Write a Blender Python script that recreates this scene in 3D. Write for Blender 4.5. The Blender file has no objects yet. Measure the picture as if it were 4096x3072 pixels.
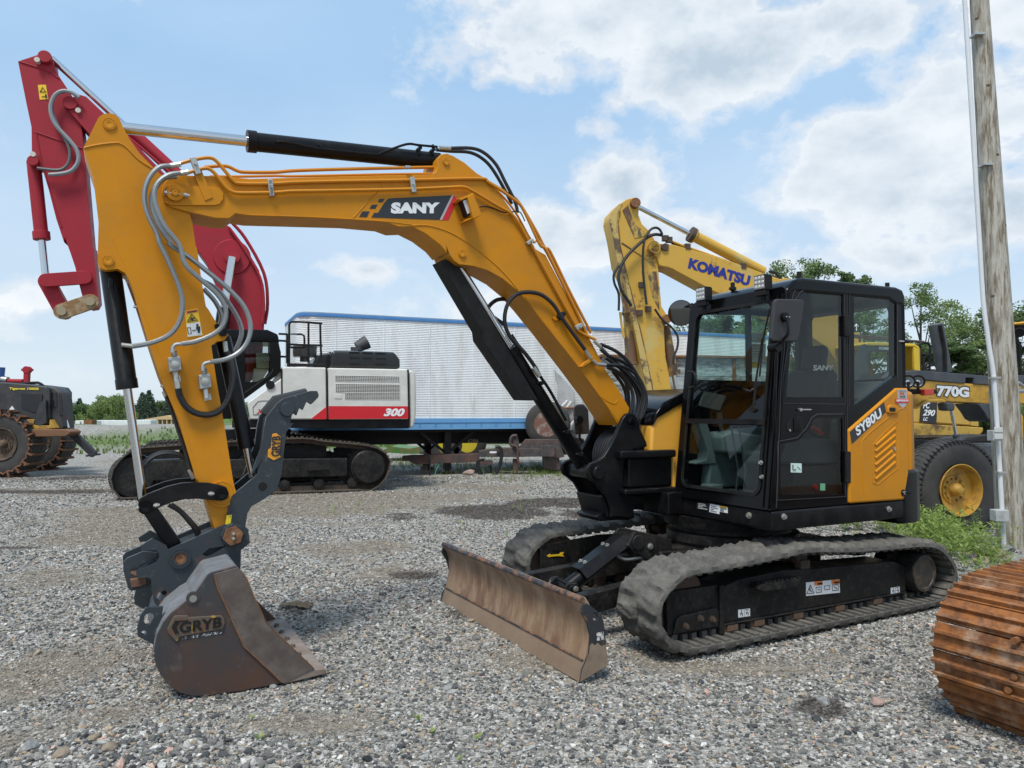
import bpy, bmesh, math, random
import numpy as np
from mathutils import Vector, Matrix
from mathutils.geometry import tessellate_polygon
rnd = random.Random(7)
sc = bpy.context.scene
col = sc.collection
# ------------------------------------------------------------------ camera
EYE = 1.62; FPX = 1610*4096/2212; PITCH = math.atan2(1648-1536, FPX)
cd = bpy.data.cameras.new('camera'); cam = bpy.data.objects.new('camera', cd); col.objects.link(cam)
cam.location = (0, 0, EYE); cam.rotation_euler = (math.pi/2+PITCH, 0, 0)
cd.sensor_width = 36; cd.lens = 36*FPX/4096; cd.clip_start = .05; cd.clip_end = 3000
sc.camera = cam
# ------------------------------------------------------------------ light
SUN_EL, SUN_AZ = math.radians(62), math.radians(200)     # azimuth clockwise from +Y
SKY_STRENGTH = .12; SUN_STRENGTH = 3.2; SUN_ANGLE = 16
sd = bpy.data.lights.new('sun', 'SUN'); so = bpy.data.objects.new('sun', sd); col.objects.link(so)
sd.energy = SUN_STRENGTH; sd.angle = math.radians(SUN_ANGLE); sd.color = (1, .955, .88)
sdir = Vector((math.sin(SUN_AZ)*math.cos(SUN_EL), math.cos(SUN_AZ)*math.cos(SUN_EL), math.sin(SUN_EL)))
so.rotation_euler = sdir.to_track_quat('Z', 'Y').to_euler(); so.location = (0, 0, 30)
sc.view_settings.view_transform = 'Standard'; sc.view_settings.look = 'None'
sc.view_settings.exposure = 0.18; sc.view_settings.gamma = 1
try: sc.view_settings.use_curve_mapping = False
except Exception: pass
W = bpy.data.worlds.new('World'); sc.world = W; W.use_nodes = True
def world():
    nt = W.node_tree; nt.nodes.clear(); N = nt.nodes.new; L = nt.links.new
    out = N('ShaderNodeOutputWorld'); sky = N('ShaderNodeTexSky'); sky.sky_type = 'NISHITA'
    sky.sun_disc = False; sky.sun_elevation = SUN_EL; sky.sun_rotation = SUN_AZ
    sky.air_density = 1.0; sky.dust_density = 2.2; sky.ozone_density = 1.4; sky.altitude = 200
    bg = N('ShaderNodeBackground'); bg.inputs[1].default_value = SKY_STRENGTH
    bc = N('ShaderNodeBackground'); mix = N('ShaderNodeMixShader')
    def math_(op, a, b=None, c=None, clamp=False):
        n = N('ShaderNodeMath'); n.operation = op; n.use_clamp = clamp
        for i, v in enumerate((a, b, c)):
            if v is None: continue
            if isinstance(v, (int, float)): n.inputs[i].default_value = v
            else: L(v, n.inputs[i])
        return n.outputs[0]
    tc = N('ShaderNodeTexCoord'); sep = N('ShaderNodeSeparateXYZ'); L(tc.outputs['Generated'], sep.inputs[0])
    X, Y, Z = sep.outputs
    az = math_('ARCTAN2', X, Y); el = math_('ARCSINE', Z)
    def noise(scale, det, rough, off=0, stretch=1.0):
        mp = N('ShaderNodeMapping'); mp.inputs['Location'].default_value = (off, off*.7, off*1.3)
        mp.inputs['Scale'].default_value = (1, 1, stretch)
        L(tc.outputs['Generated'], mp.inputs[0])
        n = N('ShaderNodeTexNoise'); n.inputs['Scale'].default_value = scale; n.inputs['Detail'].default_value = det
        n.inputs['Roughness'].default_value = rough; L(mp.outputs[0], n.inputs['Vector']); return n.outputs['Fac']
    n1 = noise(5, 8, .58, 3, 1.6); n2 = noise(22, 5, .6, 9, 1.3); n3 = noise(2.4, 4, .5, 1.7, 2.5)
    # cumulus banks: azimuth, elevation, half widths (degrees), strength
    B = [(8, 28, 13, 3.2, 1.2), (15, 24.8, 9, 3.2, 1.3), (25, 26, 8, 3.0, 1.15), (2, 25.5, 5, 2.0, .8), (36, 26, 10, 6, 1.0),
         (8.5, 16.8, 4.2, 2.6, 1.15), (2.5, 13.7, 4.2, 2.5, 1.2), (8, 13.2, 6.5, 2.4, 1.2), (14.5, 12.5, 5.5, 2.0, 1.1), (26, 16.8, 6.8, 4.6, 1.4), (31, 19, 8, 5, 1.1), (22, 10, 10, 2.5, .75),
         (33, 13, 8, 3.2, 1.0), (27, 10.5, 7, 2.2, .8), (-11.5, 10.7, 3.4, 1.0, .85), (-19, 10.3, 2, .8, .5), (-35, 7.0, 4.5, 2.0, .7),
         (2, 8.5, 8, 1.4, .6), (6, 21, 4, 1.2, .45), (48, 20, 12, 9, .9), (-60, 20, 18, 7, 1), (90, 30, 25, 10, 1), (-120, 25, 30, 10, 1), (170, 30, 40, 12, 1)]
    tot = None
    for (a, e, wa, we, s) in B:
        d1 = math_('MULTIPLY', math_('SUBTRACT', az, math.radians(a)), 1/math.radians(wa))
        d2 = math_('MULTIPLY', math_('SUBTRACT', el, math.radians(e)), 1/math.radians(we))
        r2 = math_('ADD', math_('MULTIPLY', d1, d1), math_('MULTIPLY', d2, d2))
        g = math_('MULTIPLY', math_('EXPONENT', math_('MULTIPLY', r2, -.9)), s)
        tot = g if tot is None else math_('MAXIMUM', tot, g)
    v = math_('ADD', math_('MULTIPLY_ADD', n1, 2.2, -1.06), math_('MULTIPLY_ADD', n2, 1.1, -.55))
    dens = math_('ADD', tot, v)
    ramp = N('ShaderNodeMapRange'); ramp.interpolation_type = 'SMOOTHSTEP'
    ramp.inputs['From Min'].default_value = .30; ramp.inputs['From Max'].default_value = .80
    L(dens, ramp.inputs['Value'])
    # thin veil and pale horizon air
    veil = N('ShaderNodeMapRange'); veil.inputs['From Min'].default_value = .42; veil.inputs['From Max'].default_value = .75
    veil.inputs['To Max'].default_value = .35; L(n3, veil.inputs['Value'])
    hz = N('ShaderNodeMapRange'); hz.inputs['From Min'].default_value = math.radians(24); hz.inputs['From Max'].default_value = 0
    hz.inputs['To Max'].default_value = .95; L(el, hz.inputs['Value'])
    base = math_('ADD', math_('MULTIPLY', veil.outputs[0], .3), .80)
    fac = math_('MAXIMUM', ramp.outputs[0], base, clamp=True)
    # cloud tone: grey-blue bellies, white tops
    tone = N('ShaderNodeMapRange'); tone.inputs['From Min'].default_value = .5; tone.inputs['From Max'].default_value = 1.35
    L(dens, tone.inputs['Value'])
    nb = noise(3.2, 6, .55, 21, 2.2)
    tfac = math_('MULTIPLY', tone.outputs[0], math_('MULTIPLY_ADD', nb, 4.4, -1.35, clamp=True), clamp=True)
    cr = N('ShaderNodeMix'); cr.data_type = 'RGBA'; L(tfac, cr.inputs[0])
    cr.inputs[6].default_value = (.84, .88, .92, 1); cr.inputs[7].default_value = (.47, .57, .67, 1)
    c2 = N('ShaderNodeMix'); c2.data_type = 'RGBA'; L(ramp.outputs[0], c2.inputs[0])
    blue = N('ShaderNodeMix'); blue.data_type = 'RGBA'; L(math_('ADD', hz.outputs[0], math_('MULTIPLY', veil.outputs[0], .5), clamp=True), blue.inputs[0])
    blue.inputs[6].default_value = (.38, .60, .86, 1); blue.inputs[7].default_value = (.70, .80, .88, 1); L(blue.outputs[2], c2.inputs[6]); L(cr.outputs[2], c2.inputs[7])
    L(c2.outputs[2], bc.inputs[0]); bc.inputs[1].default_value = 1.0
    L(sky.outputs[0], bg.inputs[0]); L(fac, mix.inputs[0]); L(bg.outputs[0], mix.inputs[1]); L(bc.outputs[0], mix.inputs[2])
    L(mix.outputs[0], out.inputs[0])
world()
# ------------------------------------------------------------------ materials
MATS = {}
def M(name, c, rough=.45, metal=0., coat=0., c2=None, amt=.5, sc_=3., soft=.08, rough2=.8, bump=0., bsc=40., c3=None, amt3=.5, sc3=12., stretch=(1, 1, 1), spec=.5, var=.12, inst=False, emit=0):
    if name in MATS: return MATS[name]
    m = bpy.data.materials.new(name); m.use_nodes = True; nt = m.node_tree; N = nt.nodes.new; L = nt.links.new
    b = nt.nodes['Principled BSDF']; b.inputs['Metallic'].default_value = metal; b.inputs['Roughness'].default_value = rough
    b.inputs['Coat Weight'].default_value = coat; b.inputs['Coat Roughness'].default_value = .08; b.inputs['Specular IOR Level'].default_value = spec
    tc = N('ShaderNodeTexCoord'); mp = N('ShaderNodeMapping'); L(tc.outputs['Object'], mp.inputs[0]); mp.inputs['Scale'].default_value = stretch
    def noise(s, d=6, r=.6):
        n = N('ShaderNodeTexNoise'); n.inputs['Scale'].default_value = s; n.inputs['Detail'].default_value = d; n.inputs['Roughness'].default_value = r
        L(mp.outputs[0], n.inputs['Vector']); return n.outputs['Fac']
    def mix(f, a, b_):
        n = N('ShaderNodeMix'); n.data_type = 'RGBA'; L(f, n.inputs[0])
        for i, v in ((6, a), (7, b_)):
            if isinstance(v, tuple): n.inputs[i].default_value = (*v, 1)
            else: L(v, n.inputs[i])
        return n.outputs[2]
    def step(v, t, s):
        n = N('ShaderNodeMapRange'); n.inputs['From Min'].default_value = t-s; n.inputs['From Max'].default_value = t+s; L(v, n.inputs['Value']); return n.outputs[0]
    cur = mix(noise(sc_*.7, 4), tuple(x*(1-var) for x in c), tuple(min(1, x*(1+var)) for x in c))
    rv = None
    if c2:
        f = step(noise(sc_, 9, .68), 1-amt*.5-.25, soft); cur = mix(f, cur, c2)
        n = N('ShaderNodeMapRange'); L(f, n.inputs['Value']); n.inputs['To Min'].default_value = rough; n.inputs['To Max'].default_value = rough2; rv = n.outputs[0]
        if metal < .5 and coat > 0:
            n = N('ShaderNodeMapRange'); L(f, n.inputs['Value']); n.inputs['To Min'].default_value = coat; n.inputs['To Max'].default_value = 0; L(n.outputs[0], b.inputs['Coat Weight'])
    if c3:
        f3 = step(noise(sc3, 8, .7), 1-amt3*.5-.25, soft); cur = mix(f3, cur, c3)
    L(cur, b.inputs['Base Color'])
    if rv is None:
        n = N('ShaderNodeMapRange'); L(noise(sc_*3), n.inputs['Value']); n.inputs['To Min'].default_value = max(0, rough-.08); n.inputs['To Max'].default_value = min(1, rough+.1); rv = n.outputs[0]
    L(rv, b.inputs['Roughness'])
    if bump:
        bn = N('ShaderNodeBump'); bn.inputs['Strength'].default_value = bump; bn.inputs['Distance'].default_value = .01
        L(noise(bsc, 6), bn.inputs['Height']); L(bn.outputs[0], b.inputs['Normal'])
    if emit: b.inputs['Emission Color'].default_value = (*c, 1); b.inputs['Emission Strength'].default_value = emit
    MATS[name] = m; return m
def glass(name, tint, rough=.0, dens=1.0):
    if name in MATS: return MATS[name]
    m = bpy.data.materials.new(name); m.use_nodes = True; nt = m.node_tree; nt.nodes.clear(); N = nt.nodes.new; L = nt.links.new
    o = N('ShaderNodeOutputMaterial'); t = N('ShaderNodeBsdfTransparent'); g = N('ShaderNodeBsdfGlossy'); mx = N('ShaderNodeMixShader'); f = N('ShaderNodeFresnel')
    t.inputs[0].default_value = (*tint, 1); g.inputs['Roughness'].default_value = .02; f.inputs[0].default_value = 1.5
    gm = N('ShaderNodeNewGeometry'); inv = N('ShaderNodeMath'); inv.operation = 'SUBTRACT'; inv.inputs[0].default_value = dens; L(gm.outputs['Backfacing'], inv.inputs[1]); inv.use_clamp = True   # a pane's inner face neither tints nor mirrors again
    r = N('ShaderNodeMath'); r.operation = 'MULTIPLY'; L(f.outputs[0], r.inputs[0]); L(inv.outputs[0], r.inputs[1]); L(r.outputs[0], mx.inputs[0])
    tm = N('ShaderNodeMix'); tm.data_type = 'RGBA'; L(gm.outputs['Backfacing'], tm.inputs[0]); tm.inputs[6].default_value = (*tint, 1); tm.inputs[7].default_value = (1, 1, 1, 1); L(tm.outputs[2], t.inputs[0])
    L(t.outputs[0], mx.inputs[1]); L(g.outputs[0], mx.inputs[2]); L(mx.outputs[0], o.inputs[0])
    MATS[name] = m; return m
YEL = (.57, .220, .004)
m_yel = M('yellow_paint', YEL, .40, var=.07, bump=.05, bsc=25, spec=.22, c2=(.42, .18, .02), amt=.22, sc_=3.5, soft=.25, rough2=.6, c3=(.46, .22, .04), amt3=.03, sc3=30)
m_yeld = M('pipe_yellow', (.55, .21, .008), .4, coat=.08, var=.06, spec=.35)
m_blk = M('black_paint', (.005, .005, .006), .32, coat=.0, spec=.22, c2=(.02, .019, .017), amt=.2, sc_=5, soft=.2, rough2=.5)
m_blkg = M('gloss_black', (.0035, .0035, .004), .16, coat=0, spec=.2, var=.1)
m_blkm = M('satin_black', (.008, .008, .009), .5, spec=.2, c2=(.03, .027, .024), amt=.25, sc_=6, soft=.25)
m_blkd = M('dusty_black', (.007, .007, .008), .38, spec=.25, c2=(.035, .031, .027), amt=.25, sc_=5, soft=.22, c3=(.08, .07, .055), amt3=.06, sc3=25)
m_void = M('dark_inside', (.006, .006, .006), .9)
m_hose = M('hose_rubber', (.014, .014, .015), .42, bump=.15, bsc=60)
m_chrome = M('chrome', (.62, .62, .62), .12, metal=1, var=.03)
m_steel = M('bare_steel', (.42, .42, .40), .38, metal=.9)
m_zinc = M('zinc', (.5, .5, .47), .35, metal=.8, c2=(.35, .3, .2), amt=.3, sc_=20)
m_white = M('white_decal', (.75, .76, .77), .45, var=.03)
m_red = M('red_decal', (.55, .012, .02), .4, var=.03)
m_bk = M('black_decal', (.02, .022, .026), .35, var=.03)
m_org = M('orange_decal', (.75, .30, .03), .4, var=.05)
m_ylw = M('yellow_decal', (.8, .5, .02), .4, var=.05)
m_rub = M('track_rubber', (.095, .091, .083), .85, spec=.2, c2=(.19, .178, .155), amt=.40, sc_=5, soft=.2, c3=(.06, .057, .052), amt3=.32, sc3=14, bump=.5, bsc=45)
m_rust = M('rust', (.19, .075, .03), .85, c2=(.30, .15, .06), amt=.5, sc_=9, soft=.15, c3=(.10, .04, .02), amt3=.4, sc3=16, bump=.3, bsc=50)
m_cast = M('rusty_casting', (.09, .055, .035), .8, c2=(.05, .04, .035), amt=.5, sc_=12, soft=.2)
m_tyre = M('tyre', (.022, .022, .023), .75, c2=(.07, .065, .058), amt=.4, sc_=4, soft=.3, bump=.3, bsc=30)
m_grey = M('coupler_grey', (.030, .038, .045), .42, coat=.05, spec=.4, c2=(.12, .05, .025), amt=.2, sc_=4, soft=.05, c3=(.08, .09, .095), amt3=.22, sc3=22, bump=.1, bsc=30)
# ------------------------------------------------------------------ frames and tracing
CR = dict(A=(0,150,1.952),B=(0,950,1.6592),C=(400,1800,1.58),E=(1000,450,1.7467),G=(1700,900,1.508),H=(1650,1900,1.8436),I=(2600,1050,1.508),J=(2400,1950,1.4747),K=(3300,1000,1.2762),L=(3500,2100,1.7067),M=(2300,700,1.659),N=(900,1200,1.4747),O=(0,1400,3.016),P=(2250,1350,2.0738),Q=(3350,1250,2.5523),S=(2650,1100,2.765),U=(0,1700,2.4578),V=(400,1850,2.7657),W=(3750,1200,1.659),X=(950,1250,2.765),Y=(1550,1700,2.765),Z=(0,2300,2.0109),D=(0,0,.54004))
def ray(c, x, y):
    ox, oy, s = CR[c]; u, v = ox+x/s, oy+y/s
    a, b = (u-2048)/FPX, (1536-v)/FPX; cp, sp = math.cos(PITCH), math.sin(PITCH)
    return Vector((a, cp-b*sp, sp+b*cp))
CAM = Vector((0, 0, EYE))
class Frame:                                                   # a machine's own axes: x forward, y left, z up
    def __init__(s, ox, oy, rot, oz=0):
        s.o = Vector((ox, oy, oz)); s.rot = rot; s.m = Matrix.Rotation(rot, 3, 'Z'); s.mi = s.m.transposed()
    def loc(s, p): return s.mi @ (p-s.o)
    def wld(s, p): return s.m @ Vector(p)+s.o
    def hit(s, c, x, y, axis, val):
        r = s.mi @ ray(c, x, y); o = s.loc(CAM); t = (val-o[axis])/r[axis]; return o+r*t
    def p(s, c, st, y, axis=1):                                # traced points on the plane (axis) = y, as 3D local points
        out = []
        for q in st.split():
            a, b = q.split(','); out.append(s.hit(c, float(a), float(b), axis, y))
        return out
    def t(s, c, st, y):                                        # the same as (x, z) pairs
        return [(q.x, q.z) for q in s.p(c, st, y)]
    def tt(s, st, y):                                          # 'A:1,2 3,4 B:5,6'
        out = []; c = None
        for q in st.split():
            if ':' in q: c, q = q.split(':')
            out += s.t(c, q, y)
        return out
def tag(o, label=None, cat=None, group=None, kind=None):
    if label: o['label'] = label
    if cat: o['category'] = cat
    if group: o['group'] = group
    if kind: o['kind'] = kind
    return o
def thing(name, label, cat, loc=(0, 0, 0), rot=0, group=None):
    o = bpy.data.objects.new(name, None); col.objects.link(o); o.location = loc; o.rotation_euler = (0, 0, rot); o.empty_display_size = .2
    return tag(o, label, cat, group)
def copy_tree(o, parent=None):
    c = o.copy(); col.objects.link(c); c.parent = parent
    for ch in list(o.children): copy_tree(ch, c)
    return c
def catmull(P, n=6, closed=False):
    P = [Vector(p) for p in P]; out = []; k = len(P)
    for i in range(k if closed else k-1):
        if closed: a, b, c, d = P[i-1], P[i], P[(i+1) % k], P[(i+2) % k]
        else: a, b, c, d = P[max(0, i-1)], P[i], P[i+1], P[min(k-1, i+2)]
        for j in range(n):
            t = j/n; out.append(.5*((2*b)+(c-a)*t+(2*a-5*b+4*c-d)*t*t+(3*b-a-3*c+d)*t*t*t))
    if not closed: out.append(P[-1])
    return out
class MB:
    def __init__(s): s.v = []; s.f = []; s.mi = []; s.cur = 0
    def m(s, i): s.cur = i; return s
    def add(s, vs, fs):
        b = len(s.v); s.v += [tuple(v) for v in vs]; s.f += [tuple(b+i for i in f) for f in fs]; s.mi += [s.cur]*len(fs); return s
    def box(s, x0, x1, y0, y1, z0, z1, M_=None):
        vs = [Vector((x, y, z)) for x in (x0, x1) for y in (y0, y1) for z in (z0, z1)]
        if M_ is not None: vs = [M_ @ v for v in vs]
        return s.add(vs, [(0, 1, 3, 2), (4, 6, 7, 5), (0, 4, 5, 1), (2, 3, 7, 6), (0, 2, 6, 4), (1, 5, 7, 3)])
    def beam(s, a, b, w, h, up=(0, 0, 1)):                     # box from a to b, width w (sideways), height h (up)
        a, b = Vector(a), Vector(b); d = (b-a); l = d.length; d.normalize(); u = Vector(up); x = d.cross(u).normalized(); z = x.cross(d)
        vs = [a+d*t*l+x*i*w/2+z*j*h/2 for t in (0, 1) for i in (-1, 1) for j in (-1, 1)]
        return s.add(vs, [(0, 1, 3, 2), (4, 6, 7, 5), (0, 4, 5, 1), (2, 3, 7, 6), (0, 2, 6, 4), (1, 5, 7, 3)])
    def prism(s, pts, a, b, axis=1, holes=None):               # pts 2D, extruded along axis from a to b
        def mk(p, t): return (p[0], t, p[1]) if axis == 1 else ((p[0], p[1], t) if axis == 2 else (t, p[0], p[1]))
        loops = [list(pts)]+[list(h) for h in (holes or [])]; n0 = 0; vs = []; fs = []
        flat = [p for l in loops for p in l]; n = len(flat)
        vs = [mk(p, a) for p in flat]+[mk(p, b) for p in flat]
        for l in loops:
            k = len(l); fs += [(n0+i, n0+(i+1) % k, n+n0+(i+1) % k, n+n0+i) for i in range(k)]; n0 += k
        if holes:
            tri = tessellate_polygon([[Vector((p[0], p[1], 0)) for p in l] for l in loops])
            fs += [tuple(t) for t in tri]+[tuple(n+i for i in t) for t in tri]
        else: fs += [tuple(range(n)), tuple(range(n, 2*n))]
        return s.add(vs, fs)
    def cyl(s, a, b, r, r2=None, n=24, caps=True):
        return s.lathe(a, b, [(0, r), (1, r if r2 is None else r2)], n, caps, True)
    def lathe(s, a, b, prof, n=24, caps=True, rel=False):      # prof: (t along a->b, radius)
        a, b = Vector(a), Vector(b); d = b-a; l = d.length if not rel else 1; ax = d.normalized(); L_ = d.length
        u = ax.orthogonal().normalized(); w = ax.cross(u); vs = []; fs = []
        for (t, r) in prof:
            c = a+ax*(t*L_ if rel else t)
            for i in range(n):
                q = 2*math.pi*i/n; vs.append(c+u*(math.cos(q)*r)+w*(math.sin(q)*r))
        for j in range(len(prof)-1):
            for i in range(n): fs.append((j*n+i, j*n+(i+1) % n, (j+1)*n+(i+1) % n, (j+1)*n+i))
        if caps: fs += [tuple(range(n)), tuple(range((len(prof)-1)*n, len(prof)*n))]
        return s.add(vs, fs)
    def tube(s, P, r, n=8, sm=0, closed=False):
        P = catmull(P, sm, closed) if sm else [Vector(p) for p in P]
        k = len(P); vs = []; fs = []; u = None
        for i in range(k):
            if closed: d = (P[(i+1) % k]-P[i-1])
            else: d = (P[min(k-1, i+1)]-P[max(0, i-1)])
            d.normalize()
            if u is None: u = d.orthogonal().normalized()
            else: u = (u-d*u.dot(d)).normalized()
            w = d.cross(u); rr = r(i/(k-1)) if callable(r) else r
            for j in range(n):
                q = 2*math.pi*j/n; vs.append(P[i]+u*math.cos(q)*rr+w*math.sin(q)*rr)
        for i in range(k if closed else k-1):
            for j in range(n): fs.append((i*n+j, i*n+(j+1) % n, ((i+1) % k)*n+(j+1) % n, ((i+1) % k)*n+j))
        if not closed: fs += [tuple(range(n)), tuple(range((k-1)*n, k*n))]
        return s.add(vs, fs)
    def quad(s, *p): return s.add(p, [tuple(range(len(p)))])
    def hexbolt(s, a, d, r=.014, h=.012):
        a = Vector(a); d = Vector(d).normalized(); s.cyl(a, a+d*h*.4, r*1.5, n=14); return s.cyl(a+d*h*.4, a+d*h*1.4, r, n=6)
    def build(s, name, mats, parent=None, bevel=0, ang=35, seg=2, label=None):
        me = bpy.data.meshes.new(name); me.from_pydata(s.v, [], s.f)
        for m_ in (mats if isinstance(mats, (list, tuple)) else [mats]): me.materials.append(m_)
        me.polygons.foreach_set('material_index', s.mi)
        bm = bmesh.new(); bm.from_mesh(me); bmesh.ops.recalc_face_normals(bm, faces=bm.faces); bm.to_mesh(me); bm.free()
        me.polygons.foreach_set('use_smooth', [True]*len(me.polygons)); me.set_sharp_from_angle(angle=math.radians(ang))
        o = bpy.data.objects.new(name, me); col.objects.link(o)
        if parent is not None: o.parent = parent
        if bevel:
            bv = o.modifiers.new('bevel', 'BEVEL'); bv.width = bevel; bv.segments = seg; bv.limit_method = 'ANGLE'; bv.angle_limit = math.radians(38); bv.harden_normals = False
            wn = o.modifiers.new('wn', 'WEIGHTED_NORMAL'); wn.keep_sharp = False
        if label: o['label'] = label
        return o
def text(s, BL, BR, TL, mat, parent, name='lettering', depth=.002, bold=.0, shear=0., out=None, label=None):
    cu = bpy.data.curves.new('t', 'FONT'); cu.body = s; cu.offset = bold; cu.extrude = .01; cu.shear = shear; cu.resolution_u = 4; cu.space_character = 1.0
    o = bpy.data.objects.new('t', cu); col.objects.link(o); dg = bpy.context.evaluated_depsgraph_get(); dg.update()
    me = bpy.data.meshes.new_from_object(o.evaluated_get(dg)); bpy.data.objects.remove(o)
    co = np.empty(len(me.vertices)*3); me.vertices.foreach_get('co', co); co = co.reshape(-1, 3)
    mn, mx = co.min(0), co.max(0); BL, BR, TL = (np.array(v) for v in (BL, BR, TL)); ex, ey = BR-BL, TL-BL
    nz = np.cross(ex, ey); nz = nz/np.linalg.norm(nz)
    q = BL+np.outer((co[:, 0]-mn[0])/(mx[0]-mn[0]), ex)+np.outer((co[:, 1]-mn[1])/(mx[1]-mn[1]), ey)+np.outer((co[:, 2]/.02+.5)*depth, nz)
    me.vertices.foreach_set('co', q.ravel()); me.materials.clear(); me.materials.append(mat); me.update()
    me.name = name; ob = bpy.data.objects.new(name, me); col.objects.link(ob); ob.parent = parent
    if label: ob['label'] = label
    return ob
def vx(p, y): return Vector((p[0], y, p[1]))
# ================================================================== the yellow midi excavator in front
EX = Frame(1.659, 6.434, math.radians(208))
ex = thing('yellow_excavator', 'clean golden yellow excavator with black cab, rubber tracks and dozer blade, in front', 'excavator', EX.o, EX.rot)
def belt(path, y0, y1, thick, lugh, pitch, ribs=.09, rows=2, n=None):
    """endless rubber belt: path is the closed outer centre line (x,z), lugs in staggered rows outside, ribs inside"""
    P = [Vector((p[0], p[1])) for p in catmull([(a, b, 0) for a, b in path], 10, True)]; P = [Vector((p.x, p.y)) for p in P]
    L_ = [0]
    for i in range(len(P)): L_.append(L_[-1]+(P[(i+1) % len(P)]-P[i]).length)
    T = L_[-1]; k = round(T/pitch); n = k*12; pts = []; j = 0
    for i in range(n):
        s = T*i/n
        while L_[j+1] < s: j += 1
        t = (s-L_[j])/(L_[j+1]-L_[j]); pts.append(P[j].lerp(P[(j+1) % len(P)], t))
    area = sum(pts[i].x*pts[(i+1) % n].y-pts[(i+1) % n].x*pts[i].y for i in range(n)); sg = 1 if area > 0 else -1
    nor = []
    for i in range(n):
        d = (pts[(i+1) % n]-pts[i-1]).normalized(); nor.append(Vector((d.y, -d.x))*sg)
    mb = MB(); Mx = 17; vs = []; fs = []
    for i in range(n):
        for m in range(Mx):
            w = m/(Mx-1); y = y0+(y1-y0)*w; row = int(min(.999, w)*rows); wr = w*rows-row
            ph = ((i/12+(.5 if row % 2 else 0)+.18*abs(w-.5))) % 1
            a = max(0, min(1, (ph-.06)*11, (.80-ph)*7)); b = max(0, min(1, (wr-.02)*12 if row else wr*14+.2, (1.0-wr)*9 if row == 0 else (1-wr)*14+.2))
            h = lugh*a*b*(.82+.18*math.sin(i*1.7+m))*(1-.10*rnd.random()); q = pts[i]+nor[i]*h; vs.append((q.x, y, q.y))
    for i in range(n):
        for m in range(Mx-1): fs.append((i*Mx+m, i*Mx+m+1, ((i+1) % n)*Mx+m+1, ((i+1) % n)*Mx+m))
    b = len(vs)
    for i in range(n):
        q = pts[i]-nor[i]*thick; vs += [(q.x, y0, q.y), (q.x, y1, q.y)]
    for i in range(n):
        j = (i+1) % n; fs.append((b+2*i, b+2*i+1, b+2*j+1, b+2*j)); fs.append((i*Mx, j*Mx, b+2*j, b+2*i)); fs.append((i*Mx+Mx-1, j*Mx+Mx-1, b+2*j+1, b+2*i+1))
    mb.add(vs, fs)
    kk = int(T/ribs); yc = (y0+y1)/2
    for q_ in range(kk):
        i = int(n*q_/kk); d = (pts[(i+1) % n]-pts[i-1]).normalized(); c = pts[i]-nor[i]*(thick+.007)
        for (a0, a1, hh) in ((y0+.012, yc-.07, .016), (yc+.07, y1-.012, .016), (yc-.065, yc-.03, .05), (yc+.03, yc+.065, .05)):
            cc = pts[i]-nor[i]*(thick+hh/2-.001); w = ribs*.24
            c4 = [cc+d*sx*w+nor[i]*sz*hh/2 for sx, sz in ((-1, -1), (1, -1), (1, 1), (-1, 1))]
            mb.prism([(c_.x, c_.y) for c_ in c4], a0, a1)
    return mb
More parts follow.
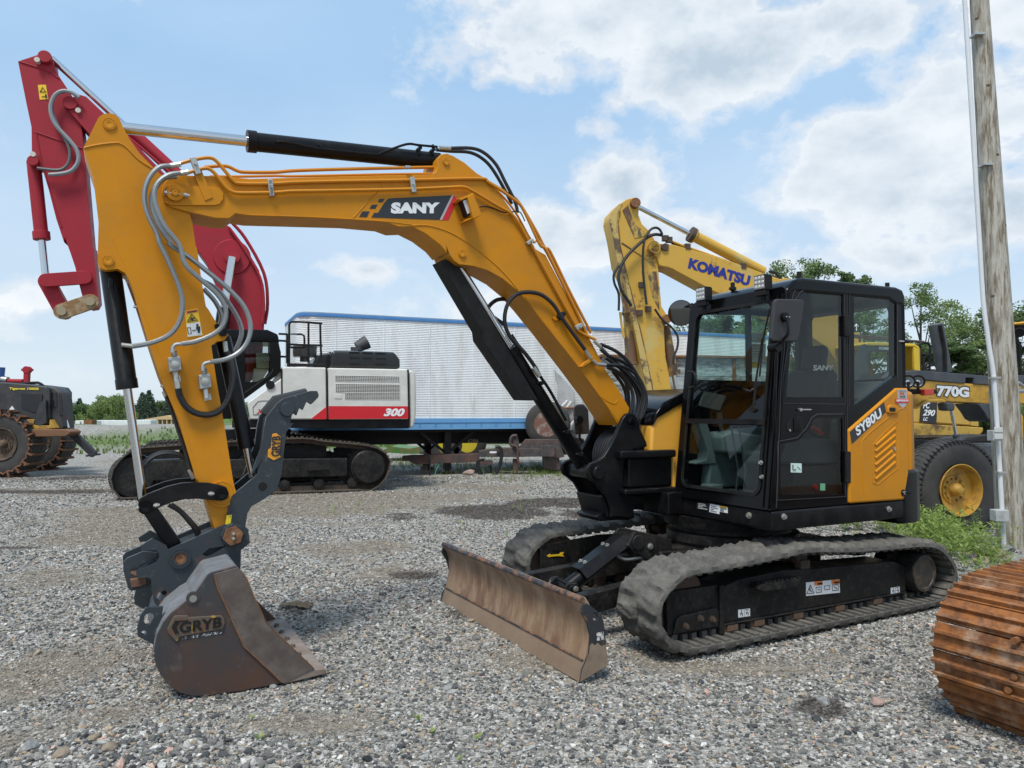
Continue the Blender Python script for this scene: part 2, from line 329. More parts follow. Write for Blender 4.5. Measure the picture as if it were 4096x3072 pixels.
def track_side(sgn):
    y1 = 1.075*sgn; y0 = .645*sgn; a, b = min(y0, y1), max(y0, y1)
    path = [(1.27, .50), (1.14, .565), (.9, .578), (.56, .590), (.26, .608), (-.03, .622), (-.5, .583), (-.9, .566), (-1.3, .555), (-1.55, .515), (-1.72, .40), (-1.795, .27), (-1.76, .14), (-1.62, .045), (-1.3, .032), (-.88, .03), (-.48, .03), (-.1, .03), (.24, .03), (.57, .03), (.88, .03), (1.13, .04), (1.28, .10), (1.37, .20), (1.395, .31), (1.36, .42)]
    path = [(x, .03+(z-.03)) for x, z in path]
    belt(path, a, b, .030, .036, .165).build('rubber_track', m_rub, ex, ang=60)
    fr = thing('track_frame', None, None); fr.parent = ex
    yi, yo, yh = .68*sgn, .94*sgn, 1.0*sgn; A, B = min(yi, yo), max(yi, yo)
    mb = MB(); mb.prism([(.71, .140), (-1.31, .140), (-1.31, .34), (-1.24, .37), (-1.15, .40), (-.25, .43), (.1, .45), (.55, .43), (.71, .39)], A, B)
    mb.prism([(.72, .11), (1.19, .12), (1.2, .41), (.72, .41)], A+.02, B-.012)
    yo2 = yo+.004*sgn
    mb.prism([(.70, .07), (.74, .07), (.74, .41), (.70, .41)], A-.01, B+.01)
    mb.prism([(1.16, .13), (.76, .13), (.755, .235), (.78, .26), (1.10, .245), (1.13, .225)], yo-.003*sgn, yo+.014*sgn)
    mb.box(-1.31, .70, yo-.01*sgn, yo+.012*sgn, .124, .141)
    mb.build('frame_beam', m_blkd, fr, bevel=.012)
    for (x, z) in ((1.06, .175), (.93, .21), (.82, .19)): MB().hexbolt((x, yo+.014*sgn, z), (0, sgn, 0), .016, .02).build('bolt', m_cast, fr)
    st = MB(); st.prism([(.02, .40), (.42, .40), (.46, .37), (.40, .345), (.06, .345)], yo, yo+.09*sgn)
    for k in range(9): st.box(.03+k*.042, .05+k*.042, yo+.03*sgn, yo+.09*sgn, .40, .412)
    st.build('step', m_blkd, fr, bevel=.004)
    for x in (.62, .36, -.04, -.5, -.95):
        r = MB(); r.lathe((x, A+.03, .105), (x, B-.01, .105), [(0, .03), (.0, .075), (.07, .078), (.08, .055), (.14, .055), (.15, .078), (.22, .07), (.225, .03)], 20)
        r.box(x-.05, x+.05, yo-.03*sgn, yo+.008*sgn, .080, .125); r.build('roller', M('roller_rust', (.17, .10, .06), .75, c2=(.08, .055, .04), amt=.4, sc_=12, soft=.3), fr, bevel=.004)
    t = MB(); t.lathe((-.13, A, .515), (-.13, B-.08, .515), [(0, .05), (.02, .062), (.08, .062), (.09, .045), (.16, .045), (.17, .06), (.23, .055)], 20)
    t.box(-.19, -.09, yo-.07*sgn, yo-.01*sgn, .43, .50); t.build('carrier_roller', m_cast, fr, bevel=.004)
    i = MB(); i.lathe((1.07, A-.0, .315), (1.07, B-.02, .315), [(0, .05), (.01, .215), (.04, .245), (.08, .25), (.10, .255), (.14, .255), (.16, .25), (.19, .245), (.205, .21), (.21, .05)], 40)
    i.build('idler_wheel', M('idler_rust', (.14, .075, .045), .75, c2=(.07, .05, .04), amt=.5, sc_=8, soft=.3), fr)
    s = MB(); s.lathe((-1.46, sgn*.66, .285), (-1.46, sgn*1.0, .285), [(0, .10), (0, .19), (.05, .19), (.06, .15), (.17, .15), (.18, .165), (.30, .165), (.325, .158)], 36)
    for k in range(15):
        q = 2*math.pi*k/15; c = Vector((-1.46+math.cos(q)*.2, (A+B)/2, .285+math.sin(q)*.2)); s.cyl(c-Vector((0, .03, 0)), c+Vector((0, .03, 0)), .035, n=8)
    s.build('sprocket', m_blkd, fr)
    c = MB(); c.lathe((-1.46, yh-.012*sgn, .285), (-1.46, yh+.03*sgn, .285), [(0, .150), (.02, .150), (.022, .125), (.014, .12), (.014, .001)], 36); c.build('hub_cover', M('hub_brown', (.03, .027, .024), .5, c2=(.1, .07, .04), amt=.4, sc_=12), fr)
    b_ = MB(); b_.prism([(-1.25, .44), (-1.36, .42), (-1.37, .36), (-1.30, .33), (-1.25, .20), (-1.22, .2), (-1.22, .44)], yo-.14*sgn, yo-.1*sgn); b_.build('bracket', m_blkd, fr, bevel=.004)
    if sgn > 0:
        yy = yo+.003
        d = MB(); d.prism(EX.t('J', '1215,560 1413,541 1416,620 1216,640', yy), yy-.001, yy); w = d.build('warning_decal', m_white, fr)
        for q in ('1265,555 1313,551 1313,575 1266,579', '1366,546 1414,542 1415,568 1367,571'):
            MB().prism(EX.t('J', q, yy+.002), yy, yy+.002).build('decal_header', M('decal_orange', (.75, .22, .05), .4), w)
        mb = MB()
        for q in ('1220,625 1240,575 1262,622', ): mb.tube([vx(p, yy+.001) for p in EX.t('J', q, yy+.001)], .004, 4, closed=True)
        for q in ('1275,590 1305,586 1308,616 1275,620', '1325,580 1355,577 1355,600 1325,603', '1370,575 1405,572 1408,605 1372,609'): mb.tube([vx(p, yy+.001) for p in EX.t('J', q, yy+.001)], .0025, 4, closed=True)
        for q in ('1230,595 1250,615', '1240,590 1238,612', '1285,600 1300,605', '1380,585 1400,598'): mb.tube([vx(p, yy+.001) for p in EX.t('J', q, yy+.001)], .003, 4)
        mb.build('pictogram', m_bk, w)
        text('WARNING', *[vx(EX.t('J', q, yy+.003)[0], yy+.003) for q in ('1282,574', '1311,571', '1282,563')], m_bk, w, bold=.02)
        text('WARNING', *[vx(EX.t('J', q, yy+.003)[0], yy+.003) for q in ('1380,567', '1412,564', '1380,556')], m_bk, w, bold=.02)
        for q, hk in (('815,722 885,713 886,758 816,768', 865), ('1715,592 1768,584 1769,622 1716,629', 1730)):
            d = MB(); d.prism(EX.t('J', q, yy), yy-.001, yy); w = d.build('lifting_decal', m_white, fr)
            cx_ = EX.t('J', q, yy); mid = sum(p[0] for p in cx_)/4; z0 = sum(p[1] for p in cx_)/4; mb = MB()
            for s_ in (-1, 1): mb.tube([Vector((mid+s_*.028+.010*math.cos(a_), yy+.001, z0-.008+.012*math.sin(a_))) for a_ in [k*.6 for k in range(8)]], .003, 4)
            mb.box(mid-.001, mid+.001, yy, yy+.001, z0-.03, z0+.03); mb.tube([(mid+.028, yy+.001, z0), (mid+.028, yy+.001, z0+.03)], .002, 4); mb.tube([(mid-.04, yy+.001, z0+.02), (mid-.012, yy+.001, z0+.02)], .0025, 4)
            mb.build('pictogram', m_bk, w)
    else:
        yy = .66*sgn
        MB().prism(EX.t('H', '995,597 1018,583 1018,590 1085,585 1098,572 1120,570 1108,585 1122,602 1095,600 1085,598 1015,603 1015,610', -.63), -.64, -.634).build('arrow_decal', m_ylw, fr)
        MB().prism(EX.t('H', '945,520 1380,440 1560,430 1560,640 980,720 945,700', -.64), -.66, -.64).build('frame_plate', m_blkd, fr, bevel=.006)
track_side(1); track_side(-1)
# car body, turntable
b = MB(); b.prismz = None
b.prism([(.50, .62), (.50, -.62), (.20, -.34), (-.9, -.45), (-1.1, -.66), (-1.2, -.66), (-1.2, .66), (-1.1, .66), (-.9, .45), (.20, .34), (.44, .66)], .40, .50, axis=2)
b.prism([(.42, -.36), (-1.0, -.36), (-1.0, .36), (.42, .36)], .20, .40, axis=2); b.box(.40, .62, -.16, -.10, .22, .5); b.box(.40, .62, .10, .16, .22, .5)
b.build('car_body', m_blkd, ex, bevel=.012)
b = MB(); b.lathe((-.30, 0, .50), (-.30, 0, .76), [(0, .53), (.03, .53), (.03, .56), (.10, .56), (.11, .50), (.15, .50), (.16, .58), (.25, .60)], 48); b.build('turntable', m_blkd, ex)
# dozer blade
prof = [(1.985, 0), (1.972, .06), (1.955, .12), (1.935, .2), (1.925, .28), (1.93, .36), (1.95, .42), (1.985, .465), (1.99, .485), (1.975, .5), (1.945, .495), (1.92, .46), (1.895, .40), (1.885, .28), (1.90, .16), (1.93, .06), (1.95, .0)]
m_blade = M('blade_steel', (.27, .175, .10), .6, c2=(.14, .065, .04), amt=.56, sc_=1.5, soft=.12, rough2=.42, c3=(.34, .24, .15), amt3=.4, sc3=7, stretch=(1, 1, .3), bump=.15, bsc=30)
m_bltop = M('worn_black', (.022, .024, .028), .5, c2=(.22, .10, .05), amt=.42, sc_=9, soft=.08, c3=(.12, .12, .12), amt3=.3, sc3=20)
bl = MB(); bl.prism(prof, -1.075, 1.075); bo = bl.build('dozer_blade', m_blade, ex, bevel=.003, ang=60)
t = MB(); t.tube([(1.972, -1.08, .482), (1.972, 1.08, .482)], .02, 12); t.build('top_rail', m_bltop, bo)
t = MB(); t.tube([(1.962+.002, -1.07, .118), (1.962, 1.07, .118)], .0055, 6); t.build('weld_seam', m_bltop, bo)
t = MB(); t.prism([(1.993, -.004), (1.976, .06), (1.958, .118), (1.950, .118), (1.94, .0)], -1.078, 1.078); t.build('cutting_edge', M('edge_steel', (.26, .19, .13), .65, c2=(.17, .11, .075), amt=.5, sc_=3, soft=.3, bump=.2), bo)
for s in (-1, 1):
    e = MB(); e.prism(EX.tt('H:1255,955 1290,948 1392,1028 1412,1095 1442,1380 1436,1402 1250,1520 1236,1528 1250,1440 1302,1320 1312,1200 1290,1100 1238,1010', 1.09), s*1.075, s*1.092, holes=[[(1.885+.018*math.cos(a), .375+.026*math.sin(a)) for a in [k*math.pi/5 for k in range(10)]]])
    e.m(0).build('end_plate', M('endplate', (.022, .024, .028), .55, c2=(.16, .08, .04), amt=.24, sc_=7, soft=.06), bo, bevel=.003)
MB().prism(EX.t('H', '1308,1262 1325,1240 1345,1258 1368,1238 1392,1262 1428,1250 1442,1380 1436,1402 1250,1519 1238,1526 1252,1440 1304,1320', 1.0935), 1.092, 1.0935).build('worn_corner', M('worn_tan', (.27, .20, .14), .65, c2=(.14, .095, .065), amt=.4, sc_=7, soft=.2), bo)
w_ = MB(); w_.prism(EX.t('H', '1358,1165 1408,1155 1413,1215 1362,1222', 1.094), 1.092, 1.094); w_.build('worn_sticker', M('worn_white', (.6, .58, .54), .6, c2=(.03, .03, .03), amt=.45, sc_=45, soft=.04), bo)
for s in (-1, 1):
    a = MB(); a.beam((1.90, s*.42, .22), (.44, s*.33, .34), .10, .15); a.build('push_arm', m_blkd, bo, bevel=.012)
a = MB(); a.box(1.55, 1.90, -.42, .42, .19, .215); a.box(1.80, 1.89, -.5, .5, .12, .30); a.build('back_frame', m_blkd, bo, bevel=.01)
pf = EX.hit('H', 1190, 855, 1, .10); pr = EX.hit('H', 1670, 500, 1, .14); pf.y = 0; pr.y = 0
d = (pr-pf).normalized()
c = MB(); c.cyl(pf, pf+d*.50, .062, n=28); c.cyl(pf+Vector((0, -.12, 0)), pf+Vector((0, .12, 0)), .055); c.build('blade_cylinder', m_blk, bo, bevel=.006)
c = MB(); c.cyl(pf+d*.5, pr, .033, n=24); c.build('piston_rod', m_chrome, bo)
c = MB(); c.cyl(pr+Vector((0, -.13, 0)), pr+Vector((0, .14, 0)), .06); c.prism([(pr.x+.10, pr.z-.02), (pr.x+.03, pr.z+.085), (pr.x-.05, pr.z+.08), (pr.x-.35, pr.z+.0), (pr.x-.35, pr.z-.15), (pr.x-.1, pr.z-.15)], .09, .125)
c.prism([(pr.x+.10, pr.z-.02), (pr.x+.03, pr.z+.085), (pr.x-.05, pr.z+.08), (pr.x-.35, pr.z+.0), (pr.x-.35, pr.z-.15), (pr.x-.1, pr.z-.15)], -.125, -.09); c.build('cylinder_lug', m_blkd, bo, bevel=.008)
c = MB(); up = Vector((-d.z, 0, d.x)) if d.x > 0 else Vector((d.z, 0, -d.x))
if up.z < 0: up = -up
q0, q1 = pf+d*.14+up*.085, pf+d*.62+up*.085
for (ya, yb, ua, ub) in ((-.055, .055, 0, 0), (.055, .105, 0, -.075), (-.055, -.105, 0, -.075)):
    A0, A1, B0, B1 = q0+Vector((0, ya, 0))+up*ua, q1+Vector((0, ya, 0))+up*ua, q0+Vector((0, yb, 0))+up*ub, q1+Vector((0, yb, 0))+up*ub
    c.add([A0, A1, B1, B0, A0+up*.006, A1+up*.006, B1+up*.006, B0+up*.006], [(0, 1, 2, 3), (4, 5, 6, 7), (0, 1, 5, 4), (1, 2, 6, 5), (2, 3, 7, 6), (3, 0, 4, 7)])
c.build('cylinder_guard', m_blk, bo, bevel=.002)
for k in range(4): MB().hexbolt(pf+d*(.22+.24*(k//2)-.0)+up*.092+Vector((0, -.03 if k % 2 else .03, 0)), up, .012, .01).build('bolt', m_zinc, bo)
MB().hexbolt((pf.x, .125, pf.z+.02), (0, 1, 0), .016, .014).build('bolt', m_zinc, bo); MB().hexbolt((pr.x-.12, .127, pr.z-.04), (0, 1, 0), .018, .014).build('bolt', m_zinc, bo)
c = MB(); c.prism([(pf.x+.09, pf.z+.02), (pf.x+.07, pf.z+.06), (pf.x-.02, pf.z+.06), (pf.x-.08, pf.z-.0), (pf.x-.06, pf.z-.07), (pf.x+.12, pf.z-.12)], .085, .115); c.prism([(pf.x+.09, pf.z+.02), (pf.x+.07, pf.z+.06), (pf.x-.02, pf.z+.06), (pf.x-.08, pf.z-.0), (pf.x-.06, pf.z-.07), (pf.x+.12, pf.z-.12)], -.115, -.085); c.build('blade_lug', m_blkd, bo, bevel=.008)
for k in range(2):
    h = MB(); h.tube([pf+Vector((.05, .06+.03*k, .05)), pf+Vector((.13+.03*k, .07, .11)), pf+Vector((.22, .1, .06)), pf+Vector((.25, .12, -.05))], .011, 6, 6); h.build('hose', m_hose, bo)
h = MB(); h.tube([pr+Vector((.18, .03, -.08)), pr+Vector((.10, .08, -.13)), pr+Vector((-.0, .1, -.13)), pr+Vector((-.12, .1, -.12))], .013, 8, 6); h.build('hose', M('grey_hose', (.16, .165, .165), .42, metal=.5), bo)
# ------------------------------------------------------------------ upper structure
plan = [(.262, .985), (-1.22, .985), (-1.36, .95), (-1.50, .80), (-1.60, .55), (-1.66, .2), (-1.66, -.2), (-1.60, -.55), (-1.48, -.85), (-1.25, -.98), (.05, -.98), (.262, -.85)]
u = MB(); u.prism([(x, y) for x, y in plan], .752, .90, axis=2); u.build('main_frame', m_blk, ex, bevel=.02)
def inset(pl, k): return [(x*k-.002, y*k) for x, y in pl]
cw = MB(); cw.prism([(-1.20, .95), (-1.235, .988), (-1.40, .99), (-1.53, .93), (-1.62, .76), (-1.67, .45), (-1.69, .2), (-1.69, -.2), (-1.67, -.45), (-1.60, -.75), (-1.48, -.92), (-1.2, -.94)], .70, 1.14, axis=2); cw.build('counterweight', m_blk, ex, bevel=.055, seg=4)
eg = MB(); eg.prism([(-1.325, .968), (-1.38, .965), (-1.47, .93), (-1.56, .80), (-1.62, .55), (-1.65, 0), (-1.6, -.45), (-1.5, -.78), (-1.3, -.94), (-.5, -.94), (-.5, -.12), (-1.325, -.12)], 1.10, 1.80, axis=2); eg.build('engine_cover', m_yel, ex, bevel=.05)
sp = EX.t('I', '1200,1007 1488,760 1570,760 1592,785 1602,1190 1560,1265 1533,1432 1206,1455', 1.0)
sp = EX.t('I', '1200,1010 1490,757 1560,757 1563,1270 1536,1432 1206,1455', 1.0)
s_ = MB(); s_.prism(sp, .955, 1.0); spn = s_.build('side_panel', m_yel, ex, bevel=.018, seg=3)
s_ = MB()
for k in range(6):
    x0, y0, x1, y1 = [(1358, 1103, 1478, 998), (1358, 1140, 1478, 1040), (1358, 1180, 1478, 1080), (1358, 1222, 1460, 1136), (1358, 1265, 1478, 1160), (1358, 1308, 1478, 1204)][k]
    a_, b_ = (vx(EX.t('I', f'{x},{y}', 1.0)[0], 1.0) for x, y in ((x0, y0), (x1, y1))); s_.tube([a_, b_], .0115, 10)
s_.build('vent_rib', m_yel, spn)
s_ = MB(); s_.tube([vx(p, 1.0) for p in EX.t('I', '1345,1100 1400,1040 1495,955 1495,1240 1370,1340 1345,1330', 1.0)], .004, 6, closed=True)
s_.tube([vx(p, 1.0) for p in EX.t('I', '1290,1400 1275,1130 1310,1040 1500,890 1540,870', 1.0)], .004, 6, 5); s_.build('pressed_edge', m_yel, spn)
s_ = MB(); s_.prism(EX.t('I', '1425,905 1428,870 1445,858 1470,862 1490,880 1490,905 1475,912 1435,912', 1.0), .99, 1.016); s_.build('handle_surround', m_yel, spn, bevel=.008)
s_ = MB(); s_.prism(EX.t('I', '1447,897 1447,880 1452,876 1478,876 1482,880 1482,894 1478,898', 1.02), 1.0, 1.019); s_.build('handle_recess', m_void, spn)
s_ = MB(); s_.cyl(vx(EX.t('I', '1471,1123', 1.0)[0], 1.0), vx(EX.t('I', '1471,1123', 1.0)[0], 1.012), .014); s_.build('lock', m_zinc, spn)
s_ = MB(); q = vx(EX.t('I', '1526,1388', 1.0)[0], 1.0); s_.cyl(q, q+Vector((0, .008, 0)), .026); s_.m(1).cyl(q, q+Vector((0, .02, 0)), .014); s_.m(0).tube([q+Vector((0, .015, 0)), q+Vector((-.05, .03, 0))], .009, 8)
s_.build('latch', [m_blk, m_zinc], spn)
dq = EX.t('I', '1207,1022 1412,842 1424,900 1218,1095', 1.002); d_ = MB(); d_.prism(dq, 1.0, 1.002); dc = d_.build('name_plate', m_bk, spn)
P3 = lambda c, s, y: [vx(p, y) for p in EX.t(c, s, y)]
text('SY80U', *P3('I', '1250,1050 1400,928 1236,995', 1.003), m_white, dc, bold=.03)
d_ = MB(); d_.prism(EX.t('I', '1493,768 1550,766 1552,850 1527,885 1497,850', 1.003), 1.0, 1.003); lb = d_.build('dealer_badge', M('badge_grey', (.40, .40, .42), .4), spn)
d_ = MB(); d_.prism(EX.t('I', '1482,822 1561,822 1561,848 1482,848', 1.005), 1.003, 1.005); d_.build('badge_band', m_red, lb)
text('JYL', *P3('I', '1505,803 1539,803 1505,784', 1.0055), M('badge_orange', (.6, .12, .02), .4), lb, bold=.03)
text('Equipement', *P3('I', '1502,778 1543,778 1502,772', 1.0055), m_bk, lb); text('450-456-6000', *P3('I', '1508,813 1540,813 1508,807', 1.0055), m_bk, lb)
text('EQUIPEMENTSJYL.COM', *P3('I', '1486,844 1557,844 1486,827', 1.0055), m_white, lb)
# right-hand hood
hd = MB(); hd.prism([(.49, 1.27), (.475, 1.47), (.44, 1.56), (.15, 1.70), (-.65, 1.78), (-.65, .95), (.25, .95), (.25, 1.27)], -.95, -.12); hd.build('right_hood', M('hood_yellow_sky_sheen', (.72, .36, .045), .38, coat=.2, var=.05), ex, bevel=.03)  # paler than the other yellow: the sky's highlight is put into this colour
hd = MB(); hd.prism([(.47, 1.50), (.45, 1.60), (.36, 1.70), (.06, 1.825), (-.66, 1.85), (-.66, 1.76), (.1, 1.72), (.42, 1.57)], -.965, -.10); hd.build('hood_top', m_blkg, ex, bevel=.02)
# swing lug of the main frame
lg = MB(); lg.box(.26, .84, -.50, -.06, 1.235, 1.30); lg.box(.26, .72, -.44, -.12, .99, 1.235); lg.box(.26, .80, -.50, -.06, .935, .985); lg.box(.26, .42, -.50, .02, .76, .95); lg.build('swing_lug', m_blk, ex, bevel=.014)
lg = MB(); lg.cyl((.62, -.35, .70), (.62, -.35, 1.3), .07); lg.build('swing_pin', m_blk, ex)
# boom bracket
bp = EX.t('P', '705,895 700,870 650,760 618,660 600,636 565,624 530,636 502,670 470,740 430,840 395,905 345,985 300,1020 240,1045 205,1075 200,1120 215,1165 260,1195 310,1240 350,1310 380,1380 402,1450 398,1495 480,1490 560,1500 600,1470 592,1440 610,1405 655,1372 655,1312 540,1303 510,1270 505,1200 520,1000 590,930 700,910', -.14)
bk = MB(); bk.prism(bp, -.185, -.14); bk.prism(bp, -.56, -.515)
fp_ = EX.t('P', '288,1120 190,1110', -.14); bk.cyl((fp_[0][0], -.62, fp_[0][1]), (fp_[0][0], -.10, fp_[0][1]), .058)
bk.prism(EX.t('P', '402,1450 380,1380 350,1310 330,1320 355,1400 370,1450 380,1500 400,1500', -.14), -.54, -.16)
bk.box(.52, .70, -.54, -.16, .80, .92); bk.box(.52, .62, -.54, -.16, 1.28, 1.40)
bk.prism([(.60, .72), (.95, .72), (1.0, .76), (.95, .79), (.60, .79)], -.50, -.20); bko = bk.build('boom_bracket', m_blk, ex, bevel=.012)
for (a_, z_, r_) in ((EX.t('P', '577,693', -.12)[0][0], EX.t('P', '577,693', -.12)[0][1], .036), (fp_[0][0], fp_[0][1], .034)): MB().lathe((a_, -.57, z_), (a_, -.125, z_), [(0, r_), (.445, r_), (.448, r_-.006)], 28).build('pin', m_blkg, bko)
for k in range(6):
    cxy = EX.t('P', '370,880', -.35)[0]; h = MB(); yk = -.26-.035*k
    h.tube([(cxy[0]-.22, yk, cxy[1]+.16), (cxy[0]-.10, yk, cxy[1]+.12), (cxy[0]+.03, yk, cxy[1]+.03), (cxy[0]+.08, yk, cxy[1]-.1), (cxy[0]+.06, yk, cxy[1]-.24)], .016, 8, 6); h.build('coiled_hose', m_hose, bko)
# cab
y_l, y_r = .98, -.07
def xf(z): return .272-.118*(z-.93)
cs = MB()
holes = [EX.t('I', '822,812 858,400 880,250 905,200 940,172 1163,188 1166,812', y_l), EX.t('I', '788,1400 786,1095 895,1075 955,1010 990,945 1010,938 1160,938 1168,1398', y_l), EX.t('I', '1230,200 1484,218 1484,680 1232,868', y_l)]
zb = .905
side = [(xf(zb), zb), (xf(2.45), 2.45), (xf(2.52)-.015, 2.535), (.0, 2.60), (-.08, 2.63), (-1.20, 2.645), (-1.275, 2.63), (-1.305, 2.58), (-1.30, 1.70), (-1.19, 1.60), (-.56, 1.30), (-.56, zb)]
cs.prism(side, y_l-.045, y_l, holes=holes)
rh = EX.t('S', '345,520 440,405 940,405 945,1115 370,1150', y_r); rh2 = EX.t('S', '972,405 1200,395 1110,1125 972,1120', y_r)
cs.prism(side[:8]+[(-1.30, zb)], y_r, y_r+.04, holes=[[(.05, 1.90), (.08, 2.46), (-.56, 2.50), (-.56, 1.90)], [(-.60, 1.90), (-.60, 2.50), (-1.2, 2.50), (-1.2, 1.90)]])
cs.build('cab_sides', m_blkg, ex, ang=30)
roof = MB(); roof.prism([(xf(2.47), 2.47), (xf(2.53)-.01, 2.545), (.0, 2.61), (-.08, 2.64), (-1.20, 2.655), (-1.28, 2.64), (-1.315, 2.58), (-1.31, 2.50), (-1.2, 2.50), (-1.1, 2.54), (.0, 2.52)], y_r-.01, y_l+.008)
cab_roof = roof.build('cab_roof', m_blkg, ex, bevel=.035, seg=4)
fx = MB()
def front(mb, outer, holes, t0, t1):
    n0 = len(mb.v); mb.prism(outer, t0, t1, axis=0, holes=holes)
    for i in range(n0, len(mb.v)): x, y, z = mb.v[i]; mb.v[i] = (x+xf(z), y, z)
def rr(y0, y1, z0, z1, r, n=5):
    out = []
    for (cy_, cz_, a0) in ((y1-r, z1-r, 0), (y0+r, z1-r, 90), (y0+r, z0+r, 180), (y1-r, z0+r, 270)):
        for k in range(n+1): q = math.radians(a0+90*k/n); out.append((cy_+r*math.cos(q), cz_+r*math.sin(q)))
    return out
front(fx, rr(y_r, y_l, .905, 2.56, .05), [rr(.015, .868, 1.005, 2.465, .07)], -.05, .004)
fx.build('front_frame', m_blkg, ex, bevel=.0, ang=30)
fx = MB(); front(fx, rr(.003, .880, .993, 2.477, .08), [rr(.028, .855, 1.018, 2.452, .06)], .004, .014); front(fx, [(.0, 1.525), (.88, 1.525), (.88, 1.565), (.0, 1.565)], None, .0, .02); fx.build('window_seal', m_blkm, ex)
fx = MB()
for s_ in (.905, .955): front(fx, [(s_, .92), (s_+.012, .92), (s_+.012, 2.5), (s_, 2.5)], None, .004, .016)
fx.build('pillar_moulding', m_blkg, ex, bevel=.003)
g_f = glass('front_glass', (.74, .88, .85)); g_s = glass('side_glass', (.50, .55, .54))
gl = MB(); front(gl, rr(.016, .867, 1.006, 2.464, .07), None, -.012, -.008); gl.build('windshield', g_f, ex)
gl = MB()
for h_ in (holes[0], holes[1]): gl.prism(h_, y_l-.012, y_l-.008)
gl.build('door_glass', g_s, ex)
gl = MB(); gl.prism(holes[2], y_l-.012, y_l-.008); gl.build('rear_side_glass', glass('side_glass2', (.62, .70, .68)), ex)
gl = MB(); gl.box(-1.21, .09, y_r+.01, y_r+.014, 1.89, 2.51); gl.build('right_glass', g_f, ex)
rw = MB(); rw.prism(rr(y_r, y_l, .905, 2.56, .05), -1.30, -1.26, axis=0, holes=[rr(.05, .86, 1.90, 2.52, .06)]); rw.build('rear_wall', m_blkg, ex)
gl = MB(); gl.box(-1.285, -1.28, .04, .87, 1.89, 2.53); gl.build('rear_glass', glass('rear_glass', (.8, .88, .86)), ex)
dr = MB()
for s_ in ('797,850 800,700 840,420 865,240 905,180 950,148 1172,163 1174,855', '768,1435 770,1080 885,1058 940,1000 975,935 1005,915 1168,915 1176,930 1178,1412'):
    dr.tube([vx(p, y_l+.002) for p in EX.t('I', s_, y_l)], .0045, 6, closed=True)
dr.tube([vx(p, y_l+.002) for p in EX.t('I', '1198,870 1200,165 1490,192 1490,700', y_l)], .004, 6)
dr.tube([vx(p, y_l+.002) for p in EX.t('I', '760,1480 790,700 830,300 870,170 940,130 1185,155 1188,1450', y_l)], .004, 6)
do = dr.build('door_seam', M('seam_grey', (.03, .03, .032), .35), ex)
dh = MB(); dh.prism(EX.t('I', '825,1010 828,975 850,940 890,918 918,915 922,1020 870,1024', y_l+.004), y_l, y_l+.006); dh.build('door_handle', m_blkm, do, bevel=.003)
dh = MB(); dh.prism(EX.t('I', '872,1018 872,940 890,925 914,925 916,1010', y_l+.02), y_l+.004, y_l+.018); dh.build('handle_grip', m_blkg, do, bevel=.006)
dh = MB(); a_, b_ = P3('I', '905,888 970,888', y_l+.012); dh.tube([a_, b_], .006, 8); dh.cyl(a_+Vector((0, -.01, 0)), a_+Vector((0, .012, 0)), .012); dh.build('door_stop', m_zinc, do)
dh = MB(); q = P3('I', '842,1012', y_l+.006)[0]; dh.cyl(q, q+Vector((0, .006, 0)), .008); dh.build('key_lock', m_zinc, do)
for s_ in ('1178,320 1210,320 1210,445 1178,445', '1185,1140 1212,1140 1212,1330 1185,1330'):
    hg = MB(); hg.prism(EX.t('I', s_, y_l+.02), y_l, y_l+.022); hg.build('door_hinge', m_blkm, do, bevel=.005)
d_ = MB(); d_.prism(EX.t('I', '850,1210 915,1212 915,1268 850,1266', y_l-.006), y_l-.008, y_l-.006); dd = d_.build('seat_decal', M('green_white', (.55, .70, .64), .5), do)
d_ = MB(); d_.tube([vx(p, y_l-.004) for p in EX.t('I', '862,1220 862,1250 880,1250', y_l-.004)], .004, 4); d_.tube([vx(p, y_l-.004) for p in EX.t('I', '890,1232 908,1250', y_l-.004)], .002, 4); d_.build('pictogram', m_bk, dd)
d_ = MB(); d_.prism(EX.t('I', '1028,1333 1057,1333 1057,1375 1028,1375', y_l-.006), y_l-.008, y_l-.006); d_.build('hammer_decal', M('dec_green', (.12, .35, .2), .5), do)
d_ = MB(); d_.prism(EX.t('I', '1222,360 1268,360 1268,420 1222,420', y_l-.006), y_l-.008, y_l-.006); dd = d_.build('arrow_sticker', M('dec_dark', (.02, .04, .035), .5), do)
d_ = MB(); d_.tube([vx(p, y_l-.004) for p in EX.t('I', '1245,412 1245,372', y_l-.004)], .004, 4); d_.tube([vx(p, y_l-.004) for p in EX.t('I', '1234,386 1245,371 1256,386', y_l-.004)], .004, 4); d_.build('arrow', m_white, dd)
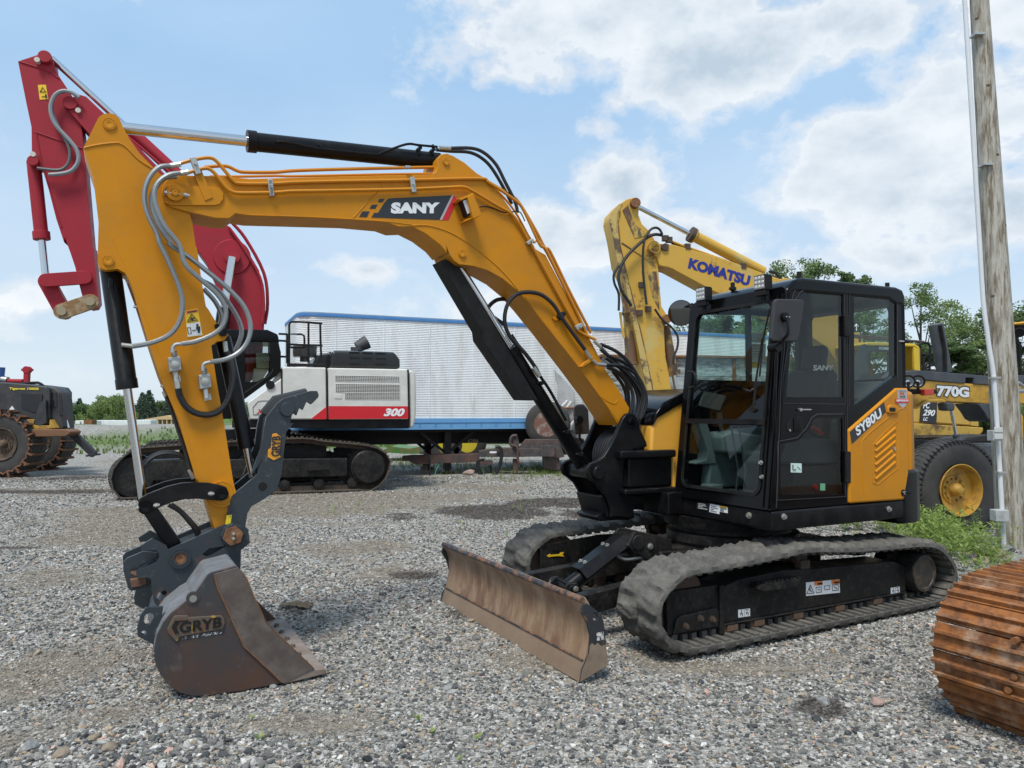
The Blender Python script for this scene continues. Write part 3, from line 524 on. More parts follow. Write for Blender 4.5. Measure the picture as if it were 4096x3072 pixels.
# exterior fittings of the cab
for (q, s_) in (((300, 190), 1), ((655, 120), 1)):
    z_ = 2.56; y_ = .86 if q[0] > 500 else .0
    c_ = EX.hit('I', q[0], q[1], 0, .20)
    wl = thing('work_light', None, None); wl.parent = ex
    R_ = Matrix.Translation(c_) @ Matrix.Rotation(math.radians(0), 4, 'Z')
    a_ = MB(); a_.box(-.075, -.01, -.058, .058, -.058, .058, R_)
    for k in range(6): a_.box(-.095, -.075, -.055+.019*k, -.048+.019*k, -.055, .055, R_)
    a_.build('lamp_housing', m_blkm, wl, bevel=.004)
    a_ = MB(); a_.box(-.01, -.004, -.05, .05, -.05, .05, R_); a_.build('lens_back', M('lens_grey', (.35, .36, .36), .25, metal=.6), wl)
    a_ = MB()
    for i in range(3):
        for j in range(3): a_.lathe(R_ @ Vector((-.004, -.033+.033*i, -.033+.033*j)), R_ @ Vector((.004, -.033+.033*i, -.033+.033*j)), [(0, .015), (.005, .010), (.006, .002)], 10)
    a_.build('led', M('led', (.45, .46, .46), .15), wl)
    a_ = MB(); a_.box(-.06, -.01, -.05, .05, -.10, -.058, R_); a_.tube([R_ @ Vector((-.035, 0, -.06)), R_ @ Vector((-.05, .0, -.13))], .02, 8); a_.build('lamp_bracket', m_blkm, wl, bevel=.004)
mm = thing('mirror', None, None); mm.parent = ex
mp_ = [EX.hit('S', *map(float, q.split(',')), 1, 1.12) for q in '1262,262 1545,268 1575,300 1505,715 1470,738 1215,728 1202,700 1245,290'.split()]
a_ = MB(); vs_ = mp_+[p+Vector((-.015, -.045, 0)) for p in mp_]; n_ = len(mp_); a_.add(vs_, [tuple(range(n_)), tuple(range(n_, 2*n_))]+[(i, (i+1) % n_, n_+(i+1) % n_, n_+i) for i in range(n_)]); a_.build('mirror_shell', M('mirror_plastic', (.028, .028, .030), .55, bump=.1, bsc=120), mm, bevel=.014, seg=3)
a_ = MB(); q = EX.hit('S', 1340, 470, 1, 1.12); a_.lathe(q, q+Vector((.004, .04, 0)), [(0, .034), (.03, .034), (.034, .028)], 20); a_.tube([q+Vector((0, .03, 0)), q+Vector((.01, .045, -.12)), EX.hit('S', 1260, 780, 1, 1.06)], .011, 8, 6); k_ = EX.hit('S', 1262, 800, 1, 1.03); a_.cyl(k_-Vector((0, .06, 0)), k_+Vector((0, .02, 0)), .033); a_.tube([k_, k_+Vector((.0, -.03, -.5)), Vector((.21, .97, 1.45))], .012, 8)
a_.build('mirror_arm', m_blk, mm)
a_ = MB(); 
for dx in (-.014, .014): a_.cyl(q+Vector((dx, .034, 0)), q+Vector((dx, .042, 0)), .005, n=8)
a_.build('screw', m_zinc, mm)
rm = thing('round_mirror', None, None); rm.parent = ex
q = EX.hit('S', 205, 420, 1, -.30); nrm = Vector((.75, .55, -.12)).normalized()
a_ = MB(); a_.lathe(q-nrm*.03, q+nrm*.01, [(0, .03), (.01, .09), (.03, .118), (.036, .118)], 32); a_.build('mirror_shell', m_blkm, rm)
a_ = MB(); a_.lathe(q+nrm*.007, q+nrm*.03, [(0, .112), (.005, .075), (.008, .03), (.0085, .002)], 32); a_.build('mirror_glass', M('mirror_face', (.12, .12, .12), .05, metal=1), rm)
a_ = MB(); a_.tube([q+Vector((-.02, .02, .05)), Vector((.08, -.05, 2.56))], .008, 6); a_.build('mirror_arm', m_blkm, rm)
wp = MB(); wp.tube([EX.hit('S', 1010, 1480, 0, .25), EX.hit('S', 1030, 1200, 0, .24), EX.hit('S', 1100, 710, 0, .20)], lambda t: .013-.007*t, 6); wp.tube([EX.hit('S', 1075, 1120, 0, .24), EX.hit('S', 1110, 720, 0, .19), EX.hit('S', 1185, 375, 0, .15)], .008, 6); q = EX.hit('S', 1010, 1490, 0, .26); wp.cyl(q-Vector((.02, 0, 0)), q+Vector((.02, 0, 0)), .025); wp.build('wiper', m_blkm, ex)
gh = MB(); gh.tube([EX.hit('S', 285, 1070, 0, .20), EX.hit('S', 350, 1080, 0, .28), EX.hit('S', 360, 1220, 0, .28), EX.hit('S', 290, 1245, 0, .22)], .008, 6, 4); gh.build('grab_handle', m_blkm, ex)
for q, ax__, v__, dr__, rr__, hh__ in (('145,1450', 0, .262, (1, 0, 0), .016, .016), ('600,1525', 0, .262, (1, 0, 0), .016, .016), ('805,1533', 1, .985, (0, 1, 0), .016, .016), ('1438,1487', 1, .985, (0, 1, 0), .016, .016), ('672,1207', 0, .25, (1, .2, 0), .011, .02), ('678,1293', 0, .25, (1, .2, 0), .011, .02)):
    MB().hexbolt(EX.hit('I', *map(float, q.split(',')), ax__, v__), dr__, rr__, hh__).build('bolt', m_zinc, ex)
for (x, y) in ((-.15, .9), (-1.2, .9), (-.05, .3)):
    bt = MB(); bt.cyl((x, y, 2.63), (x, y, 2.70), .018, n=12); bt.cyl((x, y, 2.64), (x, y, 2.66), .03, n=12); bt.build('roof_plug', m_blkm, cab_roof)
bt = MB(); q = EX.hit('I', 1500, 475, 1, .985); bt.cyl(q, q+Vector((-.09, .01, .0)), .008, n=8); bt.m(1).cyl(q+Vector((-.06, .01, 0)), q+Vector((-.11, .012, .0)), .014, n=10); bt.build('door_catch', [m_zinc, m_blkm], ex)
for (s_, m_) in (('283,1443 362,1455 358,1500 281,1488', m_bk), ('360,1455 418,1465 418,1518 358,1505', m_white), ('420,1467 468,1475 468,1512 418,1503', m_white)):
    c4 = [EX.hit('I', *map(float, q.split(',')), 0, .264) for q in s_.split()]; d_ = MB(); d_.add(c4+[p-Vector((.003, 0, 0)) for p in c4], [(0, 1, 2, 3), (4, 5, 6, 7), (0, 1, 5, 4), (1, 2, 6, 5), (2, 3, 7, 6), (3, 0, 4, 7)]); dd = d_.build('data_plate', m_, ex)
    tl, tr_, br_, bl_ = c4; off = Vector((.0015, 0, 0))
    d_ = MB()
    for k in range(4):
        f0 = .2+.2*k; a_ = tl.lerp(bl_, f0).lerp(tr_.lerp(br_, f0), .12); b_ = tl.lerp(bl_, f0).lerp(tr_.lerp(br_, f0), .12+rnd.uniform(.3, .75)); d_.tube([a_+off, b_+off], .0022, 4)
    d_.build('fine_print', m_white if m_ is m_bk else m_bk, dd)
    if s_[:3] == '420':
        c5 = [tl, tr_, tr_.lerp(br_, .28), tl.lerp(bl_, .28)]; d_ = MB(); d_.add([p+off for p in c5], [(0, 1, 2, 3)]); d_.build('decal_header', m_ylw, dd)
# cab interior
m_int = M('interior_grey', (.10, .11, .115), .6); m_int2 = M('interior_dark', (.03, .033, .034), .6)
it = MB(); it.box(-1.25, .22, y_r+.05, y_l-.05, .91, .95); it.build('cab_floor', m_int2, ex)
it = MB(); it.box(-1.25, -.75, y_r+.06, y_l-.06, .95, 1.55); it.prism([(-1.255, 1.5), (-.78, 1.5), (-.90, 1.62), (-1.20, 1.88), (-1.255, 1.88)], y_r+.06, y_l-.06); it.build('rear_shelf', m_int, ex, bevel=.02)
it = MB(); it.prism([(.05, .97), (-.7, .97), (-.7, 1.5), (-.05, 1.45), (.0, 1.3)], y_r+.05, y_r+.16); it.prism([(.0, 1.28), (-.62, 1.22), (-.62, 1.40), (-.1, 1.46), (.02, 1.42)], y_r+.16, y_r+.30); it.prism([(-.1, 1.22), (-.62, 1.2), (-.62, 1.40), (-.18, 1.42)], .72, .86); it.build('console', m_int, ex, bevel=.025)
it = MB(); it.prism(EX.t('I', '290,965 345,965 405,1140 400,1215 275,1220 275,1205 340,1190 350,1130', y_r+.17), y_r+.05, y_r+.17); it.build('trim_panel', m_int, ex, bevel=.01)
seat = MB(); seat.prism([(-.18, 1.18), (-.2, 1.30), (-.62, 1.26), (-.62, 1.14)], .22, .68); seat.build('seat_cushion', m_int2, ex, bevel=.04, seg=3)
seat = MB(); seat.prism([(-.58, 1.22), (-.72, 1.24), (-.88, 1.95), (-.80, 2.0), (-.70, 1.9)], .22, .68); so_ = seat.build('seat_back', m_int2, ex, bevel=.045, seg=3)
seat = MB(); seat.prism([(-.78, 1.98), (-.87, 1.98), (-.91, 2.18), (-.82, 2.2)], .33, .57); seat.build('headrest', m_int2, so_, bevel=.04, seg=3)
seat = MB(); seat.prism([(-.78, 1.24), (-1.18, 1.24), (-1.2, 1.72), (-.84, 1.74)], y_l-.16, y_l-.10); rp = seat.build('maroon_reflection', M('reflection_maroon', (.055, .018, .014), .55), ex, bevel=.02)  # added panel; the door glass's maroon reflection is put into its colour
pt_ = [EX.hit('I', *map(float, q.split(',')), 1, y_l-.098) for q in ('982,652', '1108,652', '984,618')]; text('SANY', *pt_, m_white, ex, bold=.03, shear=.1)
it = MB(); c_ = EX.hit('S', 545, 1400, 1, .05); R_ = Matrix.Translation(c_) @ Matrix.Rotation(math.radians(-30), 4, 'Y') @ Matrix.Rotation(math.radians(25), 4, 'Z'); it.box(-.02, .02, -.11, .11, -.075, .075, R_); it.tube([c_, c_+Vector((-.02, -.02, -.12)), c_+Vector((-.0, -.05, -.2))], .012, 6); it.build('monitor', m_blkm, ex, bevel=.006)
it = MB(); R2 = R_; it.box(-.024, -.0205, -.095, .095, -.06, .06, R_); it.build('monitor_screen', M('screen', (.08, .09, .09), .15), ex)
for (x, y) in ((-.12, .10), (-.16, .78)):
    it = MB(); it.tube([(x, y, 1.40), (x+.03, y, 1.50), (x+.04, y, 1.56)], .016, 8); it.lathe((x+.03, y, 1.5), (x+.05, y, 1.64), [(0, .02), (.05, .028), (.12, .024), (.14, .01)], 12); it.build('joystick', m_int2, ex)
it = MB()
for y in (.42, .50): it.tube([(.06, y, .96), (.03, y, 1.15), (.10, y, 1.50)], .009, 6)
for y in (.36, .56): it.box(.0, .14, y-.05, y+.05, .975, .99)
it.build('travel_lever', m_int2, ex)
it = MB(); it.box(.02, .16, .12, .24, .97, 1.02); it.build('pedal', m_int, ex, bevel=.01)
it = MB(); q = EX.hit('I', 985, 1353, 1, .85); it.cyl(q, q+Vector((0, .03, 0)), .02); it.build('stop_button', m_red, ex)
it = MB(); it.box(-.6, -.1, .74, .86, .96, 1.2); it.build('seat_base', m_int2, ex)
it = MB(); it.prism([(-.3, .96), (-.7, .96), (-.7, 1.16), (-.3, 1.16)], .3, .6); it.build('seat_riser', m_int2, ex)
it = MB(); it.tube([(-.62, .80, 1.35), (-.25, .82, 1.50), (-.2, .80, 1.46)], .012, 6); it.m(1).tube([(-.38, .9, 1.45), (-.28, .9, 1.50)], .018, 6); it.build('lock_lever', [m_int2, m_red], ex)
for (s_, m_) in (('975,640 1140,640 1140,750 975,750', 'w'), ('975,755 1145,760 1140,950 975,945', 'w'), ('972,965 1090,965 1090,1020 972,1020', 'y')):
    c4 = [EX.hit('S', *map(float, q.split(',')), 1, y_r+.02) for q in s_.split()]; d_ = MB(); d_.add(c4+[p-Vector((0, .002, 0)) for p in c4], [(0, 1, 2, 3), (4, 5, 6, 7)]); dd = d_.build('window_notice', m_ylw if m_ == 'y' else M('paper', (.55, .58, .56), .6), ex)
    tl, tr_, br_, bl_ = c4; d_ = MB(); off = Vector((0, .002, 0))
    for k in range(5 if m_ == 'w' else 1):
        f0 = .15+.16*k; a_ = tl.lerp(bl_, f0).lerp(tr_.lerp(br_, f0), .1); b_ = tl.lerp(bl_, f0).lerp(tr_.lerp(br_, f0), rnd.uniform(.5, .9)); d_.tube([a_+off, b_+off], .0025, 4)
    d_.build('fine_print', m_bk, dd)
# ------------------------------------------------------------------ boom, arm, bucket (plane of the boom: y = -0.35)
YB, YN, YF = -.35, -.20, -.50
boom_o = EX.tt('A:1240,1210 1245,1160 1275,1110 1320,1080 1380,1072 1440,1078 1640,1080 1790,1088 E:0,462 500,449 1000,437 1270,432 1302,412 1314,372 1311,325 1333,293 1375,285 1420,302 1500,350 1610,445 1700,520 1770,600 1840,700 1910,830 1965,935 G:700,150 800,340 900,530 1000,730 1100,925 1180,1040 1232,1105 1222,1140 1190,1175 1165,1205 1040,1222 990,1180', YN)
boom_o = EX.tt('A:1262,1225 1268,1165 1300,1115 1345,1085 1400,1076 1640,1080 1790,1088 E:0,462 500,449 1000,437 1270,432 1302,412 1314,372 1311,325 1333,293 1375,285 1420,302 1500,350 1610,445 1700,520 1770,600 1840,700 1910,830 1965,935', YN)+EX.tt('G:728,180 850,412 972,642 1090,872 1182,1016 1234,1105 1226,1150 1205,1190 1170,1210 1150,1180 1060,1040 935,870 760,640 640,490 560,400 470,325 380,275 300,250 250,243 205,238 175,215 150,180 130,130', YN)+EX.tt('E:1380,985 1330,925 1230,848 1130,797 1040,800 960,770 700,745 0,722 A:1840,1375 1790,1413 1690,1412 1480,1365 1340,1325 1285,1290', YN)
bm_ = MB(); bm_.prism(boom_o, YF, YN); bo_ = bm_.build('boom', m_yel, ex, bevel=.006)
def plate(st, y, t=.008, name='boom_plate', m=m_yel, par=None, bev=.003):
    a = MB(); a.prism(EX.tt(st, y+t), y-.002, y+t); return a.build(name, m, par or bo_, bevel=bev)
def seam(st, y=YN, r=.004, name='weld_seam', par=None, sm=5, m=m_yel):
    a = MB(); a.tube([vx(p, y) for p in EX.tt(st, y)], r, 6, sm); return a.build(name, m, par or bo_)
seam('E:1130,790 1250,790 1400,838 1550,930 1700,1050 1800,1150 1870,1235', r=.006)
seam('E:0,716 500,733 960,762 1100,780 1250,792', r=.004)
seam('E:720,737 880,560 930,500', r=.004, sm=0)
seam('G:600,430 700,570 900,820 1170,1190', r=.004, sm=0)
seam('P:320,490 360,520 410,545 440,545 455,520', r=.004)
plate('A:1275,1190 1300,1165 1340,1158 1640,1165 1710,1175 1745,1210 1745,1260 1715,1300 1680,1310 1340,1310 1290,1290', YN, .012, 'pin_plate')
p_ = MB()
def ring(mb, c, q, y, r, h, inner=.0, n=28, par=None):
    a = vx(EX.t(c, q, y)[0], y); mb.lathe(a, a+Vector((0, h, 0)), [(0, r), (h, r), (h, r*.86), (h-.003, r*.84), (h-.003, r*.80), (h, r*.78), (h, max(inner, .004))]+([(h-.008, inner)] if inner else [(h-.002, .001)]), n); return a
ring(p_, 'A', '1365,1220', YN+.01, .050, .03, .030); ring(p_, 'A', '1365,1220', YN+.0, .024, .042)
ring(p_, 'E', '1368,346', YN, .026, .012); ring(p_, 'E', '1480,986', YN, .029, .012)
p_.build('pin_boss', m_yel, bo_)
p_ = MB(); a_ = vx(EX.t('A', '1365,1220', YN+.03)[0], YN+.03); p_.tube([a_+Vector((.060, 0, 0)), a_+Vector((-.085, 0, 0))], .009, 6); p_.cyl(a_+Vector((-.05, 0, 0)), a_+Vector((-.07, 0, 0)), .014, n=6); p_.cyl(a_+Vector((.045, 0, 0)), a_+Vector((.06, 0, 0)), .014, n=6); p_.build('pin_bolt', m_zinc, bo_)
plate('A:1505,1040 1565,1015 1665,1250 1600,1275', YN+.008, .01, 'pipe_bracket')
# pipes on the boom
def pipe(name, st, y, r=.0122, m=m_yeld, par=None, sm=4, n=8):
    a = MB(); P = EX.tt(st, y) if not callable(y) else None
    if callable(y):
        pts = []; c = None; toks = st.split()
        for i, q in enumerate(toks):
            if ':' in q: c, q = q.split(':')
            yy = y(i/(len(toks)-1)); pts.append(vx(EX.t(c, q, yy)[0], yy))
    else: pts = [vx(p, y) for p in P]
    a.tube(pts, r, n, sm); return a.build(name, m, par or bo_)
pipe('hydraulic_pipe', 'A:1445,1062 1500,1045 1590,1022 1640,1030 1690,1075 1760,1165 1810,1203 1880,1214 2147,1210 E:300,550 620,545 1110,535 1400,522 1490,520 1550,545 1740,658 1820,702 1880,775 1950,900 G:640,115 740,300 905,598 940,648 1030,692', YN+.022)
pipe('hydraulic_pipe', 'A:1390,990 1450,970 1560,945 1640,940 1690,965 1760,1045 1820,1115 1880,1140 2147,1140 E:300,488 620,480 1110,472 1600,462 1670,490 1860,620 1915,690 1990,850 2030,930 G:730,150 800,290 935,565 985,680', YN+.012)
pipe('hydraulic_pipe', 'A:1600,1012 1760,1003 1850,1040 1920,1052 2147,1052 E:300,407 600,397 1100,386 1440,381 1510,395 1590,440 1800,565 1880,630 2000,830 2060,945 G:755,160 862,380 970,590 1000,650', YB+.06)
pipe('hydraulic_pipe', 'A:1640,1085 1900,1085 2147,1080 E:300,445 700,437 1050,430 1400,430 1600,455 1720,540 1850,690 1970,900 G:700,110 850,400 975,650', YB+.1, .009)
cl_ = [('E', '125,465 158,465 172,582 140,582'), ('E', '1118,450 1150,448 1165,555 1133,558'), ('E', '1933,905 1975,878 1990,898 1948,925'), ('G', '905,610 945,590 960,610 920,635'), ('A', '1480,935 1530,930 1572,1060 1530,1070'), ('A', '2090,1108 2125,1106 2140,1235 2108,1238'), ('E', '1085,370 1122,370 1125,388 1087,388')]
for c, s_ in cl_: a_ = MB(); a_.prism(EX.t(c, s_, YN+.035), YN+.0, YN+.036); a_.build('pipe_clamp', M('galvanised', (.42, .42, .40), .45, metal=.5), bo_, bevel=.004)
a_ = MB()
for c, q in (('E', '150,515'), ('E', '1142,500'), ('E', '1968,900'), ('G', '938,615'), ('A', '1525,985'), ('A', '2118,1155')):
    p = vx(EX.t(c, q, YN+.037)[0], YN+.037); a_.hexbolt(p, (0, 1, 0), .008, .008)
a_.build('clamp_bolt', m_zinc, bo_)
# decal on the boom
DY = YN+.002
d_ = MB(); d_.prism(EX.t('E', '968,600 1410,578 1325,750 848,733 868,700 895,700 935,636', DY), YN-.001, DY); dc = d_.build('brand_panel', m_bk, bo_)
for s_ in ('905,603 942,602 926,627 893,627', '850,645 892,642 877,672 835,672', '785,690 836,690 818,730 762,730'): MB().prism(EX.t('E', s_, DY), YN-.001, DY).build('brand_square', m_bk, dc)
MB().prism(EX.t('E', '1410,578 1424,578 1341,750 1325,750', DY+.0), YN-.001, DY+.0005).build('brand_stripe', M('stripe_grey', (.4, .41, .42), .4), dc)
MB().prism(EX.t('E', '1424,578 1448,610 1385,752 1341,750', DY+.0), YN-.001, DY+.0005).build('brand_stripe', m_red, dc)
text('SANY', *P3('E', '983,707 1322,705 987,628', DY+.001), m_white, dc, bold=.065)
# work light on the boom
wl = thing('work_light', None, None); wl.parent = bo_
a_ = MB(); a_.prism(EX.t('E', '1520,590 1560,560 1617,718 1560,742', YN+.13), YN, YN+.13); a_.prism(EX.t('E', '1458,603 1560,560 1562,575 1475,615', YN+.12), YN+.0, YN+.12); a_.prism(EX.t('E', '1458,603 1475,612 1520,740 1505,760', YN+.03), YN, YN+.03); a_.prism(EX.t('E', '1505,760 1560,742 1560,730 1510,745', YN+.1), YN, YN+.1); a_.build('lamp_guard', m_yel, wl, bevel=.003)
a_ = MB(); a_.prism(EX.t('E', '1482,612 1512,598 1548,705 1520,725', YN+.10), YN+.02, YN+.10); a_.build('lamp_housing', m_blkm, wl, bevel=.006)
a_ = MB(); a_.prism(EX.t('E', '1488,618 1512,606 1542,695 1520,710', YN+.104), YN+.1, YN+.104); a_.build('lens', M('lens_light', (.6, .6, .58), .2, metal=.3), wl)
pipe('cable', 'E:1605,660 1650,655 1700,668 1780,698 1850,692 1890,700 1920,760', YN+.01, .005, m_hose)
# arm
arm_o = EX.tt('A:652,860 768,626 800,600 850,590 900,600 935,638 960,700 1010,790 1090,905 1200,1018 1300,1110 1420,1250 1480,1370 1500,1440 1530,1640 B:1305,60 1340,300 1366,455 1385,480 1440,572 1480,588 1508,615 1513,650 1490,682 1440,690 1402,718 1440,970 1490,1250 1545,1600 V:1495,300 1440,600 1400,760 1290,790 1258,700 1175,420 1080,190 B:1300,1600 1180,1200 1060,920 1000,740 880,350 860,290 830,235 780,207 740,213 700,215 665,200 648,165 650,60 A:765,1640 770,1430 730,1100 665,910', -.22)
a_ = MB(); a_.prism(arm_o, -.48, -.22); arm = a_.build('arm', m_yel, ex, bevel=.006)
seam('A:655,862 760,838 900,822 940,828 990,860 1080,950 1190,1022', -.22, .007, par=arm)
seam('B:1060,0 1100,60 1130,160', -.22, .003, par=arm)
seam('B:740,0 830,210 905,400 1070,800 1190,1150 1330,1640', -.222, .0035, par=arm, sm=0)
p_ = MB(); ring(p_, 'A', '853,676', -.22, .037, .010); ring(p_, 'B', '717,153', -.22, .031, .010); p_.build('pin_boss', m_yel, arm)
p_ = MB(); ring(p_, 'V', '1345,345', -.22, .085, .02); p_.build('lower_boss', m_yel, arm)
p_ = MB(); ring(p_, 'B', '1478,628', -.22, .028, .012); ring(p_, 'B', '1440,590', -.22, .016, .012); p_.build('pin', m_blk, arm)
# cylinders
def cyl_pair(name, a, b, y, tb, rb, rr_, par=ex, mb_=m_blk, collar=.01):
    A_ = vx(EX.tt(a, y)[0], y); B_ = vx(EX.tt(b, y)[0], y); d = (B_-A_); Mx = A_+d*tb
    o = MB(); o.lathe(Mx, B_, [(0, rb*.62), (0, rb+collar), (.06, rb+collar), (.065, rb), (((B_-Mx).length)-.03, rb), ((B_-Mx).length, rb*.6)], 32); o = o.build(name, mb_, par, ang=40)
    MB().cyl(A_, Mx+d*.02, rr_, n=28).build('piston_rod', m_chrome, o); return o, A_, B_, Mx
oc, A0, B0, M0 = cyl_pair('arm_cylinder', 'A:900,700', 'E:1345,345', YB, .355, .064, .036)
# exact rod/barrel split from the photograph
pipe('hydraulic_pipe', 'E:185,205 230,204 300,216 480,252 870,292 920,282 1090,222 1180,228 1310,240', YB+.09, .009, m_blk, oc)
a_ = MB()
for q in ('205,205', '490,235', '1185,250', '1278,262'):
    p = vx(EX.t('E', q, YB+.07)[0], YB+.07); a_.cyl(p-Vector((0, .05, 0)), p+Vector((0, .02, 0)), .014, n=10)
for x in (1185, 1278): a_.tube([vx(p, YB+.07) for p in EX.t('E', f'{x},225 {x},295', YB+.07)], .010, 8)
a_.build('pipe_mount', m_blk, oc)
pipe('hose', 'E:1400,250 1550,250 1640,285 1720,365 1780,480 1850,620 1870,700', YB+.09, .014, m_hose, oc); pipe('hose', 'E:1300,260 1400,270 1540,280 1640,335 1710,420 1790,560 1830,640', YB+.02, .014, m_hose, oc)
pipe('hose_fitting', 'E:1325,245 1400,250', YB+.09, .016, m_zinc, oc, sm=0)
bc, A0, B0, M0 = cyl_pair('boom_cylinder', 'G:150,160', 'P:190,1100', YB, .42, .062, .034)
a_ = MB(); a_.prism(EX.t('G', '98,215 128,203 210,250 300,400 480,700 690,1058 600,1055 400,762 350,690 343,635 135,280', YB+.1), YB-.085, YB+.085, ); a_.build('rod_guard', m_blkm, bc, bevel=.004)
p_ = MB(); p_.cyl(A0-Vector((0, .12, 0)), A0+Vector((0, .12, 0)), .05); p_.build('rod_eye', m_blk, bc)
p_ = MB()
for q in ('700,955', '855,1250', '935,1385'):
    p = vx(EX.t('G', q, YB+.075)[0], YB+.075); p_.cyl(p+Vector((.03, -.02, .0)), p+Vector((-.03, .0, .01)), .012, n=8); p_.cyl(p-Vector((0, .05, 0)), p+Vector((0, .02, 0)), .016, n=8)
p_.build('grease_block', m_blk, bc)
pipe('pressure_hose', 'G:690,905 660,850 600,770 540,710 495,640 480,560 500,475 550,420 620,405 700,420 770,475 820,550 890,650 965,752', lambda t: YB+.09+.1*math.sin(min(1, t*1.3)*math.pi/2), .0165, m_hose, bc)
pipe('pressure_hose', 'G:480,600 420,560 380,520 395,480 440,450 500,448', YB-.12, .0165, m_hose, bc)
pipe('hard_line', 'G:522,662 560,720 620,790 680,890 760,1010 850,1180', YB+.078, .013, m_blk, bc)
pipe('hose_fitting', 'G:655,860 690,912', YB+.115, .02, m_zinc, bc, sm=0)
pipe('hose_fitting', 'G:960,745 1000,805', YN+.03, .017, m_zinc, bo_, sm=0)
pipe('hose_fitting', 'G:1010,815 1035,840 1090,845', YN+.03, .015, m_zinc, bo_, sm=0)
a_ = MB(); a_.prism(EX.t('G', '940,855 955,835 1010,790 1022,800 1010,820 950,858', YN+.03), YN, YN+.034); a_.build('hose_plate', m_yel, bo_, bevel=.003)
a_ = MB(); a_.prism(EX.t('G', '800,550 835,520 855,535 820,575', YN+.045), YN, YN+.05); a_.build('hose_clamp', m_blkm, bo_, bevel=.004)
a_ = MB(); a_.prism(EX.t('G', '770,560 800,535 815,575 785,578', YN+.02), YN, YN+.022); a_.build('clamp_base', m_yel, bo_, bevel=.003)
pipe('hose_fitting', 'G:1020,700 1060,735', YN+.03, .015, m_zinc, bo_, sm=0)
hs = [('G:1060,720 1150,760 1230,830 1290,930 1325,1040 1300,1170', YN+.03), ('G:1090,845 1180,850 1260,890 1310,960 1335,1060 1310,1160', YN+.03), ('G:1060,750 1110,790 1200,830 1270,900 1318,1010 1280,1180', YN-.03), ('G:1100,860 1170,890 1230,960 1255,1040 1240,1140', YN-.02),
      ('G:1120,860 1200,930 1225,1010 1225,1110 1205,1180', YN-.10), ('G:1070,760 1180,850 1280,950 1300,1060 1275,1180', YN-.12), ('G:1130,880 1190,960 1215,1040 1210,1120', YN-.17), ('G:1060,740 1190,880 1265,980 1285,1080 1255,1190', YN-.2), ('G:1090,800 1220,900 1290,1000 1310,1100 1290,1200', YN-.08)]
for st, y in hs: pipe('foot_hose', st, y, .0155, m_hose, bo_)
# bucket cylinder on the arm front
uc, A1, B1, M1 = cyl_pair('bucket_cylinder', 'V:475,400', 'B:728,175', YB, .47, .060, .026, mb_=m_blk, collar=.004)
pipe('hard_line', 'B:735,270 740,340 780,470 800,640 830,715', YB+.065, .010, m_blk, uc)
pipe('hose_fitting', 'B:805,712 885,722', YB+.075, .014, m_zinc, uc, sm=0)
pipe('hose_fitting', 'B:735,275 738,335', YB+.06, .015, m_blk, uc, sm=0)
tcy, A2, B2, M2 = cyl_pair('thumb_cylinder', 'V:1690,150', 'B:1475,640', YB, .20, .050, .024, mb_=m_blk, collar=.003)
pipe('hose_fitting', 'B:1490,690 1500,760', YB+.08, .016, m_zinc, tcy, sm=0)
# grey spiral hoses
m_sp = M('spiral_hose', (.27, .28, .28), .36, metal=.65, var=.25, sc_=120)
pipe('armoured_hose', 'A:1330,1003 1250,1010 1180,1070 1135,1170 1130,1290 1165,1410 1225,1530 B:1060,40 1110,140 1175,290 1208,400 1208,500 1175,590 1110,655 1000,700 880,722', lambda t: YN+.06+.03*math.sin(t*3.1), .0155, m_sp, arm)
pipe('armoured_hose', 'A:1410,1058 1320,1072 1240,1125 1203,1210 1225,1340 1290,1480 1400,1620 B:1230,180 1340,285 1440,375 1497,470 1488,570 1420,640 1300,690 1205,706', lambda t: YN+.09+.03*math.sin(t*3.1), .0155, m_sp, arm)
pipe('armoured_hose', 'A:1380,1085 1280,1100 1210,1180 1180,1290 1230,1450 1330,1600 B:1130,50 1260,135 1400,245 1530,355 1620,460 1662,580 1648,680 1590,760 1500,808 1400,825', lambda t: YN+.03+.1*t, .0155, m_sp, arm)
pipe('armoured_hose', 'B:1340,285 1430,335 1510,425 1580,540 1603,640 1560,760', YB-.17, .0155, m_sp, arm)
pipe('armoured_hose', 'B:1350,340 1430,430 1470,530 1440,620', YB-.15, .0155, m_sp, arm)
for st in ('B:1200,706 1165,710 1147,730 1145,765', 'B:1395,826 1362,834 1347,850 1345,885'): pipe('elbow', st, YN+.06, .013, m_zinc, arm, sm=3)
for st in ('A:1325,1003 1410,990', 'A:1405,1062 1470,1050'): pipe('hose_fitting', st, YN+.05, .017, m_zinc, arm, sm=0)
for s_, n_ in (('1113,797 1196,783 1207,880 1127,895', '1160,842'), ('1318,912 1395,900 1406,995 1328,1010', '1360,953')):
    v = thing('shutoff_valve', None, None); v.parent = arm
    a_ = MB(); a_.prism(EX.t('B', s_, YN+.05), YN-.03, YN+.05); a_.build('valve_body', M('valve_alu', (.38, .38, .37), .45, metal=.6), v, bevel=.006)
    a_ = MB(); p = vx(EX.t('B', n_, YN+.05)[0], YN+.05); a_.lathe(p, p+Vector((0, .03, 0)), [(0, .026), (.008, .024), (.008, .018), (.022, .018), (.024, .012), (.024, .001)], 20)
    cc = EX.t('B', s_, YN+.05); cxm = sum(q[0] for q in cc)/4; czm = sum(q[1] for q in cc)/4
    for q in cc: w_ = Vector((cxm+(q[0]-cxm)*.72, YN+.05, czm+(q[1]-czm)*.72)); a_.cyl(w_, w_+Vector((0, .008, 0)), .006, n=8)
    a_.cyl(vx((cxm+.004, czm+.045), YN+.02), vx((cxm+.006, czm+.085), YN+.03), .018, n=6); a_.cyl(vx((cxm-.004, czm-.045), YN+.02), vx((cxm-.012, czm-.11), YN+.03), .016, n=8); a_.build('valve_nut', m_zinc, v)
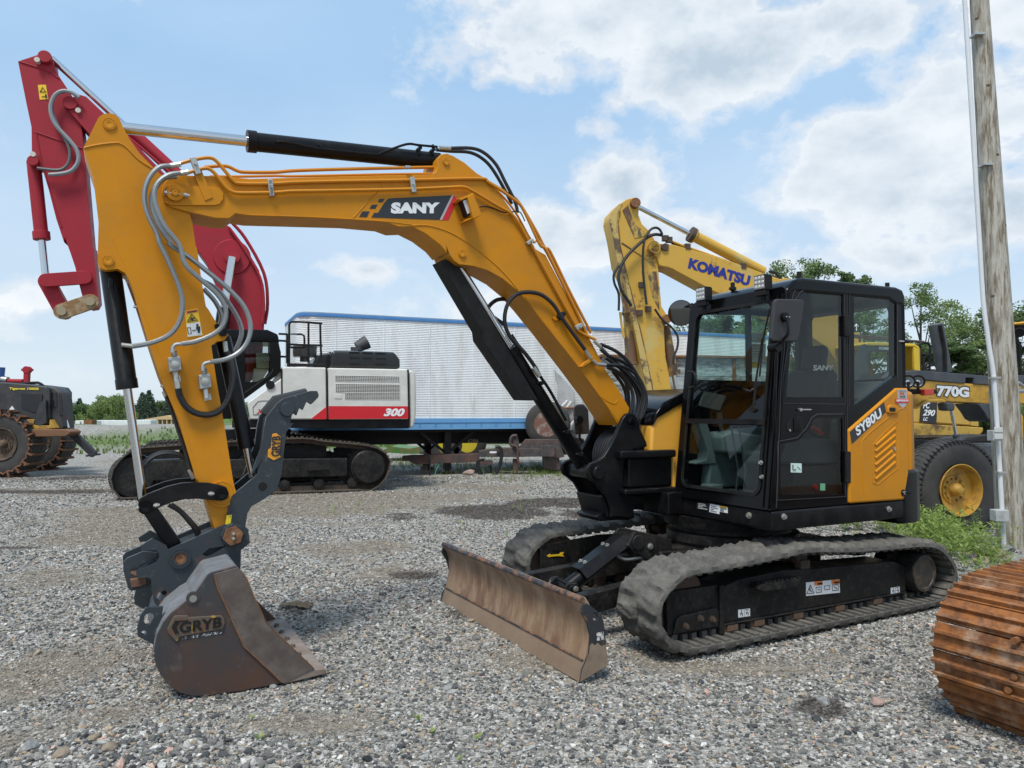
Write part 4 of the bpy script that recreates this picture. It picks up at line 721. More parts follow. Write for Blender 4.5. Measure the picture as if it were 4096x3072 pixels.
for s_ in ('1150,920 1195,912 1202,955 1160,965', '1350,1040 1395,1035 1405,1075 1358,1084'): MB().prism(EX.t('B', s_, -.216), -.221, -.216).build('function_tag', M('tag_white', (.62, .62, .58), .6), arm)
pipe('spiral_guard_hose', 'B:1182,1000 1197,1060 1245,1132 1330,1174 1430,1165 1500,1100 1535,1005 1545,900 1530,820 1508,760', lambda t: YN+.05-.12*t, .020, m_hose, arm)
pipe('hose_fitting', 'B:1172,950 1182,1005', YN+.04, .017, m_zinc, arm, sm=0)
pipe('front_line', 'B:842,290 905,460 960,620 1060,910 1090,1020', -.30, .006, M('copper_line', (.28, .10, .03), .5), arm, sm=0)
pipe('hose', 'B:1100,1050 1150,1180 1200,1330 1240,1450 1270,1560', -.27, .012, m_hose, arm)
pipe('hose', 'B:1270,1560 1235,1480 1160,1440 1060,1440 980,1490 950,1570 975,1650', -.37, .012, m_hose, arm); pipe('hose', 'B:1275,1545 1225,1465 1160,1428 1060,1428 970,1480 945,1560', -.41, .012, m_hose, arm)
a_ = MB()
for q in ('842,297', '885,460', '1065,985'):
    p = vx(EX.t('B', q, -.28)[0], -.28); a_.cyl(p, p+Vector((-.03, 0, 0)), .009, n=6)
a_.build('line_clip', m_zinc, arm)
pipe('hose_fitting', 'B:1085,1020 1100,1055', -.27, .012, m_zinc, arm, sm=0); pipe('hose_fitting', 'B:1255,1540 1285,1600', -.27, .014, m_zinc, arm, sm=0)
# warning decal on the arm
WY = -.218
wd = MB().prism(EX.t('B', '1226,487 1312,470 1346,650 1245,663', WY), -.221, WY).build('warning_decal', m_ylw, arm)
MB().prism(EX.t('B', '1238,575 1325,560 1341,646 1250,658', WY+.001), WY, WY+.001).build('decal_panel', m_white, wd)
MB().prism(EX.t('B', '1229,489 1310,473 1313,493 1232,509', WY+.001), WY, WY+.001).build('decal_header', M('decal_orange', (.75, .22, .05), .4), wd)
text('WARNING', *P3('B', '1243,503 1309,491 1241,491', WY+.002), m_bk, wd, bold=.02)
a_ = MB(); a_.tube(P3('B', '1243,558 1272,508 1310,549', WY+.002), .0035, 4, closed=True); a_.tube(P3('B', '1262,545 1290,535', WY+.002), .006, 4); a_.tube(P3('B', '1272,530 1280,555', WY+.002), .005, 4)
a_.tube(P3('B', '1243,598 1262,595 1270,637 1250,640', WY+.002), .0025, 4, closed=True); a_.tube(P3('B', '1275,618 1300,614', WY+.002), .003, 4); a_.tube(P3('B', '1313,590 1318,615', WY+.002), .010, 6); a_.tube(P3('B', '1304,592 1305,610', WY+.002), .004, 4); a_.tube(P3('B', '1324,590 1325,606', WY+.002), .004, 4); a_.tube(P3('B', '1315,612 1317,634', WY+.002), .005, 4); a_.tube(P3('B', '1321,612 1324,632', WY+.002), .005, 4)
p = P3('B', '1310,581', WY+.002)[0]; a_.cyl(p-Vector((0, .002, 0)), p, .008, n=12); a_.build('pictogram', m_bk, wd)
# linkage
for (y0, y1) in ((-.20, -.165), (-.545, -.51)):
    a_ = MB(); a_.prism(EX.t('V', '420,470 440,400 520,350 600,318 750,262 900,228 1050,218 1200,225 1330,250 1400,275 1425,340 1410,400 1345,425 1260,418 1100,403 950,405 800,440 700,478 600,530 540,570 470,560', -.165), y0, y1); lk = a_.build('curved_link', m_blk, ex, bevel=.004)
    a_ = MB(); ring(a_, 'V', '505,495', y1, .042, .014); ring(a_, 'V', '1347,348', y1, .040, .014); a_.build('pin_boss', m_blkg, lk)
a_ = MB(); a_.prism(EX.t('V', '475,560 560,470 640,515 900,885 760,965 700,900', YB+.1), YB-.1, YB+.1); a_.build('bucket_link', m_blk, ex, bevel=.01)
a_ = MB()
for q0, q1 in (('400,500', '430,500'), ('590,478', '660,468'), ('1195,345', '1262,345')):
    A_, B_ = P3('V', q0+' '+q1, -.15); a_.tube([A_, B_], .009, 6); a_.cyl(A_.lerp(B_, .2), A_.lerp(B_, .7), .014, n=6)
a_.build('pin_bolt', m_zinc, ex)
for k in range(2): pipe('coupler_hose', f'V:{760+30*k},{470-8*k} {880+20*k},540 {980+25*k},650 {1050+30*k},740 {1080+25*k},820', YB+.03-.06*k, .013, m_hose, ex)
# quick coupler
CN = -.16
cp = EX.t('V', '440,930 580,840 735,920 755,965 1100,812 1375,690 1600,700 1640,740 1660,890 1560,970 1555,1180 1400,1300 1100,1400 900,1480 650,1612 600,1550 572,1420 566,1300 540,1272 405,1275 400,1210 620,1110 655,1055 652,1000 610,962 460,980', CN)
hole = EX.t('V', '1130,1015 1210,948 1400,922 1240,1020 1180,1040', CN); hole2 = EX.t('V', '620,1500 650,1440 720,1412 742,1440 715,1510 660,1540', CN)
a_ = MB(); a_.prism(cp, CN-.03, CN, holes=[hole, hole2]); a_.prism(cp, -.54, -.51, holes=[hole, hole2]); qc = a_.build('quick_coupler', m_grey, ex)
a_ = MB(); a_.prism(EX.t('V', '255,1110 300,1060 480,985 655,1003 640,1080 590,1140 560,1275 545,1375 345,1425 310,1390 258,1200', -.22), -.25, -.22, holes=[EX.t('V', '330,1180 345,1240 410,1275 420,1190 620,1060', -.22)]); a_.prism(EX.t('V', '255,1110 300,1060 480,985 655,1003 640,1080 590,1140 560,1275 545,1375 345,1425 310,1390 258,1200', -.22), -.48, -.45); a_.build('coupler_jaw', m_grey, qc)
a_ = MB(); a_.prism(EX.t('V', '330,1292 510,1275 520,1345 440,1375 350,1388', -.19), -.46, -.19); a_.build('wear_block', M('wear_rust', (.17, .085, .05), .6, c2=(.1, .05, .03), amt=.5, sc_=15), qc, bevel=.006)
a_ = MB(); a_.box(-.1, .1, 0, .25, -.02, .02); a_ = MB(); a_.prism(EX.t('V', '760,990 1350,760 1560,860 1540,1150 1100,1380 700,1500 600,1340', CN), -.50, -.20); a_.build('coupler_core', M('core_dark', (.02, .024, .027), .6), qc, bevel=.02)
a_ = MB(); ring(a_, 'V', '885,1057', CN, .062, .016, .036); a_.build('pin_collar', m_grey, qc)
a_ = MB(); ring(a_, 'V', '887,1060', CN, .034, .010); a_.build('pin', m_rust, qc)
a_ = MB(); p = vx(EX.t('V', '1462,800', CN)[0], CN); a_.lathe(p-Vector((0, .03, 0)), p+Vector((0, .03, 0)), [(0, .075), (.05, .075), (.06, .068)], 8); a_.m(1).lathe(p+Vector((0, .03, 0)), p+Vector((0, .055, 0)), [(0, .062), (.02, .062), (.021, .0)], 6); a_.m(2)
for dz in (-.014, .016): a_.cyl(p+Vector((0, .05, dz)), p+Vector((0, .062, dz)), .010, n=12)
a_.build('thumb_pivot', [m_grey, m_rust, m_zinc], qc)
# thumb
TN = -.20
tp = EX.tt('C:778,545 800,430 828,290 900,235 1000,150 1025,60 B:1660,1600 1700,1480 1740,1380 1755,1260 1770,1190 1840,1100 1880,1068 2060,1018 2105,1018 2117,1045 2112,1062 2066,1108 2040,1085 2018,1100 1992,1180 1958,1160 1932,1228 1950,1232 1900,1250 1928,1285 1904,1258 1890,1400 1862,1640 C:1150,150 1120,250 1040,310 960,355 932,400 920,480 900,600', TN)
tp = EX.tt('C:778,545 800,430 828,290 900,235 1000,150 1025,60 B:1660,1600 1700,1480 1740,1380 1755,1260 1770,1190 1840,1100 1880,1068 2060,1018 2105,1018 2117,1045 2112,1062 2066,1108 2036,1088 2010,1145 1988,1130 1968,1182 1943,1160 1926,1230 1950,1232 1902,1290 C:1165,0 1150,150 1120,250 1040,310 960,355 932,400 920,480 900,600', TN)
a_ = MB(); a_.prism(tp, TN-.035, TN); a_.prism(tp, -.52, -.485); th = a_.build('thumb', m_grey, ex, bevel=.003)
a_ = MB(); p = vx(EX.t('B', '1905,1140', TN)[0], TN); a_.cyl(p-Vector((0, .33, 0)), p+Vector((0, .02, 0)), .048, n=16); a_.build('thumb_pin', m_grey, th, bevel=.004)
a_ = MB(); p = vx(EX.t('V', '1800,265', TN)[0], TN); a_.cyl(p-Vector((0, .001, 0)), p+Vector((0, .0015, 0)), .028); a_.build('pin_hole', m_void, th)
a_ = MB(); a_.tube([vx(q, (TN-.35/2)-.02) for q in EX.tt('B:1800,1180 1870,1090 2080,1040', TN)], .05, 6); a_.prism(EX.tt('B:1775,1200 1850,1120 1860,1400 1840,1560 C:1100,220 960,330 860,330 1010,170', TN-.1), -.46, -.24); a_.build('thumb_web', M('core_dark', (.02, .024, .027), .6), th)
def badge(par, c, poly, y, base, txt, BL, BR, TL, tm):
    a = MB(); a.prism(EX.t(c, poly, y+.006), y-.002, y+.006); o = a.build('maker_badge', base, par, bevel=.002); text(txt, *P3(c, f'{BL} {BR} {TL}', y+.008), tm, o, bold=.03); return o
o_ = badge(th, 'X', '385,1345 430,1335 480,1375 470,1510 460,1560 480,1600 400,1635 335,1600 340,1520 370,1500', TN, M('badge_orng', (.72, .30, .02), .5, c2=(.03, .03, .03), amt=.25, sc_=30), 'GRYB', '470,1590', '478,1365', '372,1590', m_bk)
MB().prism(EX.t('V', '1400,585 1460,578 1440,705 1382,708', TN+.002), TN-.001, TN+.002).build('pinch_decal', M('dec_yel', (.8, .62, .02), .5, c2=(.05, .05, .05), amt=.25, sc_=30, soft=.03), th)
# bucket
BN, BF = .28, -.98
side_b = EX.t('C', '870,740 855,735 700,775 680,790 640,850 600,905 585,932 540,958 450,1030 400,1090 360,1170 342,1250 345,1330 370,1400 425,1482 500,1532 590,1556 700,1550 900,1521 1150,1474 1170,1468 1355,1382 1050,1090 985,950 930,820 895,765', BN)
m_bk1 = M('bucket_steel', (.032, .042, .050), .38, spec=.5, c2=(.085, .042, .028), amt=.56, sc_=1.4, soft=.12, rough2=.45, c3=(.13, .115, .10), amt3=.12, sc3=12, bump=.12, bsc=22)
m_bk2 = M('bucket_back', (.20, .22, .24), .5, c2=(.10, .115, .13), amt=.45, sc_=6, soft=.3, c3=(.12, .07, .05), amt3=.08, sc3=12, bump=.15, bsc=25)
m_bk3 = M('bucket_wear', (.085, .062, .052), .40, spec=.5, c2=(.16, .135, .115), amt=.5, sc_=4, soft=.2, c3=(.055, .04, .035), amt3=.4, sc3=9, bump=.1)
bu = thing('bucket', None, None); bu.parent = ex
a_ = MB(); a_.prism(side_b, BN-.02, BN); a_.build('bucket_side', m_bk1, bu, bevel=.003)
a_ = MB(); a_.prism(side_b, BF, BF+.02); a_.build('bucket_side', m_bk1, bu, bevel=.003)
sk = [0, 1, 2, 3, 4, 5, 6, 7, 8, 9, 10, 11, 12, 13, 14, 15, 16, 17, 18, 19]
sk = EX.t('C', '870,742 855,738 700,778 680,793 640,853 600,908 585,935 540,961 450,1033 400,1093 363,1172 346,1250 349,1330 373,1399 428,1480 502,1529 590,1552 700,1546 900,1517 1150,1470', BN)
outer = [Vector((p[0], 0, p[1])) for p in sk]; a_ = MB(); n_ = len(outer); cen = Vector((sum(p.x for p in outer)/n_, 0, sum(p.z for p in outer)/n_)); inn = []
for i in range(n_):
    d = (outer[min(n_-1, i+1)]-outer[max(0, i-1)]).normalized(); nn = Vector((-d.z, 0, d.x)); nn = nn if nn.dot(cen-outer[i]) > 0 else -nn; inn.append(outer[i]+nn*.018)
for i in range(n_-1):
    q = [outer[i], outer[i+1], inn[i+1], inn[i]]; a_.add([Vector((p.x, BN-.02, p.z)) for p in q]+[Vector((p.x, BF+.02, p.z)) for p in q], [(0, 1, 5, 4), (2, 3, 7, 6), (0, 3, 7, 4), (1, 2, 6, 5)])
a_.build('bucket_shell', m_bk2, bu, ang=25)
a_ = MB(); a_.prism(EX.t('C', '720,782 740,880 790,985 905,1240 1150,1472 1170,1468 1355,1382 1050,1090 985,950 930,820 895,765 870,740', BN), BN, BN+.010); a_.build('side_cutter', m_bk3, bu, bevel=.003)
a_ = MB(); a_.tube(P3('C', '722,785 745,880 795,985 850,1110 907,1240 1030,1355 1150,1470', BN+.010), .004, 6); a_.tube(P3('C', '895,765 930,820 985,950 1050,1090 1200,1235 1352,1380', BN+.010), .003, 6); a_.build('rust_edge', m_rust, bu)
lip = EX.t('C', '1150,1474 1355,1392', BN); tipn = EX.t('C', '1432,1412', BN)[0]; b0 = EX.t('C', '1160,1478', BN)[0]
a_ = MB(); a_.prism([(b0[0], b0[1]), (tipn[0], tipn[1]), (tipn[0]+.008, tipn[1]+.03), (lip[1][0]+.02, lip[1][1]+.005), (b0[0]+.01, b0[1]+.03)], BF, BN+.006); a_.build('cutting_edge', M('edge_grey', (.25, .205, .17), .5, c2=(.14, .09, .065), amt=.4, sc_=6, soft=.2), bu, bevel=.004)
for k in range(6):
    yk = BN-.14-.185*k; z_ = tipn[1]+.028; x_ = tipn[0]+.10; MB().hexbolt((x_, yk, z_+.008), (-.2, 0, 1), .015, .013).build('edge_bolt', M('bolt_brown', (.15, .115, .09), .6), bu)
a_ = MB(); a_.prism(EX.t('C', '290,1000 400,995 385,1080 350,1200 345,1232 240,1180 235,1130 255,1050', BN-.12), BN-.16, BN-.12, holes=[EX.t('C', '275,1085 285,1045 310,1030 335,1035 340,1060 315,1105 290,1110', BN-.12), EX.t('C', '262,1150 275,1140 292,1145 295,1160 280,1172 265,1165', BN-.12)]); a_.build('lifting_ear', m_grey, bu)
a_ = MB(); a_.prism(EX.t('C', '290,1000 400,995 385,1080 350,1200 345,1232 240,1180 235,1130 255,1050', BN-.12), BF+.3, BF+.34); a_.build('lifting_ear', m_grey, bu)
a_ = MB(); p = vx(EX.t('C', '588,938', BN)[0], BN); a_.cyl(p-Vector((0, .02, 0)), p+Vector((0, .004, 0)), .036, n=20); a_.m(1).cyl(p, p+Vector((0, .012, 0)), .020, n=16); a_.build('side_bolt', [m_bk1, m_steel], bu)
bd = MB(); bd.prism(EX.t('C', '424,1132 466,1055 480,1048 555,1046 560,1058 762,1046 785,1062 792,1092 775,1132 500,1182 492,1212 478,1210 432,1160', BN+.012), BN-.002, BN+.012); bd = bd.build('maker_badge', M('badge_rust', (.10, .075, .055), .55, c2=(.45, .27, .02), amt=.30, sc_=14, soft=.04, c3=(.12, .06, .035), amt3=.4, sc3=18), bu, bevel=.004)
text('GRYB', *P3('C', '500,1160 768,1120 505,1090', BN+.014), m_void, bd, bold=.03)
a_ = MB(); a_.tube(P3('C', '498,1085 475,1120 495,1158', BN+.0135), .006, 4); a_.tube(P3('C', '482,1078 458,1118 480,1160', BN+.0135), .006, 4); a_.tube(P3('C', '470,1085 556,1078', BN+.0135), .004, 4); a_.build('badge_bars', m_void, bd)
text('REVERSIBLE', *P3('C', '515,1200 790,1156 520,1182', BN+.002), M('scratched_white', (.6, .62, .63), .6, c2=(.04, .05, .055), amt=.52, sc_=40, soft=.02), bu, bold=.02, shear=.3)
a_ = MB(); q4 = P3('C', '602,860 632,790 656,790 622,880', BN-.05); a_.add([p+Vector((0, 0, .004)) for p in q4], [(0, 1, 2, 3)])
# ================================================================== the other machines and the yard
def shoes(path, y0, y1, pitch, t=.02, g=.04, gw=.02, n_g=3, rail=None):
    P = [Vector((p[0], p[1])) for p in path]; L_ = [0]
    for i in range(len(P)): L_.append(L_[-1]+(P[(i+1) % len(P)]-P[i]).length)
    T = L_[-1]; n = round(T/pitch); j = 0; mb = MB(); area = sum(P[i].x*P[(i+1) % len(P)].y-P[(i+1) % len(P)].x*P[i].y for i in range(len(P))); sg = 1 if area > 0 else -1
    def at(s):
        s = s % T; j = 0
        while L_[j+1] < s: j += 1
        return P[j].lerp(P[(j+1) % len(P)], (s-L_[j])/(L_[j+1]-L_[j]))
    for k in range(n):
        a, b = at(T*k/n), at(T*(k+.975)/n); d = (b-a).normalized(); nn = Vector((d.y, -d.x))*sg; l = (b-a).length
        q = [a, b, b+nn*t, a+nn*t]; mb.m(0).prism([tuple(p) for p in q], y0, y1)
        for m in range(n_g):
            c = a+d*(l*(m+(.3 if n_g == 2 else .15))/(2 if n_g == 2 else max(1, n_g-.7)))+nn*t; q = [c-d*gw/2, c+d*gw/2, c+d*gw*.3+nn*g, c-d*gw*.3+nn*g]; mb.prism([tuple(p) for p in q], y0, y1)
        if rail:
            yc = (y0+y1)/2
            for s in (-1, 1):
                q = [a-nn*.0, b, b-nn*rail, a-nn*rail]; mb.m(1).prism([tuple(p) for p in q], yc+s*.09-.02, yc+s*.09+.02)
    return mb
def sm(path, n=4): return [(p.x, p.y) for p in catmull([(a, b, 0) for a, b in path], n, True)]
# ------------------------------------------------------------------ red and white excavator
EXpipe = pipe
def pipe(name, st, y, r=.0085, m=m_yeld, par=None, sm=4, n=8):
    a = MB(); a.tube([vx(p, y) for p in WX.tt(st, y)], r, n, sm); return a.build(name, m, par)
WX = Frame(-5.55, 16.10, math.radians(200))
wx = thing('red_white_excavator', 'large tracked excavator with white engine housing and red boom, parked behind the yellow arm', 'excavator', WX.o, WX.rot)
m_wh = M('white_paint', (.66, .65, .61), .35, coat=.1, var=.04, c2=(.42, .40, .35), amt=.25, sc_=3, soft=.3)
m_rd = M('red_paint', (.34, .014, .028), .42, spec=.3, var=.08, c2=(.24, .02, .028), amt=.3, sc_=3, soft=.3)
m_st = M('track_steel', (.045, .040, .034), .7, c2=(.11, .085, .06), amt=.5, sc_=5, soft=.2, bump=.2)
def wpoly(name, st, y0, y1, m, par=wx, bev=.01, fr=WX, holes=None, face=None):
    f = face if face is not None else max(y0, y1); a = MB(); c, s = st.split(':', 1)
    a.prism(fr.tt(st, f), y0, y1, holes=holes); return a.build(name, m, par, bevel=bev if not holes else 0)
tp_ = WX.tt('U:1420,228 1290,268 1190,340 1115,440 1092,520 1110,620 1180,700 1290,748 N:330,1148 600,1143 800,1130 880,1108 955,1035 975,955 930,893 830,860 600,838 380,820', 1.6)
zmin = min(p[1] for p in tp_); tp_ = [(x, z if z > .12 else max(.03, z*.0+.04)) for x, z in tp_]
for s, (a, b) in ((1, (1.0, 1.6)), (-1, (-1.6, -1.0))):
    shoes(sm(tp_), a, b, .19, .02, .03, .018, 3, .09).build('steel_track', [m_st, m_cast], wx)
    fr = MB(); x0, x1 = WX.t('U', '1440,500', 1.5)[0][0], WX.t('N', '725,1000', 1.5)[0][0]
    fr.prism([(x0, .32), (x1, .30), (x1, .68), (x0-.5, .72), (x0, .70)], s*1.05, s*1.5); fr.prism([(x0-1.6, .68), (x1+1.2, .68), (x1+1.3, .80), (x0-1.7, .80)], s*1.0, s*1.45)
    fro = fr.build('track_frame', m_blkd, wx, bevel=.03)
    for k in range(7):
        x = x0+.2+(x1-x0-.3)*k/6; r = MB(); r.lathe((x, s*1.05, .17), (x, s*1.5, .17), [(0, .11), (.1, .11), (.11, .08), (.33, .08), (.34, .11), (.45, .10), (.46, .04)], 16); r.build('roller', m_blkd, fro)
    c = WX.t('N', '845,985', 1.5)[0]; r = MB(); r.lathe((c[0], s*1.2, c[1]), (c[0], s*1.62, c[1]), [(0, .42), (.2, .42), (.2, .36), (.34, .36), (.36, .33), (.42, .31), (.43, .0)], 32)
    for k in range(21): q = 6.283*k/21; r.cyl((c[0]+.42*math.cos(q), s*1.25, c[1]+.42*math.sin(q)), (c[0]+.42*math.cos(q), s*1.32, c[1]+.42*math.sin(q)), .045, n=6)
    r.build('sprocket', m_blkd, wx)
    c = WX.t('U', '1300,510', 1.5)[0]; r = MB(); r.lathe((c[0], s*1.1, c[1]), (c[0], s*1.5, c[1]), [(0, .38), (.1, .42), (.3, .42), (.4, .36), (.41, .0)], 28); r.build('idler_wheel', m_blkd, wx)
    fr = MB(); q = WX.t('N', '490,960 600,955 615,1000 480,1005', 1.56); fr.prism(q, s*1.5, s*1.6); fr.build('step', m_blkd, fro)
a = MB(); a.box(-1.4, 1.4, -1.1, 1.1, .55, .95); a.lathe((0, 0, .9), (0, 0, 1.3), [(0, .75), (.35, .75)], 32); a.build('car_body', m_blkd, wx)
wpoly('lower_frame', 'X:-60,1188 1897,1188 1897,1282 -60,1275', -1.45, 1.45, m_blk)
wpoly('front_panel', 'X:497,603 982,608 988,1183 140,1183 105,1000 486,728', 1.30, 1.5, m_wh, bev=.03)
ep = wpoly('engine_panel', 'X:1000,612 1882,628 1893,1180 1003,1183', 1.3, 1.5, m_wh, bev=.03)
a = MB(); a.prism(WX.t('X', '497,603 1882,628 1893,1180 140,1183', 1.45), -1.45, 1.3); a.build('housing', m_wh, wx)
wpoly('counterweight', 'X:1892,632 1948,642 1972,692 1980,960 1975,1150 1952,1268 1905,1282', -1.40, 1.42, m_wh, bev=.05)
Y5 = 1.503
wpoly('red_stripe', 'X:1008,1035 1887,1037 1890,1172 1008,1178', 1.498, Y5, m_red, ep, 0); wpoly('red_stripe', 'X:985,1040 985,1180 808,1180', 1.498, Y5, m_red, wx, 0)
text('300', *[vx(WX.t('X', q, 1.506)[0], 1.506) for q in ('1615,1148', '1845,1148', '1622,1060')], m_white, ep, bold=.05, shear=.25)
text('X4', *[vx(WX.t('X', q, 1.506)[0], 1.506) for q in ('205,1120', '310,1120', '215,1068')], m_red, wx, bold=.04, shear=.2); text('S', *[vx(WX.t('X', q, 1.506)[0], 1.506) for q in ('312,1120', '352,1120', '318,1080')], m_bk, wx, bold=.04, shear=.2)
a = MB(); a.tube([vx(p, 1.503) for p in WX.t('X', '175,1130 170,1050 225,985 270,975 400,978 405,1000 400,1128', 1.503)], .008, 6, closed=True); a.build('fuel_door', M('seam_dark', (.12, .12, .11), .5), wx)
for st, nx, ny in (('X:1080,697 1787,708 1790,766 1082,757', 36, 4), ('X:1085,790 1793,798 1793,886 1085,880', 36, 6), ('X:1188,886 1793,890 1793,960 1188,957', 31, 5)):
    q = [Vector((p[0], 0, p[1])) for p in WX.tt(st, 1.5)]; tl, tr_, br_, bl_ = q; a = MB(); a.prism([(p.x, p.z) for p in q], 1.495, 1.502); v = a.build('vent_opening', m_void, ep); a = MB()
    for i in range(nx+1): u_ = tl.lerp(tr_, i/nx); w_ = bl_.lerp(br_, i/nx); a.beam((u_.x, 1.505, u_.z), (w_.x, 1.505, w_.z), .007, .010, (0, 1, 0))
    for i in range(ny+1): u_ = tl.lerp(bl_, i/ny); w_ = tr_.lerp(br_, i/ny); a.beam((u_.x, 1.505, u_.z), (w_.x, 1.505, w_.z), .010, .008, (0, 1, 0))
    a.build('vent_grille', m_wh, v)
a = MB(); a.prism(WX.t('X', '1073,900 1155,902 1155,955 1073,952', 1.51), 1.49, 1.51); a.build('latch', m_wh, ep, bevel=.005)
a = MB()
for s_ in ('985,612 996,1183', '488,625 492,945'): a.tube([vx(p, 1.50) for p in WX.t('X', s_.replace(' ', ' '), 1.50)], .016, 6)
a.tube([vx(p, 1.45) for p in WX.t('X', '1885,630 1896,1182', 1.45)], .02, 6); a.build('panel_gap', m_void, wx)
eh = wpoly('engine_hood', 'X:1022,612 1030,450 1075,420 1740,437 1800,520 1803,624', -1.2, 1.25, M('hood_black', (.016, .017, .019), .28), bev=.06); 
wpoly('filter_cover', 'X:835,560 880,465 1000,445 1040,420 1040,610 835,600', -.9, .9, M('hood_black', (.016, .017, .019), .28), bev=.05)
for (x, y, w) in ((1235, 430, 115), (1380, 437, 115), (1525, 441, 112), (1238, 490, 117), (1384, 495, 115), (1530, 500, 112), (1240, 557, 113), (1530, 562, 112)): wpoly('hood_slot', f'X:{x},{y} {x+w},{y+3} {x+w},{y+18} {x},{y+16}', 1.2, 1.262, m_void, eh, 0, face=1.256)
a = MB(); c = WX.t('X', '1320,420 1320,385', 0); a.cyl(vx(c[0], 0), vx(c[1], 0), .14, n=20); q = WX.t('X', '1320,385 1435,325', 0); a.lathe(vx(q[0], 0), vx(q[1], 0), [(0, .12), (1, .16)], 20, rel=True); a.build('exhaust_pipe', M('exhaust_grey', (.05, .052, .055), .6), wx)
rl = [('X:572,600 572,135 585,108 610,103 785,108 938,122', 1.2), ('X:915,122 920,370 930,560', 1.2), ('X:785,108 787,560', 1.2), ('X:580,352 940,368', 1.2), ('X:548,560 548,238 700,240 735,255 740,285 740,355 735,378 710,388 575,385', 1.0), ('X:455,236 548,240', 1.0), ('X:448,310 548,316', 1.0), ('X:465,487 548,490', 1.0)]
for st, y in rl: pipe('handrail', st, y, .022, m_blkm, wx, sm=0)
wpoly('rail_plate', 'X:548,560 975,565 975,600 548,598', 1.15, 1.22, m_blkm)
a = MB(); c = vx(WX.t('X', '743,545', .6)[0], .6); a.lathe(c, c+Vector((0, 0, .40)), [(0, .10), (.1, .10), (.1, .24), (.18, .25), (.30, .25), (.31, .27), (.36, .22), (.38, .0)], 24); a.build('precleaner', M('precl', (.06, .062, .06), .35), wx)
hw = WX.t('X', '85,310 110,295 330,312 356,330 358,640 300,720 215,768 85,768', 1.4)
cb = MB(); cbo = WX.tt('D:440,905 455,716 470,712 575,714 598,722 606,760 607,803 527,862 498,905', 1.4); cb.prism(cbo, 1.36, 1.42, holes=[hw]); cb.prism(cbo, .35, .40, holes=[hw]); cb.build('cab_sides', m_blkg, wx)
wpoly('cab_roof', 'D:452,724 470,711 578,712 600,722 604,740 455,735', .33, 1.43, m_blkg, bev=.03)
wpoly('cab_lower', 'D:443,875 520,868 498,905 441,905', .35, 1.40, m_blkg)
a = MB(); a.prism(WX.tt('D:596,726 607,760 607,803 590,815 585,730', 1.4), .40, 1.36); a.build('cab_rear', m_blkg, wx)
a = MB(); a.prism(hw, 1.385, 1.39); a.build('cab_glass', glass('tint_glass', (.5, .55, .53)), wx)
a = MB(); a.prism(WX.t('X', '205,450 320,445 350,455 345,620 210,615', 1.2), .7, 1.2); a.m(1).prism(WX.t('X', '180,620 345,628 290,720 215,760 165,765', 1.2), .7, 1.2); a.build('carton', [M('cream_card', (.42, .40, .27), .7), M('cream_card2', (.45, .43, .32), .7)], wx)
a = MB(); a.prism(WX.t('X', '100,330 200,320 210,500 160,760 100,750', 1.0), .6, 1.0); a.build('operator_seat', m_rd, wx, bevel=.05)
pipe('cab_handle', 'X:395,625 385,660 340,710 80,890', 1.46, .018, m_blkm, wx, sm=0); a = MB(); c = vx(WX.t('X', '362,802', 1.5)[0], 1.5); a.cyl(c, c+Vector((0, .03, 0)), .085); a.build('round_knob', m_blkm, wx)
# its boom, arm and linkage (near face y = .25)
rb = WX.tt('D:152,222 158,208 170,203 186,208 226,246 300,318 380,400 430,470 495,488 528,530 560,584 573,656 570,715 565,800 500,860 470,800 486,712 482,650 446,568 420,532 330,430 240,330 175,250', .25)
a = MB(); a.prism(rb, -.30, .25); rbo = a.build('boom', m_rd, wx, bevel=.02)
for i, (st, r) in enumerate((('D:500,480 530,515 570,590 578,655 572,700', .035), ('D:495,492 522,530 562,600 570,660 566,700', .03))): pipe('hydraulic_pipe', st, .1+.2*i, r, m_rd, rbo)
ra = WX.tt('A:140,185 350,116 392,130 412,170 418,230 460,300 540,420 600,520 640,720 660,920 690,1280 720,1640 B:620,60 652,430 632,463 590,470 560,440 530,330 500,200 470,110 430,0 A:500,1600 440,1420 370,1150 335,1015 300,1003 240,1003 218,965 248,890 245,700 205,510', .20)
a = MB(); a.prism(ra, -.25, .20); rao = a.build('arm', m_rd, wx, bevel=.012)
wpoly('boom_tip', 'A:515,470 560,470 620,520 770,610 840,700 700,760 640,690 560,600 520,540', -.32, .27, m_rd)
for q, r in (('350,150', .12), ('548,512', .13), ('258,962', .10)):
    a = MB(); c = vx(WX.t('A', q, .28)[0], .28); a.cyl(c-Vector((0, .08, 0)), c+Vector((0, .03, 0)), r, n=20); a.build('pin_boss', m_rd, rao, bevel=.01)
a = MB()
for q in ('290,174', '610,569', '258,912'): c = vx(WX.t('A', q, .30)[0], .30); a.cyl(c-Vector((0, .1, 0)), c+Vector((0, .02, 0)), .05, n=14)
a.build('pin_bolt', M('ivory', (.55, .52, .45), .5), rao)
for st, y in (('A:150,187 300,235 400,275 460,320', .205), ('A:270,735 640,865', .205), ('A:280,740 330,1000 430,1330 480,1480', .205)): pipe('weld_seam', st, y, .014, m_rd, rao, sm=0)
ac_ = MB(); p0, p1 = vx(WX.t('A', '405,165', 0)[0], 0), vx(WX.t('A', '1430,1110', 0)[0], 0); d = p1-p0; ac_.cyl(p0+d*.60, p1+d*.25, .13, n=20); aco = ac_.build('arm_cylinder', m_rd, wx); a = MB(); a.cyl(p0, p0+d*.62, .065, n=20); a.build('piston_rod', m_chrome, aco)
pipe('hydraulic_pipe', 'A:645,500 700,540 780,590 1100,860 1380,1100', .22, .03, m_rd, wx, sm=0)
